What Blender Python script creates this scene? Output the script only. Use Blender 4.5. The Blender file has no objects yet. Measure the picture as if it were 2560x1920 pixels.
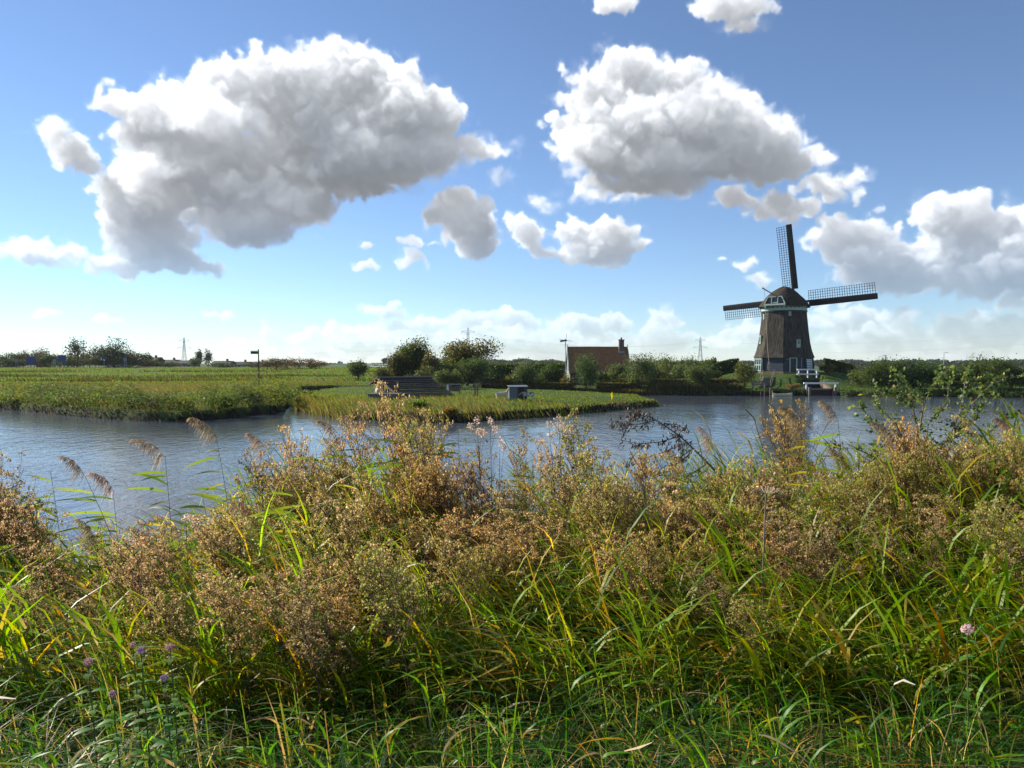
import bpy, bmesh, math, random
import numpy as np
from mathutils import Vector, Matrix, Quaternion

R = math.radians
random.seed(7)
rng = np.random.default_rng(11)
scene = bpy.context.scene
COL = scene.collection

# ------------------------------------------------------------------ camera
F = 1922.0                     # focal length in photograph pixels (2560 wide)
HORIZON = 908.0
CAM_Z = 4.0
PITCH = math.atan((960.0 - HORIZON) / F)
cam = bpy.data.cameras.new('camera')
cam.sensor_width = 36.0
cam.lens = 36.0 * F / 2560.0
cam.clip_start = 0.05
cam.clip_end = 20000.0
cam_ob = bpy.data.objects.new('camera', cam)
COL.objects.link(cam_ob)
cam_ob.location = (0, 0, CAM_Z)
cam_ob.rotation_euler = (math.pi / 2 - PITCH, 0, 0)
scene.camera = cam_ob

# ------------------------------------------------------------------ exposure
vs = scene.view_settings
vs.view_transform = 'Standard'
vs.look = 'None'
vs.exposure = 0.88
vs.gamma = 1.0
vs.use_curve_mapping = False
scene.cycles.use_denoising = True
scene.cycles.denoiser = 'OPENIMAGEDENOISE'
scene.cycles.denoising_input_passes = 'RGB_ALBEDO_NORMAL'
scene.cycles.denoising_prefilter = 'ACCURATE'
scene.cycles.max_bounces = 7
scene.cycles.diffuse_bounces = 3
scene.cycles.glossy_bounces = 3
scene.cycles.transmission_bounces = 4
scene.cycles.transparent_max_bounces = 8
scene.cycles.sample_clamp_indirect = 6.0
scene.cycles.caustics_reflective = False
scene.cycles.caustics_refractive = False

# ------------------------------------------------------------------ sun and sky
SUN_AZ, SUN_EL = -58.0, 27.0          # degrees right of the view axis, degrees up
SUN = Vector((math.sin(R(SUN_AZ)) * math.cos(R(SUN_EL)),
              math.cos(R(SUN_AZ)) * math.cos(R(SUN_EL)), math.sin(R(SUN_EL))))
sl = bpy.data.lights.new('sun', 'SUN')
sl.energy = 5.0
sl.angle = R(0.53)
sl.color = (1.0, 0.93, 0.80)
sun_ob = bpy.data.objects.new('sun', sl)
COL.objects.link(sun_ob)
sun_ob.rotation_euler = SUN.to_track_quat('Z', 'Y').to_euler()
sun_ob.location = (-60, 20, 60)


def ray(px, py):
    u = (px - 1280.0) / F
    v = (960.0 - py) / F
    c, s = math.cos(PITCH), math.sin(PITCH)
    return Vector((u, c + v * s, -s + v * c))


def at(px, py, Y):
    d = ray(px, py)
    return Vector((0, 0, CAM_Z)) + d * (Y / d.y)


def on(px, py, z):
    d = ray(px, py)
    return Vector((0, 0, CAM_Z)) + d * ((z - CAM_Z) / d.z)


def azel(px, py):
    d = ray(px, py).normalized()
    return math.degrees(math.atan2(d.x, d.y)), math.degrees(math.asin(d.z))


# cumulus masses: centre, half sizes (pixels of a 2212 wide view), own brightness 0..1, density
CLOUDS = [
    # the big cloud on the left
    (745, 175, 110, 85, .92, 1), (620, 190, 95, 90, .95, 1), (690, 270, 150, 95, .95, 1), (600, 330, 90, 75, .92, 1),
    (500, 185, 90, 42, .85, .8), (400, 205, 80, 45, .95, .9), (270, 235, 85, 42, 1., .9), (455, 250, 120, 62, .28, 1),
    (350, 255, 80, 45, .62, 1), (300, 300, 75, 45, .9, .9), (420, 320, 120, 60, .85, 1), (500, 350, 70, 50, .8, 1),
    (380, 370, 105, 60, .3, 1), (330, 440, 85, 65, .55, 1), (470, 430, 130, 60, .5, 1), (560, 390, 70, 50, .85, 1),
    (250, 400, 55, 70, .95, .9), (520, 480, 130, 45, .16, 1), (610, 495, 50, 42, .2, .7), (640, 440, 90, 55, .3, 1),
    (860, 240, 90, 85, .45, 1), (880, 175, 50, 45, .6, .8), (930, 255, 75, 55, .85, .9), (975, 235, 40, 40, .6, .6),
    (800, 330, 130, 70, .4, 1), (900, 330, 110, 55, .3, 1), (720, 370, 150, 55, .7, 1), (840, 372, 100, 32, .3, .8),
    (1030, 325, 90, 32, .3, .6), (125, 285, 45, 45, .95, .9), (150, 330, 50, 42, .85, .9), (190, 362, 40, 28, .8, .85),
    (275, 500, 60, 50, 1., .9), (330, 520, 90, 60, .95, .9), (270, 575, 95, 24, .9, .9), (400, 560, 70, 32, .85, .8),
    (455, 580, 50, 20, .3, .7),
    # the cloud right of the middle
    (1290, 215, 85, 70, 1., 1), (1360, 165, 75, 65, 1., 1), (1440, 195, 85, 65, .8, 1), (1270, 265, 75, 60, .95, 1),
    (1400, 260, 130, 75, .55, 1), (1520, 270, 110, 90, .35, 1), (1310, 325, 120, 60, .5, 1), (1450, 350, 170, 65, .25, 1),
    (1600, 235, 58, 55, .85, .9), (1610, 320, 110, 75, .35, 1), (1690, 350, 90, 40, .3, .9), (1380, 400, 130, 34, .35, .8),
    (1275, 390, 40, 24, .75, .6), (1600, 430, 70, 26, .95, .75), (1690, 455, 85, 40, .98, .75), (1780, 408, 80, 40, .85, .6),
    (1780, 345, 40, 32, .85, .6), (1850, 378, 60, 24, .35, .5), (1170, 436, 60, 20, .3, .40), (1085, 392, 46, 30, .3, .38),
    # small ones below
    (990, 450, 55, 42, .85, 1), (1000, 490, 75, 48, .45, 1), (1030, 525, 55, 30, .6, .9), (1145, 510, 46, 42, .9, 1),
    (1180, 545, 40, 22, .85, .7), (1240, 495, 46, 38, .9, 1), (1300, 515, 80, 40, .88, 1), (1280, 550, 80, 26, .7, .9),
    (1385, 520, 42, 16, .9, .7), (895, 525, 40, 20, .9, .7), (885, 562, 34, 26, .95, .8), (785, 530, 32, 16, .9, .7),
    (785, 575, 30, 20, .9, .9), (720, 515, 60, 14, .4, .3),
    # right edge
    (1840, 530, 95, 58, .9, 1), (1900, 570, 110, 45, .65, 1), (2010, 480, 70, 55, .98, 1), (2080, 480, 70, 60, .95, 1),
    (2060, 555, 110, 60, .85, 1), (2190, 515, 80, 62, .9, 1), (2160, 590, 130, 60, .55, 1), (2010, 600, 110, 40, .55, .9),
    (2270, 560, 100, 100, .6, 1), (1640, 600, 36, 26, .9, .7), (1610, 568, 34, 14, .8, .6), (1555, 558, 16, 10, .8, .6),
    (2190, 650, 60, 45, .8, .5),
    # top edge
    (1330, 5, 55, 30, .85, .9), (1590, 5, 75, 40, .8, .9), (1610, 50, 60, 28, .75, .6),
    # left edge
    (50, 530, 80, 30, .95, .9), (130, 545, 90, 20, .9, .7), (60, 560, 100, 18, .6, .8), (85, 685, 42, 12, .85, .8),
    (232, 697, 34, 14, .8, .9), (30, 285, 40, 9, .8, .4), (300, 712, 60, 14, .9, .4), (470, 684, 70, 9, .9, .5),
    # bank above the horizon
    (578, 722, 22, 32, .98, .9), (620, 748, 55, 18, .55, .8), (655, 738, 38, 22, .75, .8), (520, 742, 60, 10, .8, .4),
    (830, 672, 62, 18, .9, .8), (760, 725, 110, 22, .8, .6), (900, 700, 90, 26, .92, .8), (880, 735, 170, 28, .65, .7),
    (1010, 700, 80, 26, .9, .8), (1120, 690, 60, 26, .97, .9), (1080, 735, 150, 32, .55, .8), (1250, 700, 80, 24, .9, .9),
    (1320, 700, 55, 26, .92, .9), (1250, 740, 150, 34, .5, .8), (1430, 695, 46, 32, .95, .9), (1420, 735, 80, 34, .5, .7),
    (1180, 742, 40, 12, .9, .7), (1640, 720, 90, 26, .75, .5), (1560, 740, 90, 20, .6, .5), (1850, 690, 120, 30, .7, .6),
    (1920, 730, 170, 34, .5, .6), (2060, 690, 90, 24, .85, .7), (2150, 715, 110, 40, .6, .7), (2000, 755, 260, 20, .75, .5),
    (1830, 655, 60, 14, .6, .4), (760, 770, 260, 14, .8, .4), (1150, 772, 300, 12, .8, .4),
]

# ---- the clouds are a real density field, lit by marching towards the sun, seen along azimuth and elevation
CAZ0, CAZ1, CEL0, CEL1 = -42.0, 42.0, -0.5, 31.0
CNX, CNY, CNZ = 1280, 480, 32
CDEP = 10.0                                       # depth of the field, in the same degrees


def make_clouds():
    g = np.random.default_rng(5)
    X = np.linspace(CAZ0, CAZ1, CNX, dtype=np.float32)
    Y = np.linspace(CEL0, CEL1, CNY, dtype=np.float32)
    Z = np.linspace(0, CDEP, CNZ, dtype=np.float32)
    fx = np.fft.fftfreq(CNX, X[1] - X[0])[:, None, None]
    fy = np.fft.fftfreq(CNY, Y[1] - Y[0])[None, :, None]
    fz = np.fft.rfftfreq(CNZ, Z[1] - Z[0])[None, None, :]
    fr = np.sqrt(fx * fx + fy * fy + fz * fz).astype(np.float32) + 1e-6

    def band(cell, wid=.45):
        """isotropic noise with features of about `cell` degrees, unit variance"""
        spec = np.fft.rfftn(g.standard_normal((CNX, CNY, CNZ), dtype=np.float32))
        spec *= np.exp(-(np.log(fr * cell) / wid) ** 2 * .5)
        n = np.fft.irfftn(spec, s=(CNX, CNY, CNZ)).astype(np.float32)
        return n / n.std()

    lo1 = band(7.0)
    lo2 = np.roll(lo1, (431, 173, 11), (0, 1, 2))
    mid1 = band(2.5)
    mid2 = np.roll(mid1, (533, 211, 13), (0, 1, 2))
    wx = lo1 * .32 + mid1 * .22
    wy = lo2 * .22 + mid2 * .17
    n15 = band(1.45)
    bil = np.abs(mid1) * .27 - .215
    bil += np.abs(n15) * .075 - .06 + np.roll(n15, (97, 55, 5), (0, 1, 2)) * .05
    bil += np.abs(band(.72)) * .036 - .029
    bil += np.abs(band(.36)) * .020 - .016
    soft = lo1 * .10 + np.roll(n15, (211, 97, 7), (0, 1, 2)) * .07
    shape = np.zeros((CNX, CNY, CNZ), np.float32)
    fuzz = np.full((CNX, CNY, CNZ), .4, np.float32)
    for ci, (cx, cy, rx, ry, br, dn) in enumerate(CLOUDS):
        k = 2560.0 / 2212.0
        a0, e0 = azel(cx * k, cy * k)
        ra = (azel((cx + rx) * k, cy * k)[0] - azel((cx - rx) * k, cy * k)[0]) / 2 * (1.03 if rx > 62 else .93)
        re = (azel(cx * k, (cy - ry) * k)[1] - azel(cx * k, (cy + ry) * k)[1]) / 2 * (1.03 if rx > 62 else .93)
        small = min(1.0, (ra + re) / 3.6)
        rz = min(4.2, .5 * (ra + re) * (1.65 - 1.1 * br) + .25)
        zc = CDEP * .5 + (br - .6) * 2.0 + g.uniform(-.4, .4)      # sunlit lobes lie on the far, sunward side
        m = 2.1
        i0, i1 = np.searchsorted(X, (a0 - ra * m - .6, a0 + ra * m + .6))
        j0, j1 = np.searchsorted(Y, (e0 - re * m - .6, e0 + re * m + .6))
        if i1 <= i0 or j1 <= j0:
            continue
        sl = (slice(i0, i1), slice(j0, j1))
        dx = (X[i0:i1, None, None] + wx[sl] * small - a0) / ra
        dy = (Y[None, j0:j1, None] + wy[sl] * small - e0) / re
        dy = np.where(dy < 0, dy * 1.15, dy)                      # flatter underneath
        dz = ((Z - zc) / rz)[None, None, :]
        d = 1.0 - np.sqrt(dx * dx + dy * dy + dz * dz)
        d = np.clip((d * 1.9 + .72) * dn, 0, 1.6)
        v = shape[sl]
        f = fuzz[sl]
        fv = np.clip((.62 - br) * 1.6 - dy * .22, 0, 1)
        f[...] = np.where(d > v, fv, f)
        np.maximum(v, d, out=v)
    field = shape + bil * (1.0 - .75 * fuzz) + soft
    wid = .42 + .75 * fuzz
    dens = np.clip((field - .68 + .10 * fuzz) / wid, 0, 1)
    dens *= np.clip((shape - .28) * 5, 0, 1)
    dens = dens * dens * (3 - 2 * dens)
    dens *= 1 - .45 * fuzz
    dens += .035 * np.clip((field - .40) / .3, 0, 1) * np.clip(shape * 3, 0, 1)
    del bil, soft, wx, wy, n15, lo1, lo2, mid1, mid2, field, fuzz, wid
    ds = (CAZ1 - CAZ0) / CNX
    ext = 3.0
    # optical depth towards the sun: sweep from the sunward (left) side
    L = np.array([-.56, .64, .46])               # left, up, away from the viewer
    L = L / np.linalg.norm(L)
    stepx = ds / abs(L[0])
    sy = L[1] * stepx / (Y[1] - Y[0])            # cells shifted per column
    sz = L[2] * stepx / (Z[1] - Z[0])

    def shift(a, s, axis):
        n = a.shape[axis]
        t = np.arange(n) + s
        i = np.floor(t).astype(int)
        f = (t - i).astype(np.float32)
        sh = [1, 1]
        sh[axis] = n
        f = f.reshape(sh)
        lo = np.take(a, np.clip(i, 0, n - 1), axis=axis)
        hi = np.take(a, np.clip(i + 1, 0, n - 1), axis=axis)
        return lo + (hi - lo) * f
    tau = np.zeros_like(dens)
    cur = np.zeros((CNY, CNZ), np.float32)
    for i in range(1, CNX):
        cur = shift(shift(cur + dens[i - 1] * (ext * .62 * stepx), sy, 0), sz, 1)
        cur *= .991                              # light scattered back in from the sides
        tau[i] = cur
    # skylight from above
    up = np.zeros_like(dens)
    acc = np.zeros((CNX, CNZ), np.float32)
    dyy = Y[1] - Y[0]
    for j in range(CNY - 2, -1, -1):
        acc = (acc + dens[:, j + 1] * (ext * dyy)) * .985
        up[:, j] = acc
    sunl = .80 * np.exp(-.75 * tau) + .40 * np.exp(-.20 * tau) + .13 * np.exp(-.05 * tau)
    amb = .26 * np.exp(-.16 * up) + .13
    # look along the depth
    dz = Z[1] - Z[0]
    T = np.ones((CNX, CNY), np.float32)
    rs = np.zeros((CNX, CNY), np.float32)
    ra_ = np.zeros((CNX, CNY), np.float32)
    for kz in range(CNZ):
        a = 1 - np.exp(-dens[:, :, kz] * (ext * .9 * dz))
        w = T * a
        rs += w * sunl[:, :, kz]
        ra_ += w * amb[:, :, kz]
        T *= 1 - a
    # fine turbulence tears the edges
    f2 = np.sqrt(np.fft.fftfreq(CNX, ds)[:, None] ** 2 + np.fft.rfftfreq(CNY, Y[1] - Y[0])[None] ** 2) + 1e-6

    def turb():
        sp_ = np.fft.rfft2(g.standard_normal((CNX, CNY))) * f2 ** -1.75 * (f2 > .35)
        n = np.fft.irfft2(sp_, s=(CNX, CNY))
        return n / n.std()
    ux = np.arange(CNX)[:, None] + turb() * .11 / ds
    uy = np.arange(CNY)[None] + turb() * .09 / (Y[1] - Y[0])
    i0 = np.clip(np.floor(ux).astype(int), 0, CNX - 2)
    j0 = np.clip(np.floor(uy).astype(int), 0, CNY - 2)
    fa, fb = np.clip(ux - i0, 0, 1), np.clip(uy - j0, 0, 1)

    def warp(a):
        return (a[i0, j0] * (1 - fa) + a[i0 + 1, j0] * fa) * (1 - fb) + (a[i0, j0 + 1] * (1 - fa) + a[i0 + 1, j0 + 1] * fa) * fb
    rs, ra_, T = warp(rs), warp(ra_), warp(T)
    col = np.stack([rs * .85 + ra_ * .50, rs * .85 + ra_ * .58, rs * .85 + ra_ * .70], -1)
    return col, 1 - T
SKY = 0.083
world = bpy.data.worlds.new('World')
scene.world = world
world.use_nodes = True
world.cycles.sampling_method = 'MANUAL'
world.cycles.sample_map_resolution = 1024
wt = world.node_tree
wn = wt.nodes
wn.clear()


def wnode(kind, **kw):
    n = wn.new(kind)
    for k, v in kw.items():
        setattr(n, k, v)
    return n


def wlink(sock, dst):
    if isinstance(sock, (int, float, tuple)):
        dst.default_value = sock
    else:
        wt.links.new(sock, dst)


def wm(op, a, b=None, c=None):
    n = wnode('ShaderNodeMath', operation=op)
    for i, s in enumerate((a, b, c)):
        if s is not None:
            wlink(s, n.inputs[i])
    return n.outputs[0]


def wsmooth(v, a, b, lo=0.0, hi=1.0):
    n = wnode('ShaderNodeMapRange', interpolation_type='SMOOTHSTEP')
    wlink(v, n.inputs[0])
    n.inputs[1].default_value, n.inputs[2].default_value = a, b
    n.inputs[3].default_value, n.inputs[4].default_value = lo, hi
    return n.outputs[0]


def wmix(fac, a, b):
    n = wnode('ShaderNodeMix', data_type='RGBA')
    wlink(fac, n.inputs[0])
    wlink(a, n.inputs[6])
    wlink(b, n.inputs[7])
    return n.outputs[2]


sky_t = wnode('ShaderNodeTexSky', sky_type='NISHITA')
sky_t.sun_disc = False
sky_t.sun_elevation = R(SUN_EL)
sky_t.sun_rotation = R(SUN_AZ)
sky_t.altitude = 0
sky_t.air_density = 0.85
sky_t.dust_density = 0.0
sky_t.ozone_density = 5.5
sky_h = wnode('ShaderNodeHueSaturation')
sky_h.inputs['Saturation'].default_value = .93
wlink(sky_t.outputs[0], sky_h.inputs['Color'])

ccol, calpha = make_clouds()
cimg = bpy.data.images.new('cumulus', CNX, CNY, alpha=True, float_buffer=True)
cimg.colorspace_settings.name = 'Non-Color'
cimg.alpha_mode = 'CHANNEL_PACKED'
cpix = np.ones((CNY, CNX, 4), np.float32)
cpix[:, :, :3] = (ccol / np.maximum(calpha, 1e-3)[..., None]).transpose(1, 0, 2)
cpix[:, :, 3] = calpha.T
cimg.pixels.foreach_set(cpix.ravel())
cimg.pack()
del ccol, calpha, cpix

wtc = wnode('ShaderNodeTexCoord').outputs['Generated']
wsx = wnode('ShaderNodeSeparateXYZ')
wlink(wtc, wsx.inputs[0])
waz = wm('MULTIPLY', wm('ARCTAN2', wsx.outputs[0], wsx.outputs[1]), 57.29578)
wel = wm('MULTIPLY', wm('ARCSINE', wsx.outputs[2]), 57.29578)
wuv = wnode('ShaderNodeCombineXYZ')
wlink(wm('DIVIDE', wm('SUBTRACT', waz, CAZ0), CAZ1 - CAZ0), wuv.inputs[0])
wlink(wm('DIVIDE', wm('SUBTRACT', wel, CEL0), CEL1 - CEL0), wuv.inputs[1])
wim = wnode('ShaderNodeTexImage', image=cimg, extension='CLIP', interpolation='Cubic')
wlink(wuv.outputs[0], wim.inputs['Vector'])
# scattered cumulus of the same kind over the rest of the sky
wns = wnode('ShaderNodeTexNoise')
wlink(wtc, wns.inputs['Vector'])
wns.inputs['Scale'].default_value = 4.0
wns.inputs['Detail'].default_value = 4
rest = wm('MAXIMUM', wsmooth(wm('ABSOLUTE', waz), 40, 46), wsmooth(wel, 30, 34))
rest = wm('MULTIPLY', wm('MULTIPLY', rest, wsmooth(wel, 1, 8)), wsmooth(wns.outputs['Fac'], .54, .64))
low = wsmooth(wel, 0.2, 12.0, .40, 1.0)
alpha = wm('MULTIPLY', wim.outputs['Alpha'], low)


def times(v):
    n = wnode('ShaderNodeVectorMath', operation='SCALE')
    wlink(v, n.inputs[0])
    n.inputs['Scale'].default_value = .63 / SKY
    return n.outputs[0]


skyc = wmix(rest, sky_h.outputs[0], times((.72, .73, .76)))
skyc = wmix(alpha, skyc, times(wim.outputs['Color']))
bg = wnode('ShaderNodeBackground')
bg.inputs['Strength'].default_value = SKY
wlink(skyc, bg.inputs['Color'])
wo = wnode('ShaderNodeOutputWorld')
wlink(bg.outputs[0], wo.inputs['Surface'])

# ------------------------------------------------------------------ helpers
ORIGIN = {}


def wloc(o):
    return ORIGIN.get(o.name, Vector((0, 0, 0)))


def tag(o, label=None, cat=None, group=None, kind=None):
    if label: o['label'] = label
    if cat: o['category'] = cat
    if group: o['group'] = group
    if kind: o['kind'] = kind
    return o


def empty(name, loc, label, cat, group=None, rz=0.0):
    o = bpy.data.objects.new(name, None)
    o.empty_display_size = .3
    COL.objects.link(o)
    o.location = loc
    o.rotation_euler = (0, 0, rz)
    ORIGIN[o.name] = Vector(loc)
    return tag(o, label, cat, group)


class MB:
    """collects simple solids, then links them as one mesh object"""

    def __init__(self):
        self.v, self.f = [], []

    def add(self, vs_, fs):
        b = len(self.v)
        self.v += [tuple(p) for p in vs_]
        self.f += [tuple(b + i for i in f) for f in fs]
        return self

    def hexa(self, p):
        return self.add(p, [(0, 3, 2, 1), (4, 5, 6, 7), (0, 1, 5, 4), (1, 2, 6, 5), (2, 3, 7, 6), (3, 0, 4, 7)])

    def box(self, c, s, rz=0.0, m=None):
        x, y, z = s[0] / 2, s[1] / 2, s[2] / 2
        pts = [Vector(p) for p in ((-x, -y, -z), (x, -y, -z), (x, y, -z), (-x, y, -z), (-x, -y, z), (x, -y, z), (x, y, z), (-x, y, z))]
        mm = m if m is not None else Matrix.Rotation(rz, 3, 'Z')
        return self.hexa([mm @ p + Vector(c) for p in pts])

    def beam(self, a, b, w, h, up=(0, 0, 1)):
        a, b = Vector(a), Vector(b)
        d = (b - a).normalized()
        s = d.cross(Vector(up))
        if s.length < 1e-4:
            s = Vector((1, 0, 0))
        s.normalize()
        n = s.cross(d)
        s, n = s * (w / 2), n * (h / 2)
        return self.hexa([a - s - n, a + s - n, b + s - n, b - s - n, a - s + n, a + s + n, b + s + n, b - s + n])

    def tube(self, pts, rad, n=6):
        pts = [Vector(p) for p in pts]
        b = len(self.v)
        for i, p in enumerate(pts):
            d = (pts[min(i + 1, len(pts) - 1)] - pts[max(i - 1, 0)]).normalized()
            s = d.cross(Vector((.31, .95, .05)))
            if s.length < 1e-3:
                s = d.cross(Vector((1, 0, 0)))
            s.normalize()
            t = s.cross(d)
            r = rad[i] if hasattr(rad, '__len__') else rad
            for k in range(n):
                a = 2 * math.pi * k / n
                self.v.append(tuple(p + s * (r * math.cos(a)) + t * (r * math.sin(a))))
        for i in range(len(pts) - 1):
            for k in range(n):
                self.f.append((b + i * n + k, b + i * n + (k + 1) % n, b + (i + 1) * n + (k + 1) % n, b + (i + 1) * n + k))
        self.f.append(tuple(b + k for k in reversed(range(n))))
        e = b + (len(pts) - 1) * n
        self.f.append(tuple(e + k for k in range(n)))
        return self

    def loft(self, rings, cap=True):
        b = len(self.v)
        n = len(rings[0])
        for r in rings:
            self.v += [tuple(p) for p in r]
        for i in range(len(rings) - 1):
            for k in range(n):
                self.f.append((b + i * n + k, b + i * n + (k + 1) % n, b + (i + 1) * n + (k + 1) % n, b + (i + 1) * n + k))
        if cap:
            self.f.append(tuple(b + k for k in reversed(range(n))))
            e = b + (len(rings) - 1) * n
            self.f.append(tuple(e + k for k in range(n)))
        return self

    def build(self, name, mat, parent=None, world=False, smooth=False, bevel=0.0):
        off = wloc(parent) if (world and parent) else Vector((0, 0, 0))
        me = bpy.data.meshes.new(name)
        me.from_pydata([tuple(Vector(p) - off) for p in self.v], [], self.f)
        me.materials.append(mat)
        if smooth:
            me.polygons.foreach_set('use_smooth', [True] * len(me.polygons))
        me.update()
        o = bpy.data.objects.new(name, me)
        COL.objects.link(o)
        if parent:
            o.parent = parent
            ORIGIN[o.name] = Vector(wloc(parent))
        if bevel:
            md = o.modifiers.new('bevel', 'BEVEL')
            md.width = bevel
            md.segments = 1
            md.limit_method = 'ANGLE'
        return o


def np_mesh(name, verts, quads, cols, mat, parent=None, smooth=False):
    me = bpy.data.meshes.new(name)
    nv, nf = len(verts), len(quads)
    me.vertices.add(nv)
    me.vertices.foreach_set('co', np.ascontiguousarray(verts, np.float32).ravel())
    me.loops.add(nf * 4)
    me.loops.foreach_set('vertex_index', np.ascontiguousarray(quads, np.int32).ravel())
    me.polygons.add(nf)
    me.polygons.foreach_set('loop_start', np.arange(nf, dtype=np.int32) * 4)
    if smooth:
        me.polygons.foreach_set('use_smooth', np.ones(nf, bool))
    if cols is not None:
        at_ = me.color_attributes.new('Col', 'FLOAT_COLOR', 'POINT')
        c4 = np.ones((nv, 4), np.float32)
        c4[:, :3] = cols
        at_.data.foreach_set('color', c4.ravel())
    me.materials.append(mat)
    me.update(calc_edges=True)
    o = bpy.data.objects.new(name, me)
    COL.objects.link(o)
    if parent:
        o.parent = parent
        ORIGIN[o.name] = Vector(wloc(parent))
    return o


def copy_obj(o, parent=None):
    c = o.copy()
    COL.objects.link(c)
    c.parent = parent
    return c


# ------------------------------------------------------------------ materials
def new_mat(name):
    m = bpy.data.materials.new(name)
    m.use_nodes = True
    m.node_tree.nodes.clear()
    return m, m.node_tree.nodes, m.node_tree.links


def plain(name, col, rough=.7, var=.25, scale=6.0, stretch=(1, 1, 1), bump=0.0, spec=.3, coord='Object', detail=6, alt=None, altfac=.5, rand=0.0):
    m, n, l = new_mat(name)
    out = n.new('ShaderNodeOutputMaterial')
    p = n.new('ShaderNodeBsdfPrincipled')
    p.inputs['Roughness'].default_value = rough
    p.inputs['Specular IOR Level'].default_value = spec
    tc = n.new('ShaderNodeTexCoord')
    mp = n.new('ShaderNodeMapping')
    mp.inputs['Scale'].default_value = stretch
    l.new(tc.outputs[coord], mp.inputs['Vector'])
    nz = n.new('ShaderNodeTexNoise')
    nz.inputs['Scale'].default_value = scale
    nz.inputs['Detail'].default_value = detail
    nz.inputs['Roughness'].default_value = .62
    l.new(mp.outputs[0], nz.inputs['Vector'])
    rp = n.new('ShaderNodeValToRGB')
    e = rp.color_ramp.elements
    e[0].position, e[1].position = .28, .74
    a = alt if alt else tuple(c * (1 - var) for c in col)
    e[0].color = (*a, 1)
    e[1].color = (*[min(1, c * (1 + var)) for c in col], 1)
    l.new(nz.outputs['Fac'], rp.inputs[0])
    src = rp.outputs[0]
    if rand:
        oi = n.new('ShaderNodeObjectInfo')
        hs = n.new('ShaderNodeHueSaturation')
        mr = n.new('ShaderNodeMapRange')
        mr.inputs[3].default_value, mr.inputs[4].default_value = 1 - rand, 1 + rand
        l.new(oi.outputs['Random'], mr.inputs[0])
        l.new(mr.outputs[0], hs.inputs['Value'])
        l.new(src, hs.inputs['Color'])
        src = hs.outputs[0]
    l.new(src, p.inputs['Base Color'])
    if bump:
        b = n.new('ShaderNodeBump')
        b.inputs['Strength'].default_value = .8
        b.inputs['Distance'].default_value = bump
        l.new(nz.outputs['Fac'], b.inputs['Height'])
        l.new(b.outputs[0], p.inputs['Normal'])
    l.new(p.outputs[0], out.inputs[0])
    return m


def leafmat(name, trans=.4, rough=.45, spec=.35, rand=.18, hue=.02, tint=(1.25, 1.15, .55), sat=1.0):
    """thin leaf: colour from the Col attribute, light passes through it"""
    m, n, l = new_mat(name)
    out = n.new('ShaderNodeOutputMaterial')
    at_ = n.new('ShaderNodeAttribute')
    at_.attribute_name = 'Col'
    oi = n.new('ShaderNodeObjectInfo')
    mr = n.new('ShaderNodeMapRange')
    mr.inputs[3].default_value, mr.inputs[4].default_value = 1 - rand, 1 + rand
    l.new(oi.outputs['Random'], mr.inputs[0])
    mh = n.new('ShaderNodeMapRange')
    mh.inputs[3].default_value, mh.inputs[4].default_value = .5 + hue, .5 - hue
    l.new(oi.outputs['Random'], mh.inputs[0])
    hs = n.new('ShaderNodeHueSaturation')
    hs.inputs['Saturation'].default_value = sat
    l.new(mh.outputs[0], hs.inputs['Hue'])
    l.new(mr.outputs[0], hs.inputs['Value'])
    l.new(at_.outputs['Color'], hs.inputs['Color'])
    p = n.new('ShaderNodeBsdfPrincipled')
    p.inputs['Roughness'].default_value = rough
    p.inputs['Specular IOR Level'].default_value = spec
    l.new(hs.outputs[0], p.inputs['Base Color'])
    t = n.new('ShaderNodeBsdfTranslucent')
    mu = n.new('ShaderNodeMix')
    mu.data_type = 'RGBA'
    mu.blend_type = 'MULTIPLY'
    mu.inputs[0].default_value = 1.0
    mu.inputs[7].default_value = (*[c * 1.6 for c in tint], 1)
    l.new(hs.outputs[0], mu.inputs[6])
    l.new(mu.outputs[2], t.inputs['Color'])
    mx = n.new('ShaderNodeMixShader')
    mx.inputs[0].default_value = trans
    l.new(p.outputs[0], mx.inputs[1])
    l.new(t.outputs[0], mx.inputs[2])
    l.new(mx.outputs[0], out.inputs[0])
    return m


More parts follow.
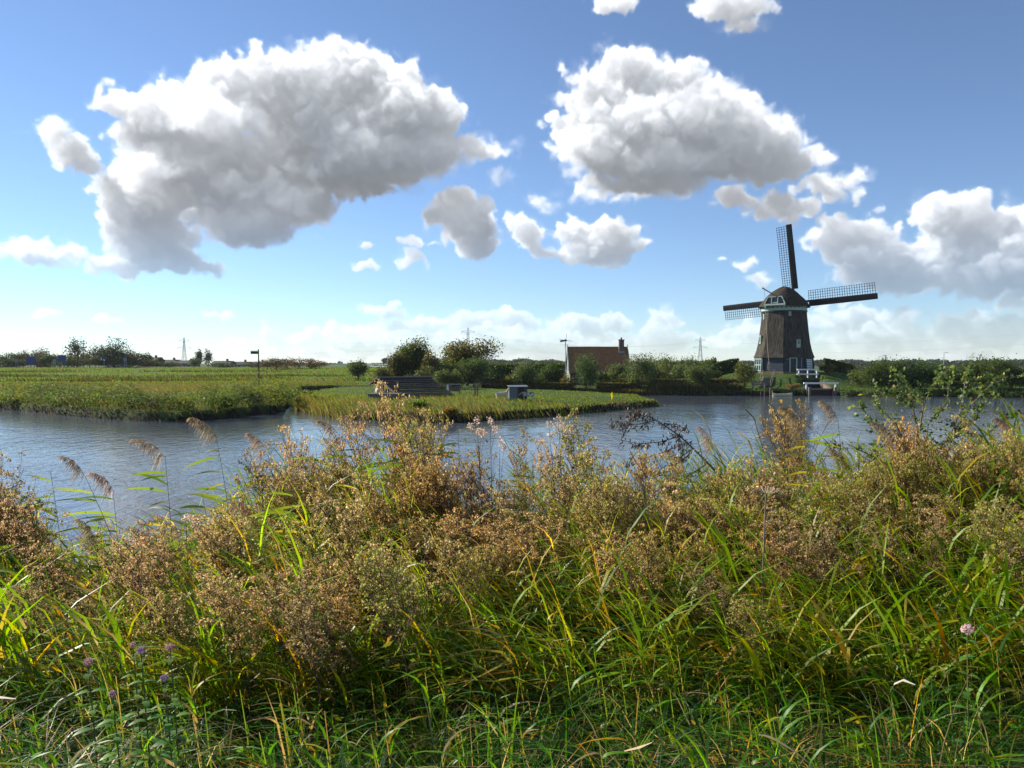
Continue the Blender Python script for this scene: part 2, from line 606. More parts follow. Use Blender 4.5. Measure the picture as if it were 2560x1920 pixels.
def water_mat():
    m, n, l = new_mat('water')
    out = n.new('ShaderNodeOutputMaterial')
    p = n.new('ShaderNodeBsdfPrincipled')
    p.inputs['Base Color'].default_value = (.072, .088, .115, 1)
    p.inputs['Roughness'].default_value = .06
    p.inputs['IOR'].default_value = 1.33
    p.inputs['Specular IOR Level'].default_value = .5
    tc = n.new('ShaderNodeTexCoord')

    def noise(scale, stretch, rot, detail, rough=.55):
        mp = n.new('ShaderNodeMapping')
        mp.inputs['Scale'].default_value = stretch
        mp.inputs['Rotation'].default_value = (0, 0, R(rot))
        l.new(tc.outputs['Object'], mp.inputs['Vector'])
        z = n.new('ShaderNodeTexNoise')
        z.inputs['Scale'].default_value = scale
        z.inputs['Detail'].default_value = detail
        z.inputs['Roughness'].default_value = rough
        z.inputs['Distortion'].default_value = .3
        l.new(mp.outputs[0], z.inputs['Vector'])
        return z.outputs['Fac']
    big = noise(.55, (1.0, .55, 1), 62, 2)
    mid = noise(1.9, (1.0, .5, 1), 70, 3)
    fine = noise(6.5, (1.0, .6, 1), 55, 3)

    def madd(a, k, b=None):
        x = n.new('ShaderNodeMath')
        x.operation = 'MULTIPLY_ADD'
        l.new(a, x.inputs[0])
        x.inputs[1].default_value = k
        if b is None:
            x.inputs[2].default_value = 0
        else:
            l.new(b, x.inputs[2])
        return x.outputs[0]
    hgt = madd(big, .028, madd(mid, .042, madd(fine, .010)))
    # wind lanes: calmer and rougher patches
    lane = noise(.045, (1.0, 2.2, 1), 10, 2)
    lm = n.new('ShaderNodeMapRange')
    lm.inputs[1].default_value, lm.inputs[2].default_value = .35, .65
    lm.inputs[3].default_value, lm.inputs[4].default_value = .45, 1.35
    l.new(lane, lm.inputs[0])
    b = n.new('ShaderNodeBump')
    b.inputs['Distance'].default_value = 1.0
    l.new(lm.outputs[0], b.inputs['Strength'])
    l.new(hgt, b.inputs['Height'])
    l.new(b.outputs[0], p.inputs['Normal'])
    l.new(p.outputs[0], out.inputs[0])
    return m


def ground_mat():
    m, n, l = new_mat('ground')
    out = n.new('ShaderNodeOutputMaterial')
    p = n.new('ShaderNodeBsdfPrincipled')
    p.inputs['Roughness'].default_value = .95
    p.inputs['Specular IOR Level'].default_value = .1
    tc = n.new('ShaderNodeTexCoord')

    def noise(scale, detail):
        z = n.new('ShaderNodeTexNoise')
        z.inputs['Scale'].default_value = scale
        z.inputs['Detail'].default_value = detail
        l.new(tc.outputs['Object'], z.inputs['Vector'])
        return z.outputs['Fac']
    at_ = n.new('ShaderNodeAttribute')
    at_.attribute_name = 'Col'
    a = noise(.35, 6)
    rp = n.new('ShaderNodeMapRange')
    rp.inputs[1].default_value, rp.inputs[2].default_value = .3, .7
    rp.inputs[3].default_value, rp.inputs[4].default_value = .6, 1.35
    l.new(a, rp.inputs[0])
    hs = n.new('ShaderNodeHueSaturation')
    l.new(rp.outputs[0], hs.inputs['Value'])
    l.new(at_.outputs['Color'], hs.inputs['Color'])
    l.new(hs.outputs[0], p.inputs['Base Color'])
    b = n.new('ShaderNodeBump')
    b.inputs['Distance'].default_value = .08
    l.new(noise(3.0, 6), b.inputs['Height'])
    l.new(b.outputs[0], p.inputs['Normal'])
    l.new(p.outputs[0], out.inputs[0])
    return m


def thatch_mat(name, a, b, c):
    m, n, l = new_mat(name)
    out = n.new('ShaderNodeOutputMaterial')
    p = n.new('ShaderNodeBsdfPrincipled')
    p.inputs['Roughness'].default_value = .95
    p.inputs['Specular IOR Level'].default_value = .1
    tc = n.new('ShaderNodeTexCoord')

    def noise(scale, stretch, detail):
        mp = n.new('ShaderNodeMapping')
        mp.inputs['Scale'].default_value = stretch
        l.new(tc.outputs['Object'], mp.inputs['Vector'])
        z = n.new('ShaderNodeTexNoise')
        z.inputs['Scale'].default_value = scale
        z.inputs['Detail'].default_value = detail
        z.inputs['Roughness'].default_value = .65
        l.new(mp.outputs[0], z.inputs['Vector'])
        return z.outputs['Fac']
    st = noise(5.0, (1, 1, .16), 6)
    patch = noise(.6, (1, 1, .8), 4)
    r1 = n.new('ShaderNodeValToRGB')
    e = r1.color_ramp.elements
    e[0].position, e[1].position = .3, .7
    e[0].color, e[1].color = (*a, 1), (*b, 1)
    l.new(st, r1.inputs[0])
    r2 = n.new('ShaderNodeMapRange')
    r2.inputs[1].default_value, r2.inputs[2].default_value = .5, .72
    l.new(patch, r2.inputs[0])
    mx = n.new('ShaderNodeMix')
    mx.data_type = 'RGBA'
    l.new(r2.outputs[0], mx.inputs[0])
    l.new(r1.outputs[0], mx.inputs[6])
    mx.inputs[7].default_value = (*c, 1)
    l.new(mx.outputs[2], p.inputs['Base Color'])
    bm = n.new('ShaderNodeBump')
    bm.inputs['Distance'].default_value = .10
    bm.inputs['Strength'].default_value = 1.0
    l.new(st, bm.inputs['Height'])
    l.new(bm.outputs[0], p.inputs['Normal'])
    l.new(p.outputs[0], out.inputs[0])
    return m


M = {}
M['water'] = water_mat()
M['ground'] = ground_mat()
M['thatch'] = thatch_mat('thatch', (.022, .020, .018), (.100, .088, .073), (.030, .032, .022))
M['cap_thatch'] = thatch_mat('cap_thatch', (.02, .017, .015), (.085, .068, .05), (.035, .034, .022))
M['tar'] = plain('tarred_timber', (.012, .013, .016), .55, .4, 3, (1, 1, .3))
M['bar'] = plain('tarred_bars', (.02, .022, .028), .6, .3, 3)
M['blueboard'] = plain('blue_boards', (.028, .042, .062), .55, .35, 4, (.4, .4, 2), rand=.2)
M['mint'] = plain('mint_paint', (.33, .44, .38), .5, .12, 5)
M['white'] = plain('white_paint', (.76, .77, .76), .45, .08, 4)
M['brick'] = plain('old_brick', (.17, .11, .085), .9, .4, 7, bump=.02)
M['darkbrick'] = plain('dark_brick', (.045, .032, .03), .8, .5, 6, bump=.02)  # much darker brick tone, for the sluice front and left race wall
M['glass'] = plain('window_glass', (.02, .025, .03), .08, .2, 3, spec=.6)
M['door'] = plain('green_door', (.012, .025, .026), .4, .3, 4)
M['wood'] = plain('weathered_wood', (.20, .165, .125), .85, .35, 9, (1, 1, .3), rand=.2)
M['greywood'] = plain('grey_wood', (.15, .145, .14), .85, .3, 9, (.3, 1, 1), rand=.15)
M['rope'] = plain('rope', (.42, .32, .24), .9, .2, 20)
M['slate'] = plain('bitumen_roof_boards', (.030, .029, .031), .8, .6, 4, (.25, 1, 1), spec=.12, rand=.4)
M['tile'] = plain('red_roof_tiles', (.27, .115, .048), .9, .45, 2.2, bump=.0, alt=(.15, .09, .036))
M['chimney'] = plain('chimney_brick', (.15, .115, .09), .9, .35, 9)
M['lead'] = plain('lead_flashing', (.25, .27, .29), .6, .2, 8)
M['steel'] = plain('galvanised_steel', (.30, .32, .34), .5, .15, 8)
M['pylon'] = plain('pylon_steel', (.22, .24, .26), .6, .1, 1)
M['zinc'] = plain('zinc_sheet', (.12, .135, .15), .45, .2, 5)
M['boat'] = plain('boat_paint', (.78, .69, .44), .6, .2, 4)
M['bluesign'] = plain('blue_sign', (.012, .05, .19), .5, .08, 1)
M['signback'] = plain('sign_back', (.20, .22, .24), .5, .15, 3)
M['red'] = plain('red_paint', (.45, .035, .03), .4, .1, 3)
M['pole'] = plain('dark_pole', (.045, .05, .035), .7, .3, 6)
M['farroof'] = plain('far_roof', (.035, .032, .036), .8, .3, .5)
M['farwall'] = plain('far_wall', (.19, .13, .10), .9, .25, .6)
M['pale'] = plain('pale_cladding', (.55, .58, .62), .6, .1, .2)
M['bark'] = plain('bark', (.075, .06, .045), .9, .4, 12, (1, 1, .3), bump=.01)
M['twig'] = plain('twig', (.14, .10, .075), .8, .3, 20)
M['redstem'] = plain('brown_stem', (.085, .045, .032), .8, .3, 25)
M['greenstem'] = plain('green_stem', (.10, .12, .035), .6, .3, 25)
M['leaf'] = leafmat('leaves', .40, .5, .25, .15, sat=1.1)
M['signwall'] = plain('grey_weatherboard', (.22, .22, .21), .8, .2, 6)
M['farleaf'] = leafmat('far_leaves', .18, .7, .12, .1)
M['grass'] = leafmat('grass_blades', .52, .45, .3, .0, 0, sat=1.15)
M['midgrass'] = leafmat('meadow_blades', .45, .6, .15, .0, 0)
M['reed'] = leafmat('reed_leaves', .58, .5, .2, .22, .02)
M['seed'] = leafmat('dry_seed_heads', .5, .8, .1, .18, .012, (1.0, .95, .8))
M['fluff'] = leafmat('seed_fluff', .5, .9, .05, .05, 0, (1, 1, 1))
M['petal'] = leafmat('petals', .4, .7, .1, .12, .02, (1, .9, 1))
M['wilted'] = leafmat('wilted_leaves', .22, .5, .35, .1, .01, (1.2, .9, .7))


# ------------------------------------------------------------------ terrain
def W(px, py):
    p = on(px, py, 0.0)
    return (p.x, p.y)


def XY(px, Y):
    return ((px - 1280.0) / F * Y, Y)


FAR = 4000.0
MAIN = [(-FAR, 64.0), W(-900, 1018), W(-200, 1017), W(0, 1022), W(130, 1035), W(250, 1046), W(360, 1052), W(450, 1054), W(560, 1047),
        W(650, 1036), W(715, 1029), (-20.5, 70.0), (-23.0, 80.0), (-26.5, 95.0), (-30.5, 112.0), (-27.0, 118.0), (-16.0, 114.0), (-4.0, 108.5),
        (8.0, 101.5), (17.0, 98.0), XY(1700, 96.0), XY(1850, 95.2), XY(1985, 95.0), XY(2010, 95.4), XY(2100, 95.2), XY(2200, 94.0),
        XY(2400, 91.0), XY(2560, 88.5), XY(2800, 85.0), (120.0, 82.0), (FAR, 82.0), (FAR, 6000.0), (-FAR, 6000.0)]
PEN = [W(752, 1028), W(800, 1040), W(860, 1048), W(930, 1052), W(1000, 1055), W(1060, 1057), W(1100, 1058), W(1180, 1054), W(1300, 1046), W(1390, 1041),
       W(1440, 1035), W(1513, 1029), W(1600, 1020), W(1657, 1014.5), (13.9, 74.5), (14.0, 84.0), (9.5, 92.5), (5.0, 97.5), (-8.0, 104.5), (-18.0, 110.0), (-26.0, 112.0),
       (-25.9, 97.0), (-22.6, 82.0), (-20.0, 71.0)]


def sdist(P, poly):
    """signed distance to a polygon, positive inside"""
    x, y = P[:, 0], P[:, 1]
    d2 = np.full(len(P), 1e12)
    ins = np.zeros(len(P), bool)
    n = len(poly)
    for i in range(n):
        ax, ay = poly[i]
        bx, by = poly[(i + 1) % n]
        ex, ey = bx - ax, by - ay
        t = np.clip(((x - ax) * ex + (y - ay) * ey) / (ex * ex + ey * ey), 0, 1)
        d2 = np.minimum(d2, (x - ax - t * ex) ** 2 + (y - ay - t * ey) ** 2)
        c = ((ay > y) != (by > y))
        with np.errstate(divide='ignore', invalid='ignore'):
            xi = ax + (y - ay) * ex / (ey if ey != 0 else 1e-9)
        ins ^= c & (x < xi)
    return np.where(ins, 1, -1) * np.sqrt(d2)


def sstep(a, b, v):
    t = np.clip((v - a) / (b - a), 0, 1)
    return t * t * (3 - 2 * t)


def wob2(x, y, s, seed=0):
    return (np.sin(x * s + 1.3 * seed) * np.cos(y * s * 1.17 + 2.1 * seed) + .5 * np.sin(x * s * 2.3 + y * s * 1.9 + seed)
            + .3 * np.sin(y * s * 4.1 - x * s * 3.3 + 2 * seed)) / 1.8


MILL = Vector((.3533 * 110.0, 110.0, 2.15))
CH_A, CH_B = XY(2022, 104.0), XY(2054, 95.0)      # centre line of the mill race


def near_edge(x):
    return 9.6 + .35 * np.sin(x * .9) + .25 * np.sin(x * 2.1 + 1) + .12 * np.clip(x, 0, 8)


def ground(x, y):
    x = np.asarray(x, float).ravel()
    y = np.asarray(y, float).ravel()
    P = np.stack([x, y], 1)
    dm = sdist(P, MAIN)
    dp = sdist(P, PEN)
    h = np.full(len(x), -1.0)
    hm = -1.0 + 1.62 * sstep(-.55, .45, dm) + .30 * sstep(.4, 6, dm)
    # left pasture rises to the road beyond it
    hm += np.where(dm > 0, 1.5 * sstep(150, 270, y) * sstep(-8, -40, x) + .10 * wob2(x, y, .22) * sstep(1, 4, dm), 0)
    # field ditches
    for yd, amp in ((128, .5), (147, .5), (171, .45), (205, .4)):
        c = yd + 3 * np.sin(x * .03 + yd)
        hm -= np.where((x < -6) & (dm > 3), amp * np.exp(-((y - c) / 1.4) ** 2), 0)
    # mill mound
    rm = np.hypot(x - MILL.x, (y - MILL.y))
    hm += np.where(dm > 0, 1.42 * sstep(13.0, 6.2, rm), 0) * sstep(.5, 3.0, dm)
    # slope of the mill bank down to the right and left
    hm += np.where((dm > 0) & (x > 20), .35 * sstep(100, 110, y), 0)
    hp = -1.0 + 1.5 * sstep(-.7, .7, dp) + .28 * sstep(.5, 5, dp) + np.where(dp > 0, .07 * wob2(x, y, .5, 3), 0)
    e = near_edge(x)
    t = y / e * 9.6
    hn = np.interp(t, [-20, 1.6, 2.4, 3.6, 5.2, 7.2, 8.8, 9.6, 10.4, 12.5], [2.35, 2.35, 2.28, 1.95, 1.5, .85, .35, .05, -.4, -1.0])
    hn = hn + np.where(t < 9, .05 * wob2(x, y, 2.2, 5), 0)
    h = np.maximum(np.maximum(hm, hp), hn)
    # mill race cut into the mound
    a, b = np.array(CH_A), np.array(CH_B)
    ab = b - a
    tt = ((x - a[0]) * ab[0] + (y - a[1]) * ab[1]) / (ab @ ab)
    off = np.abs((x - a[0]) * ab[1] - (y - a[1]) * ab[0]) / np.linalg.norm(ab)
    cut = (tt > -.02) & (tt < 1.12) & (off < 1.35)
    return np.where(cut, -.8, h)


def gz(x, y):
    return float(ground([x], [y])[0])


def axis_lines(segs):
    out = []
    for a, b, s in segs:
        out.append(np.arange(a, b, s))
    return np.unique(np.concatenate(out))


gx = np.concatenate([-np.geomspace(3600, 90, 22), np.arange(-78, -48, 2.0), np.arange(-48, -14, .7), np.arange(-14, 14, .55), np.arange(14, 62, .6),
                     np.arange(62, 82, 2.0), np.geomspace(90, 3600, 22)])
gy = np.concatenate([np.arange(-14, 0, 2.0), np.arange(0, 14, .3), np.arange(14, 48, 3.0), np.arange(48, 122, .6), np.arange(122, 210, 2.2),
                     np.arange(212, 300, 6.0), np.geomspace(310, 4600, 22)])
GX, GY = np.meshgrid(gx, gy, indexing='ij')
GZ = ground(GX, GY).reshape(GX.shape)
vv = np.stack([GX.ravel(), GY.ravel(), GZ.ravel()], 1)
ni, nj = GX.shape
ii, jj = np.meshgrid(np.arange(ni - 1), np.arange(nj - 1), indexing='ij')
q0 = (ii * nj + jj).ravel()
qq = np.stack([q0, q0 + nj, q0 + nj + 1, q0 + 1], 1)
# soil and turf colour of each place, some bank shade painted in
gc = np.tile(np.array([.045, .075, .018]), (len(vv), 1))
gc[(vv[:, 1] < 14)] = (.028, .026, .016)
gc[(vv[:, 2] < .58) & (vv[:, 1] > 14)] = (.017, .012, .008)  # dark peat of the bank; also paints in shade beneath the growth
gc[(vv[:, 2] < .25)] = (.015, .011, .008)
far_ = vv[:, 1] > 125
bandc = wob2(vv[:, 0] * .5, vv[:, 1] * 2.2, .12, 2)
gc[far_] = np.array([.055, .095, .02]) + np.clip(bandc[far_], 0, 1)[:, None] * np.array([.05, .02, .012])
gob = np_mesh('ground', vv, qq, gc, M['ground'], smooth=True)
tag(gob, kind='structure')

wmb = MB()
wmb.add([(-900, 4, 0), (900, 4, 0), (900, 135, 0), (-900, 135, 0)], [(0, 1, 2, 3)])
tag(wmb.build('water', M['water']), kind='structure')


# ------------------------------------------------------------------ plants made of many blades and leaves
def blades(base, h, w, lean, facing, cols, segs=3, sag=.25, tipw=.12):
    """curved tapering strips; base (N,3), h, w (N), lean (N,2) sideways reach of the tip, facing (N) angle of the flat side"""
    N = len(base)
    t = np.linspace(0, 1, segs + 1)
    prof = np.clip(np.minimum(1, .55 + t * 1.8) * (1 - t ** 2.2) + tipw * t, .05, 1)
    P = np.zeros((N, segs + 1, 2, 3))
    reach = np.hypot(lean[:, 0], lean[:, 1])
    for i, tt in enumerate(t):
        c = np.empty((N, 3))
        c[:, 0] = base[:, 0] + lean[:, 0] * tt ** 1.7
        c[:, 1] = base[:, 1] + lean[:, 1] * tt ** 1.7
        c[:, 2] = base[:, 2] + h * tt - sag * reach * tt ** 3
        hw = .5 * w * prof[i]
        a = facing + .5 * tt
        s = np.stack([np.cos(a) * hw, np.sin(a) * hw, np.zeros(N)], 1)
        P[:, i, 0] = c - s
        P[:, i, 1] = c + s
    verts = P.reshape(-1, 3)
    k = np.arange(N)[:, None] * (2 * (segs + 1)) + (np.arange(segs) * 2)[None, :]
    k = k.ravel()
    quads = np.stack([k, k + 1, k + 3, k + 2], 1)
    shade_ = np.linspace(.8, 1.12, segs + 1)
    c = (cols[:, None, None, :] * np.ones((1, segs + 1, 2, 1)))
    return verts, quads, c.reshape(-1, 3)


def rhombs(cent, size, cols, aspect=.55, g=rng, up=0.0, droop=None):
    """leaf shaped quads with random directions; droop: preferred direction of the leaf axis"""
    N = len(cent)
    a = g.normal(size=(N, 3))
    if droop is not None:
        a = a * .45 + np.asarray(droop)
    a /= np.linalg.norm(a, axis=1)[:, None]
    b = g.normal(size=(N, 3))
    b[:, 2] += 0
    n = np.cross(a, b)
    if up:
        n[:, 2] = np.abs(n[:, 2]) + up
    b = np.cross(n, a)
    b /= np.linalg.norm(b, axis=1)[:, None] + 1e-9
    L = a * size[:, None] * .5
    S = b * size[:, None] * .5 * aspect
    V = np.stack([cent - L, cent + S - L * .1, cent + L, cent - S - L * .1], 1).reshape(-1, 3)
    Q = np.arange(N * 4).reshape(-1, 4)
    return V, Q, np.repeat(cols, 4, axis=0)


def join(parts):
    vs_, qs, cs = [], [], []
    b = 0
    for v, q, c in parts:
        vs_.append(v)
        qs.append(q + b)
        cs.append(c)
        b += len(v)
    return np.concatenate(vs_), np.concatenate(qs), np.concatenate(cs)


def pick(g, n, pal, jit=.18):
    """colours drawn from a weighted palette [(weight, rgb)]"""
    w = np.array([p[0] for p in pal], float)
    i = g.choice(len(pal), n, p=w / w.sum())
    c = np.array([p[1] for p in pal])[i]
    return c * (1 + g.normal(size=(n, 1)) * jit).clip(.4, 1.8) * (1 + g.normal(size=(n, 3)) * .05)


def crown(g, n, half, pal, leaf, lobes=9, hollow=.35, base_tuck=.5, jag=.25, aspect=.6):
    """leaves in lobes of an uneven crown, centred at the origin"""
    hx, hy, hz = half
    cen, rad, lob_col = [], [], []
    for k in range(lobes):
        v = g.normal(size=3)
        v /= np.linalg.norm(v)
        r = g.uniform(.25, .72)
        c = v * r
        c[2] = max(c[2], -base_tuck) if g.random() < .5 else c[2]
        cen.append(c)
        rad.append(g.uniform(.30, .52))
        lob_col.append(g.uniform(.75, 1.25))
    cen.append(np.zeros(3)); rad.append(.62); lob_col.append(.85)
    cen, rad, lob_col = np.array(cen), np.array(rad), np.array(lob_col)
    i = g.choice(len(cen), n, p=rad ** 2 / (rad ** 2).sum())
    v = g.normal(size=(n, 3))
    v /= np.linalg.norm(v, axis=1)[:, None]
    rr = rad[i] * (hollow + (1 - hollow) * g.random(n) ** .5) * (1 + jag * g.normal(size=n))
    p = (cen[i] + v * rr[:, None]) * np.array([hx, hy, hz])
    col = pick(g, n, pal) * lob_col[i][:, None]
    return rhombs(p, leaf * g.uniform(.6, 1.4, n), col, aspect, g)


def limbs(mb, h, r, spread, g, n=6, first=.3):
    top = Vector((g.uniform(-.1, .1) * h, g.uniform(-.1, .1) * h, h * .82))
    mb.tube([(0, 0, -.15), (0, 0, h * .2), top * .55 + Vector((.03 * h, 0, 0)), top], [r * 1.25, r, r * .6, r * .15], 7)
    for k in range(n):
        a = k * 2.4 + g.uniform(-.4, .4)
        z0 = h * g.uniform(first, .62)
        b = Vector((math.cos(a) * spread * g.uniform(.5, .95), math.sin(a) * spread * g.uniform(.5, .95), min(h * .98, z0 + h * g.uniform(.15, .42))))
        s = Vector((top.x * z0 / h, top.y * z0 / h, z0))
        m_ = s.lerp(b, .5) + Vector((0, 0, -.05 * h))
        mb.tube([s, m_, b], [r * .5, r * .32, r * .08], 5)


G_DARK = [(3, (.035, .06, .018)), (3, (.05, .085, .022)), (1, (.085, .115, .03))]
G_WIL = [(3, (.06, .095, .04)), (3, (.085, .125, .05)), (1.5, (.12, .15, .06)), (.6, (.035, .055, .022))]
G_OLIVE = [(3, (.07, .075, .025)), (2, (.10, .10, .03)), (1, (.045, .05, .02)), (.7, (.13, .10, .035))]
G_YEL = [(3, (.15, .125, .02)), (2, (.11, .105, .022)), (2, (.07, .07, .02)), (1, (.20, .15, .02))]
G_TAN = [(3, (.17, .115, .05)), (2, (.13, .10, .04)), (1, (.09, .085, .035)), (1, (.21, .15, .07))]
G_BARE = [(3, (.14, .10, .07)), (2, (.10, .08, .05))]


def tree(name, label, cat, px, ytop, wpx, Y, pal, n=2600, leaf=.26, zb=None, trunk=.12, lift=.30, lobes=10, group=None, seed=0, depth=1.0, hollow=.35,
         jag=.22, mat='leaf', limbn=6, aspect=.6, topfull=True):
    g = np.random.default_rng(seed + int(px) * 7 + 3)
    x = (px - 1280.0) / F * Y
    z0 = gz(x, Y) if zb is None else zb
    ztop = at(px, ytop, Y).z
    H = max(.6, ztop - z0)
    hw = wpx / F * Y / 2
    o = empty(name, (x, Y, z0), label, cat, group)
    mb = MB()
    limbs(mb, H, trunk, hw * .8, g, limbn)
    mb.build('trunk', M['bark'], o, smooth=True)
    ch = H * (1 - lift) / 2
    n = int(n * (1.2 if Y < 130 else .8))
    v, q, c = crown(g, n, (hw * (1.38 if Y < 130 else 1.25), hw * depth * 1.1, ch * 1.12), pal, leaf, lobes, hollow, .6, jag, aspect)
    v[:, 2] += z0 * 0 + H - ch
    np_mesh('crown', v, q, c, M[mat], o)
    return o

# ------------------------------------------------------------------ the windmill
mill = empty('windmill', MILL, 'tall thatched polder windmill with dark lattice sails on the far bank', 'windmill', rz=-math.atan(.3533))
TZ0, TZ1 = 2.62, 9.25                 # bottom and top of the thatched tower, above the mound


def octa(r, z, ph=0.0, n=8):
    return [Vector((r * math.sin(2 * math.pi * k / n + ph), -r * math.cos(2 * math.pi * k / n + ph), z)) for k in range(n)]


def body_r(z):
    return float(np.interp(z, [2.62, 3.0, 3.7, 4.7, 6.4, 8.0, 9.25], [4.20, 4.02, 3.78, 3.56, 3.33, 3.16, 3.04]))


prof = [2.62, 2.8, 3.0, 3.35, 3.7, 4.2, 4.7, 5.5, 6.4, 7.2, 8.0, 8.6, 9.25]
mb = MB()
rings = []
for z in prof:
    r = body_r(z)
    c8 = octa(r, z)
    ring = []
    for k in range(8):                # slightly rounded arrises, faces split into strips
        a, b = c8[k], c8[(k + 1) % 8]
        for t in (.035, .34, .66, .965):
            p = a.lerp(b, t)
            ring.append(p + p.normalized() * 0)
    rings.append(ring)
mb.loft(rings, cap=False)
inner = [[p * .93 + Vector((0, 0, p.z * .07 + .06)) for p in rings[0]]]
mb.loft([inner[0], rings[0]], cap=False)
mb.build('thatched_tower', M['thatch'], mill)
# wooden base of lapped boards, one face after the other
for row in range(8):
    z0 = .62 + row * .25
    z1 = z0 + .275
    r0, r1 = 4.02 - .018 * row, 4.02 - .018 * (row + 1)
    proto = None
    for k in range(8):
        if proto is None:
            a0, b0 = octa(r0, z0)[0], octa(r0, z0)[1]
            a1, b1 = octa(r1 - .03, z1)[0], octa(r1 - .03, z1)[1]
            nrm = ((a0 + b0) / 2)
            nrm.z = 0
            nrm.normalize()
            th = nrm * .05
            mb = MB()
            mb.hexa([a0 - th, b0 - th, b0, a0, a1 - th, b1 - th, b1, a1])
            proto = mb.build('board', M['blueboard'], mill)
        else:
            c = copy_obj(proto, mill)
            c.rotation_euler = (0, 0, k * math.pi / 4)
mb = MB()
mb.loft([octa(3.9, .5), octa(3.8, 2.7)])
mb.build('base_frame', M['tar'], mill)
# corner posts of the base
for k in range(8):
    a, b = octa(4.05, .6)[k], octa(3.92, 2.64)[k]
    MB().beam(a, b, .12, .12).build('corner_post', M['tar'], mill)
mb = MB()
mb.loft([octa(4.16, -.7), octa(4.16, .60), octa(4.0, .66)])
mb.build('brick_plinth', M['brick'], mill)


def facepoint(k, t, z, out=0.0, rf=None):
    """point on face k (0 = front right, 7 = front left), t along it, z height"""
    r = (rf(z) if rf else (body_r(z) if z > TZ0 else 4.03 - .072 * (z - .6)))
    c8 = octa(r, z)
    a, b = c8[k], c8[(k + 1) % 8]
    m_ = (a + b) / 2
    nn = Vector((m_.x, m_.y, 0)).normalized()
    return a.lerp(b, t) + nn * out


def mill_window(k, t, z, w, h, name='window', pane=True, lower=0.0):
    """timber dormer standing out of the thatch so that it stays upright"""
    p0, p1 = facepoint(k, t, z, .06), facepoint(k, t, z + h, .06)
    c8 = octa(1, 0)
    d = (c8[(k + 1) % 8] - c8[k]).normalized()
    nn = Vector((d.y, -d.x, 0))
    base = Vector((p0.x, p0.y, z))
    mb = MB()
    fr = .13
    for s in (-1, 1):
        mb.beam(base + d * (s * (w / 2 - fr / 2)), base + d * (s * (w / 2 - fr / 2)) + Vector((0, 0, h)), fr, .12, nn)
    for zz in (fr / 2, h - fr / 2):
        mb.beam(base + d * (-w / 2 + fr) + Vector((0, 0, zz)), base + d * (w / 2 - fr) + Vector((0, 0, zz)), .12, fr)
    if lower:
        mb.beam(base + d * (-w / 2 + fr) + Vector((0, 0, fr + lower / 2)), base + d * (w / 2 - fr) + Vector((0, 0, fr + lower / 2)), .10, lower)
    o = mb.build(name, M['mint'], mill)
    # reveal behind, down to the thatch
    q = MB()
    cpt = base - nn * .42 + Vector((0, 0, h / 2))
    q.box(cpt, (w - .02, .72, h - .02), math.atan2(d.y, d.x))
    q.build('reveal', M['tar'], o)
    q = MB()
    q.box(base - nn * .045 + Vector((0, 0, h / 2 + .05)), (w - 2 * fr, .02, h - 2 * fr), math.atan2(d.y, d.x))
    q.build('pane', M['glass'], o)
    return o


mill_window(0, .72, 4.02, .55, 1.12, lower=.35)
mill_window(0, .33, 8.42, .34, .72)
mill_window(6, .42, 4.65, .62, 1.15)
mill_window(6, .55, 8.1, .34, .75)
# door on the front right face
c8 = octa(1, 0)
d0 = (c8[1] - c8[0]).normalized()
n0 = Vector((d0.y, -d0.x, 0))
pd = facepoint(0, .43, .62, .05)
mb = MB()
for s in (-1, 1):
    mb.beam(pd + d0 * (s * .48), pd + d0 * (s * .48) + Vector((0, 0, 2.05)), .13, .14, n0)
mb.beam(pd + d0 * -.415 + Vector((0, 0, 1.98)), pd + d0 * .415 + Vector((0, 0, 1.98)), .14, .14)
dfr = mb.build('door_frame', M['mint'], mill)
mb = MB()
mb.box(pd + Vector((0, 0, .96)) + n0 * -.02, (.83, .05, 1.9), math.atan2(d0.y, d0.x))
dd_ = mb.build('door', M['door'], mill)
MB().box(pd + d0 * .33 + n0 * .03 + Vector((0, 0, .95)), (.05, .06, .14), 0).build('handle', M['steel'], dd_)
# pale slatted shutter on the right face, glazed bay on the left face
d1 = (c8[2] - c8[1]).normalized()
n1 = Vector((d1.y, -d1.x, 0))
for i in range(7):
    p = facepoint(1, .45, .95 + i * .225, .09)
    MB().beam(p - d1 * .95, p + d1 * .95, .05, .12).build('shutter_slat', M['white'], mill)
d6 = (c8[7] - c8[6]).normalized()
mb = MB()
for t in (.12, .38, .64, .9):
    p, p2_ = facepoint(6, t, .75, .10), facepoint(6, t, 2.5, .10)
    mb.beam(p, p2_, .10, .10, n0)
for z in (.78, 1.6, 2.46):
    mb.beam(facepoint(6, .12, z, .10) + Vector((0, 0, 0)), facepoint(6, .9, z, .10), .07, .10)
bay = mb.build('bay_window', M['mint'], mill)
mb = MB()
mb.hexa([facepoint(6, .12, .8, .04), facepoint(6, .9, .8, .04), facepoint(6, .9, .8, .06), facepoint(6, .12, .8, .06),
         facepoint(6, .12, 2.45, .04), facepoint(6, .9, 2.45, .04), facepoint(6, .9, 2.45, .06), facepoint(6, .12, 2.45, .06)])
mb.build('pane', M['glass'], bay)
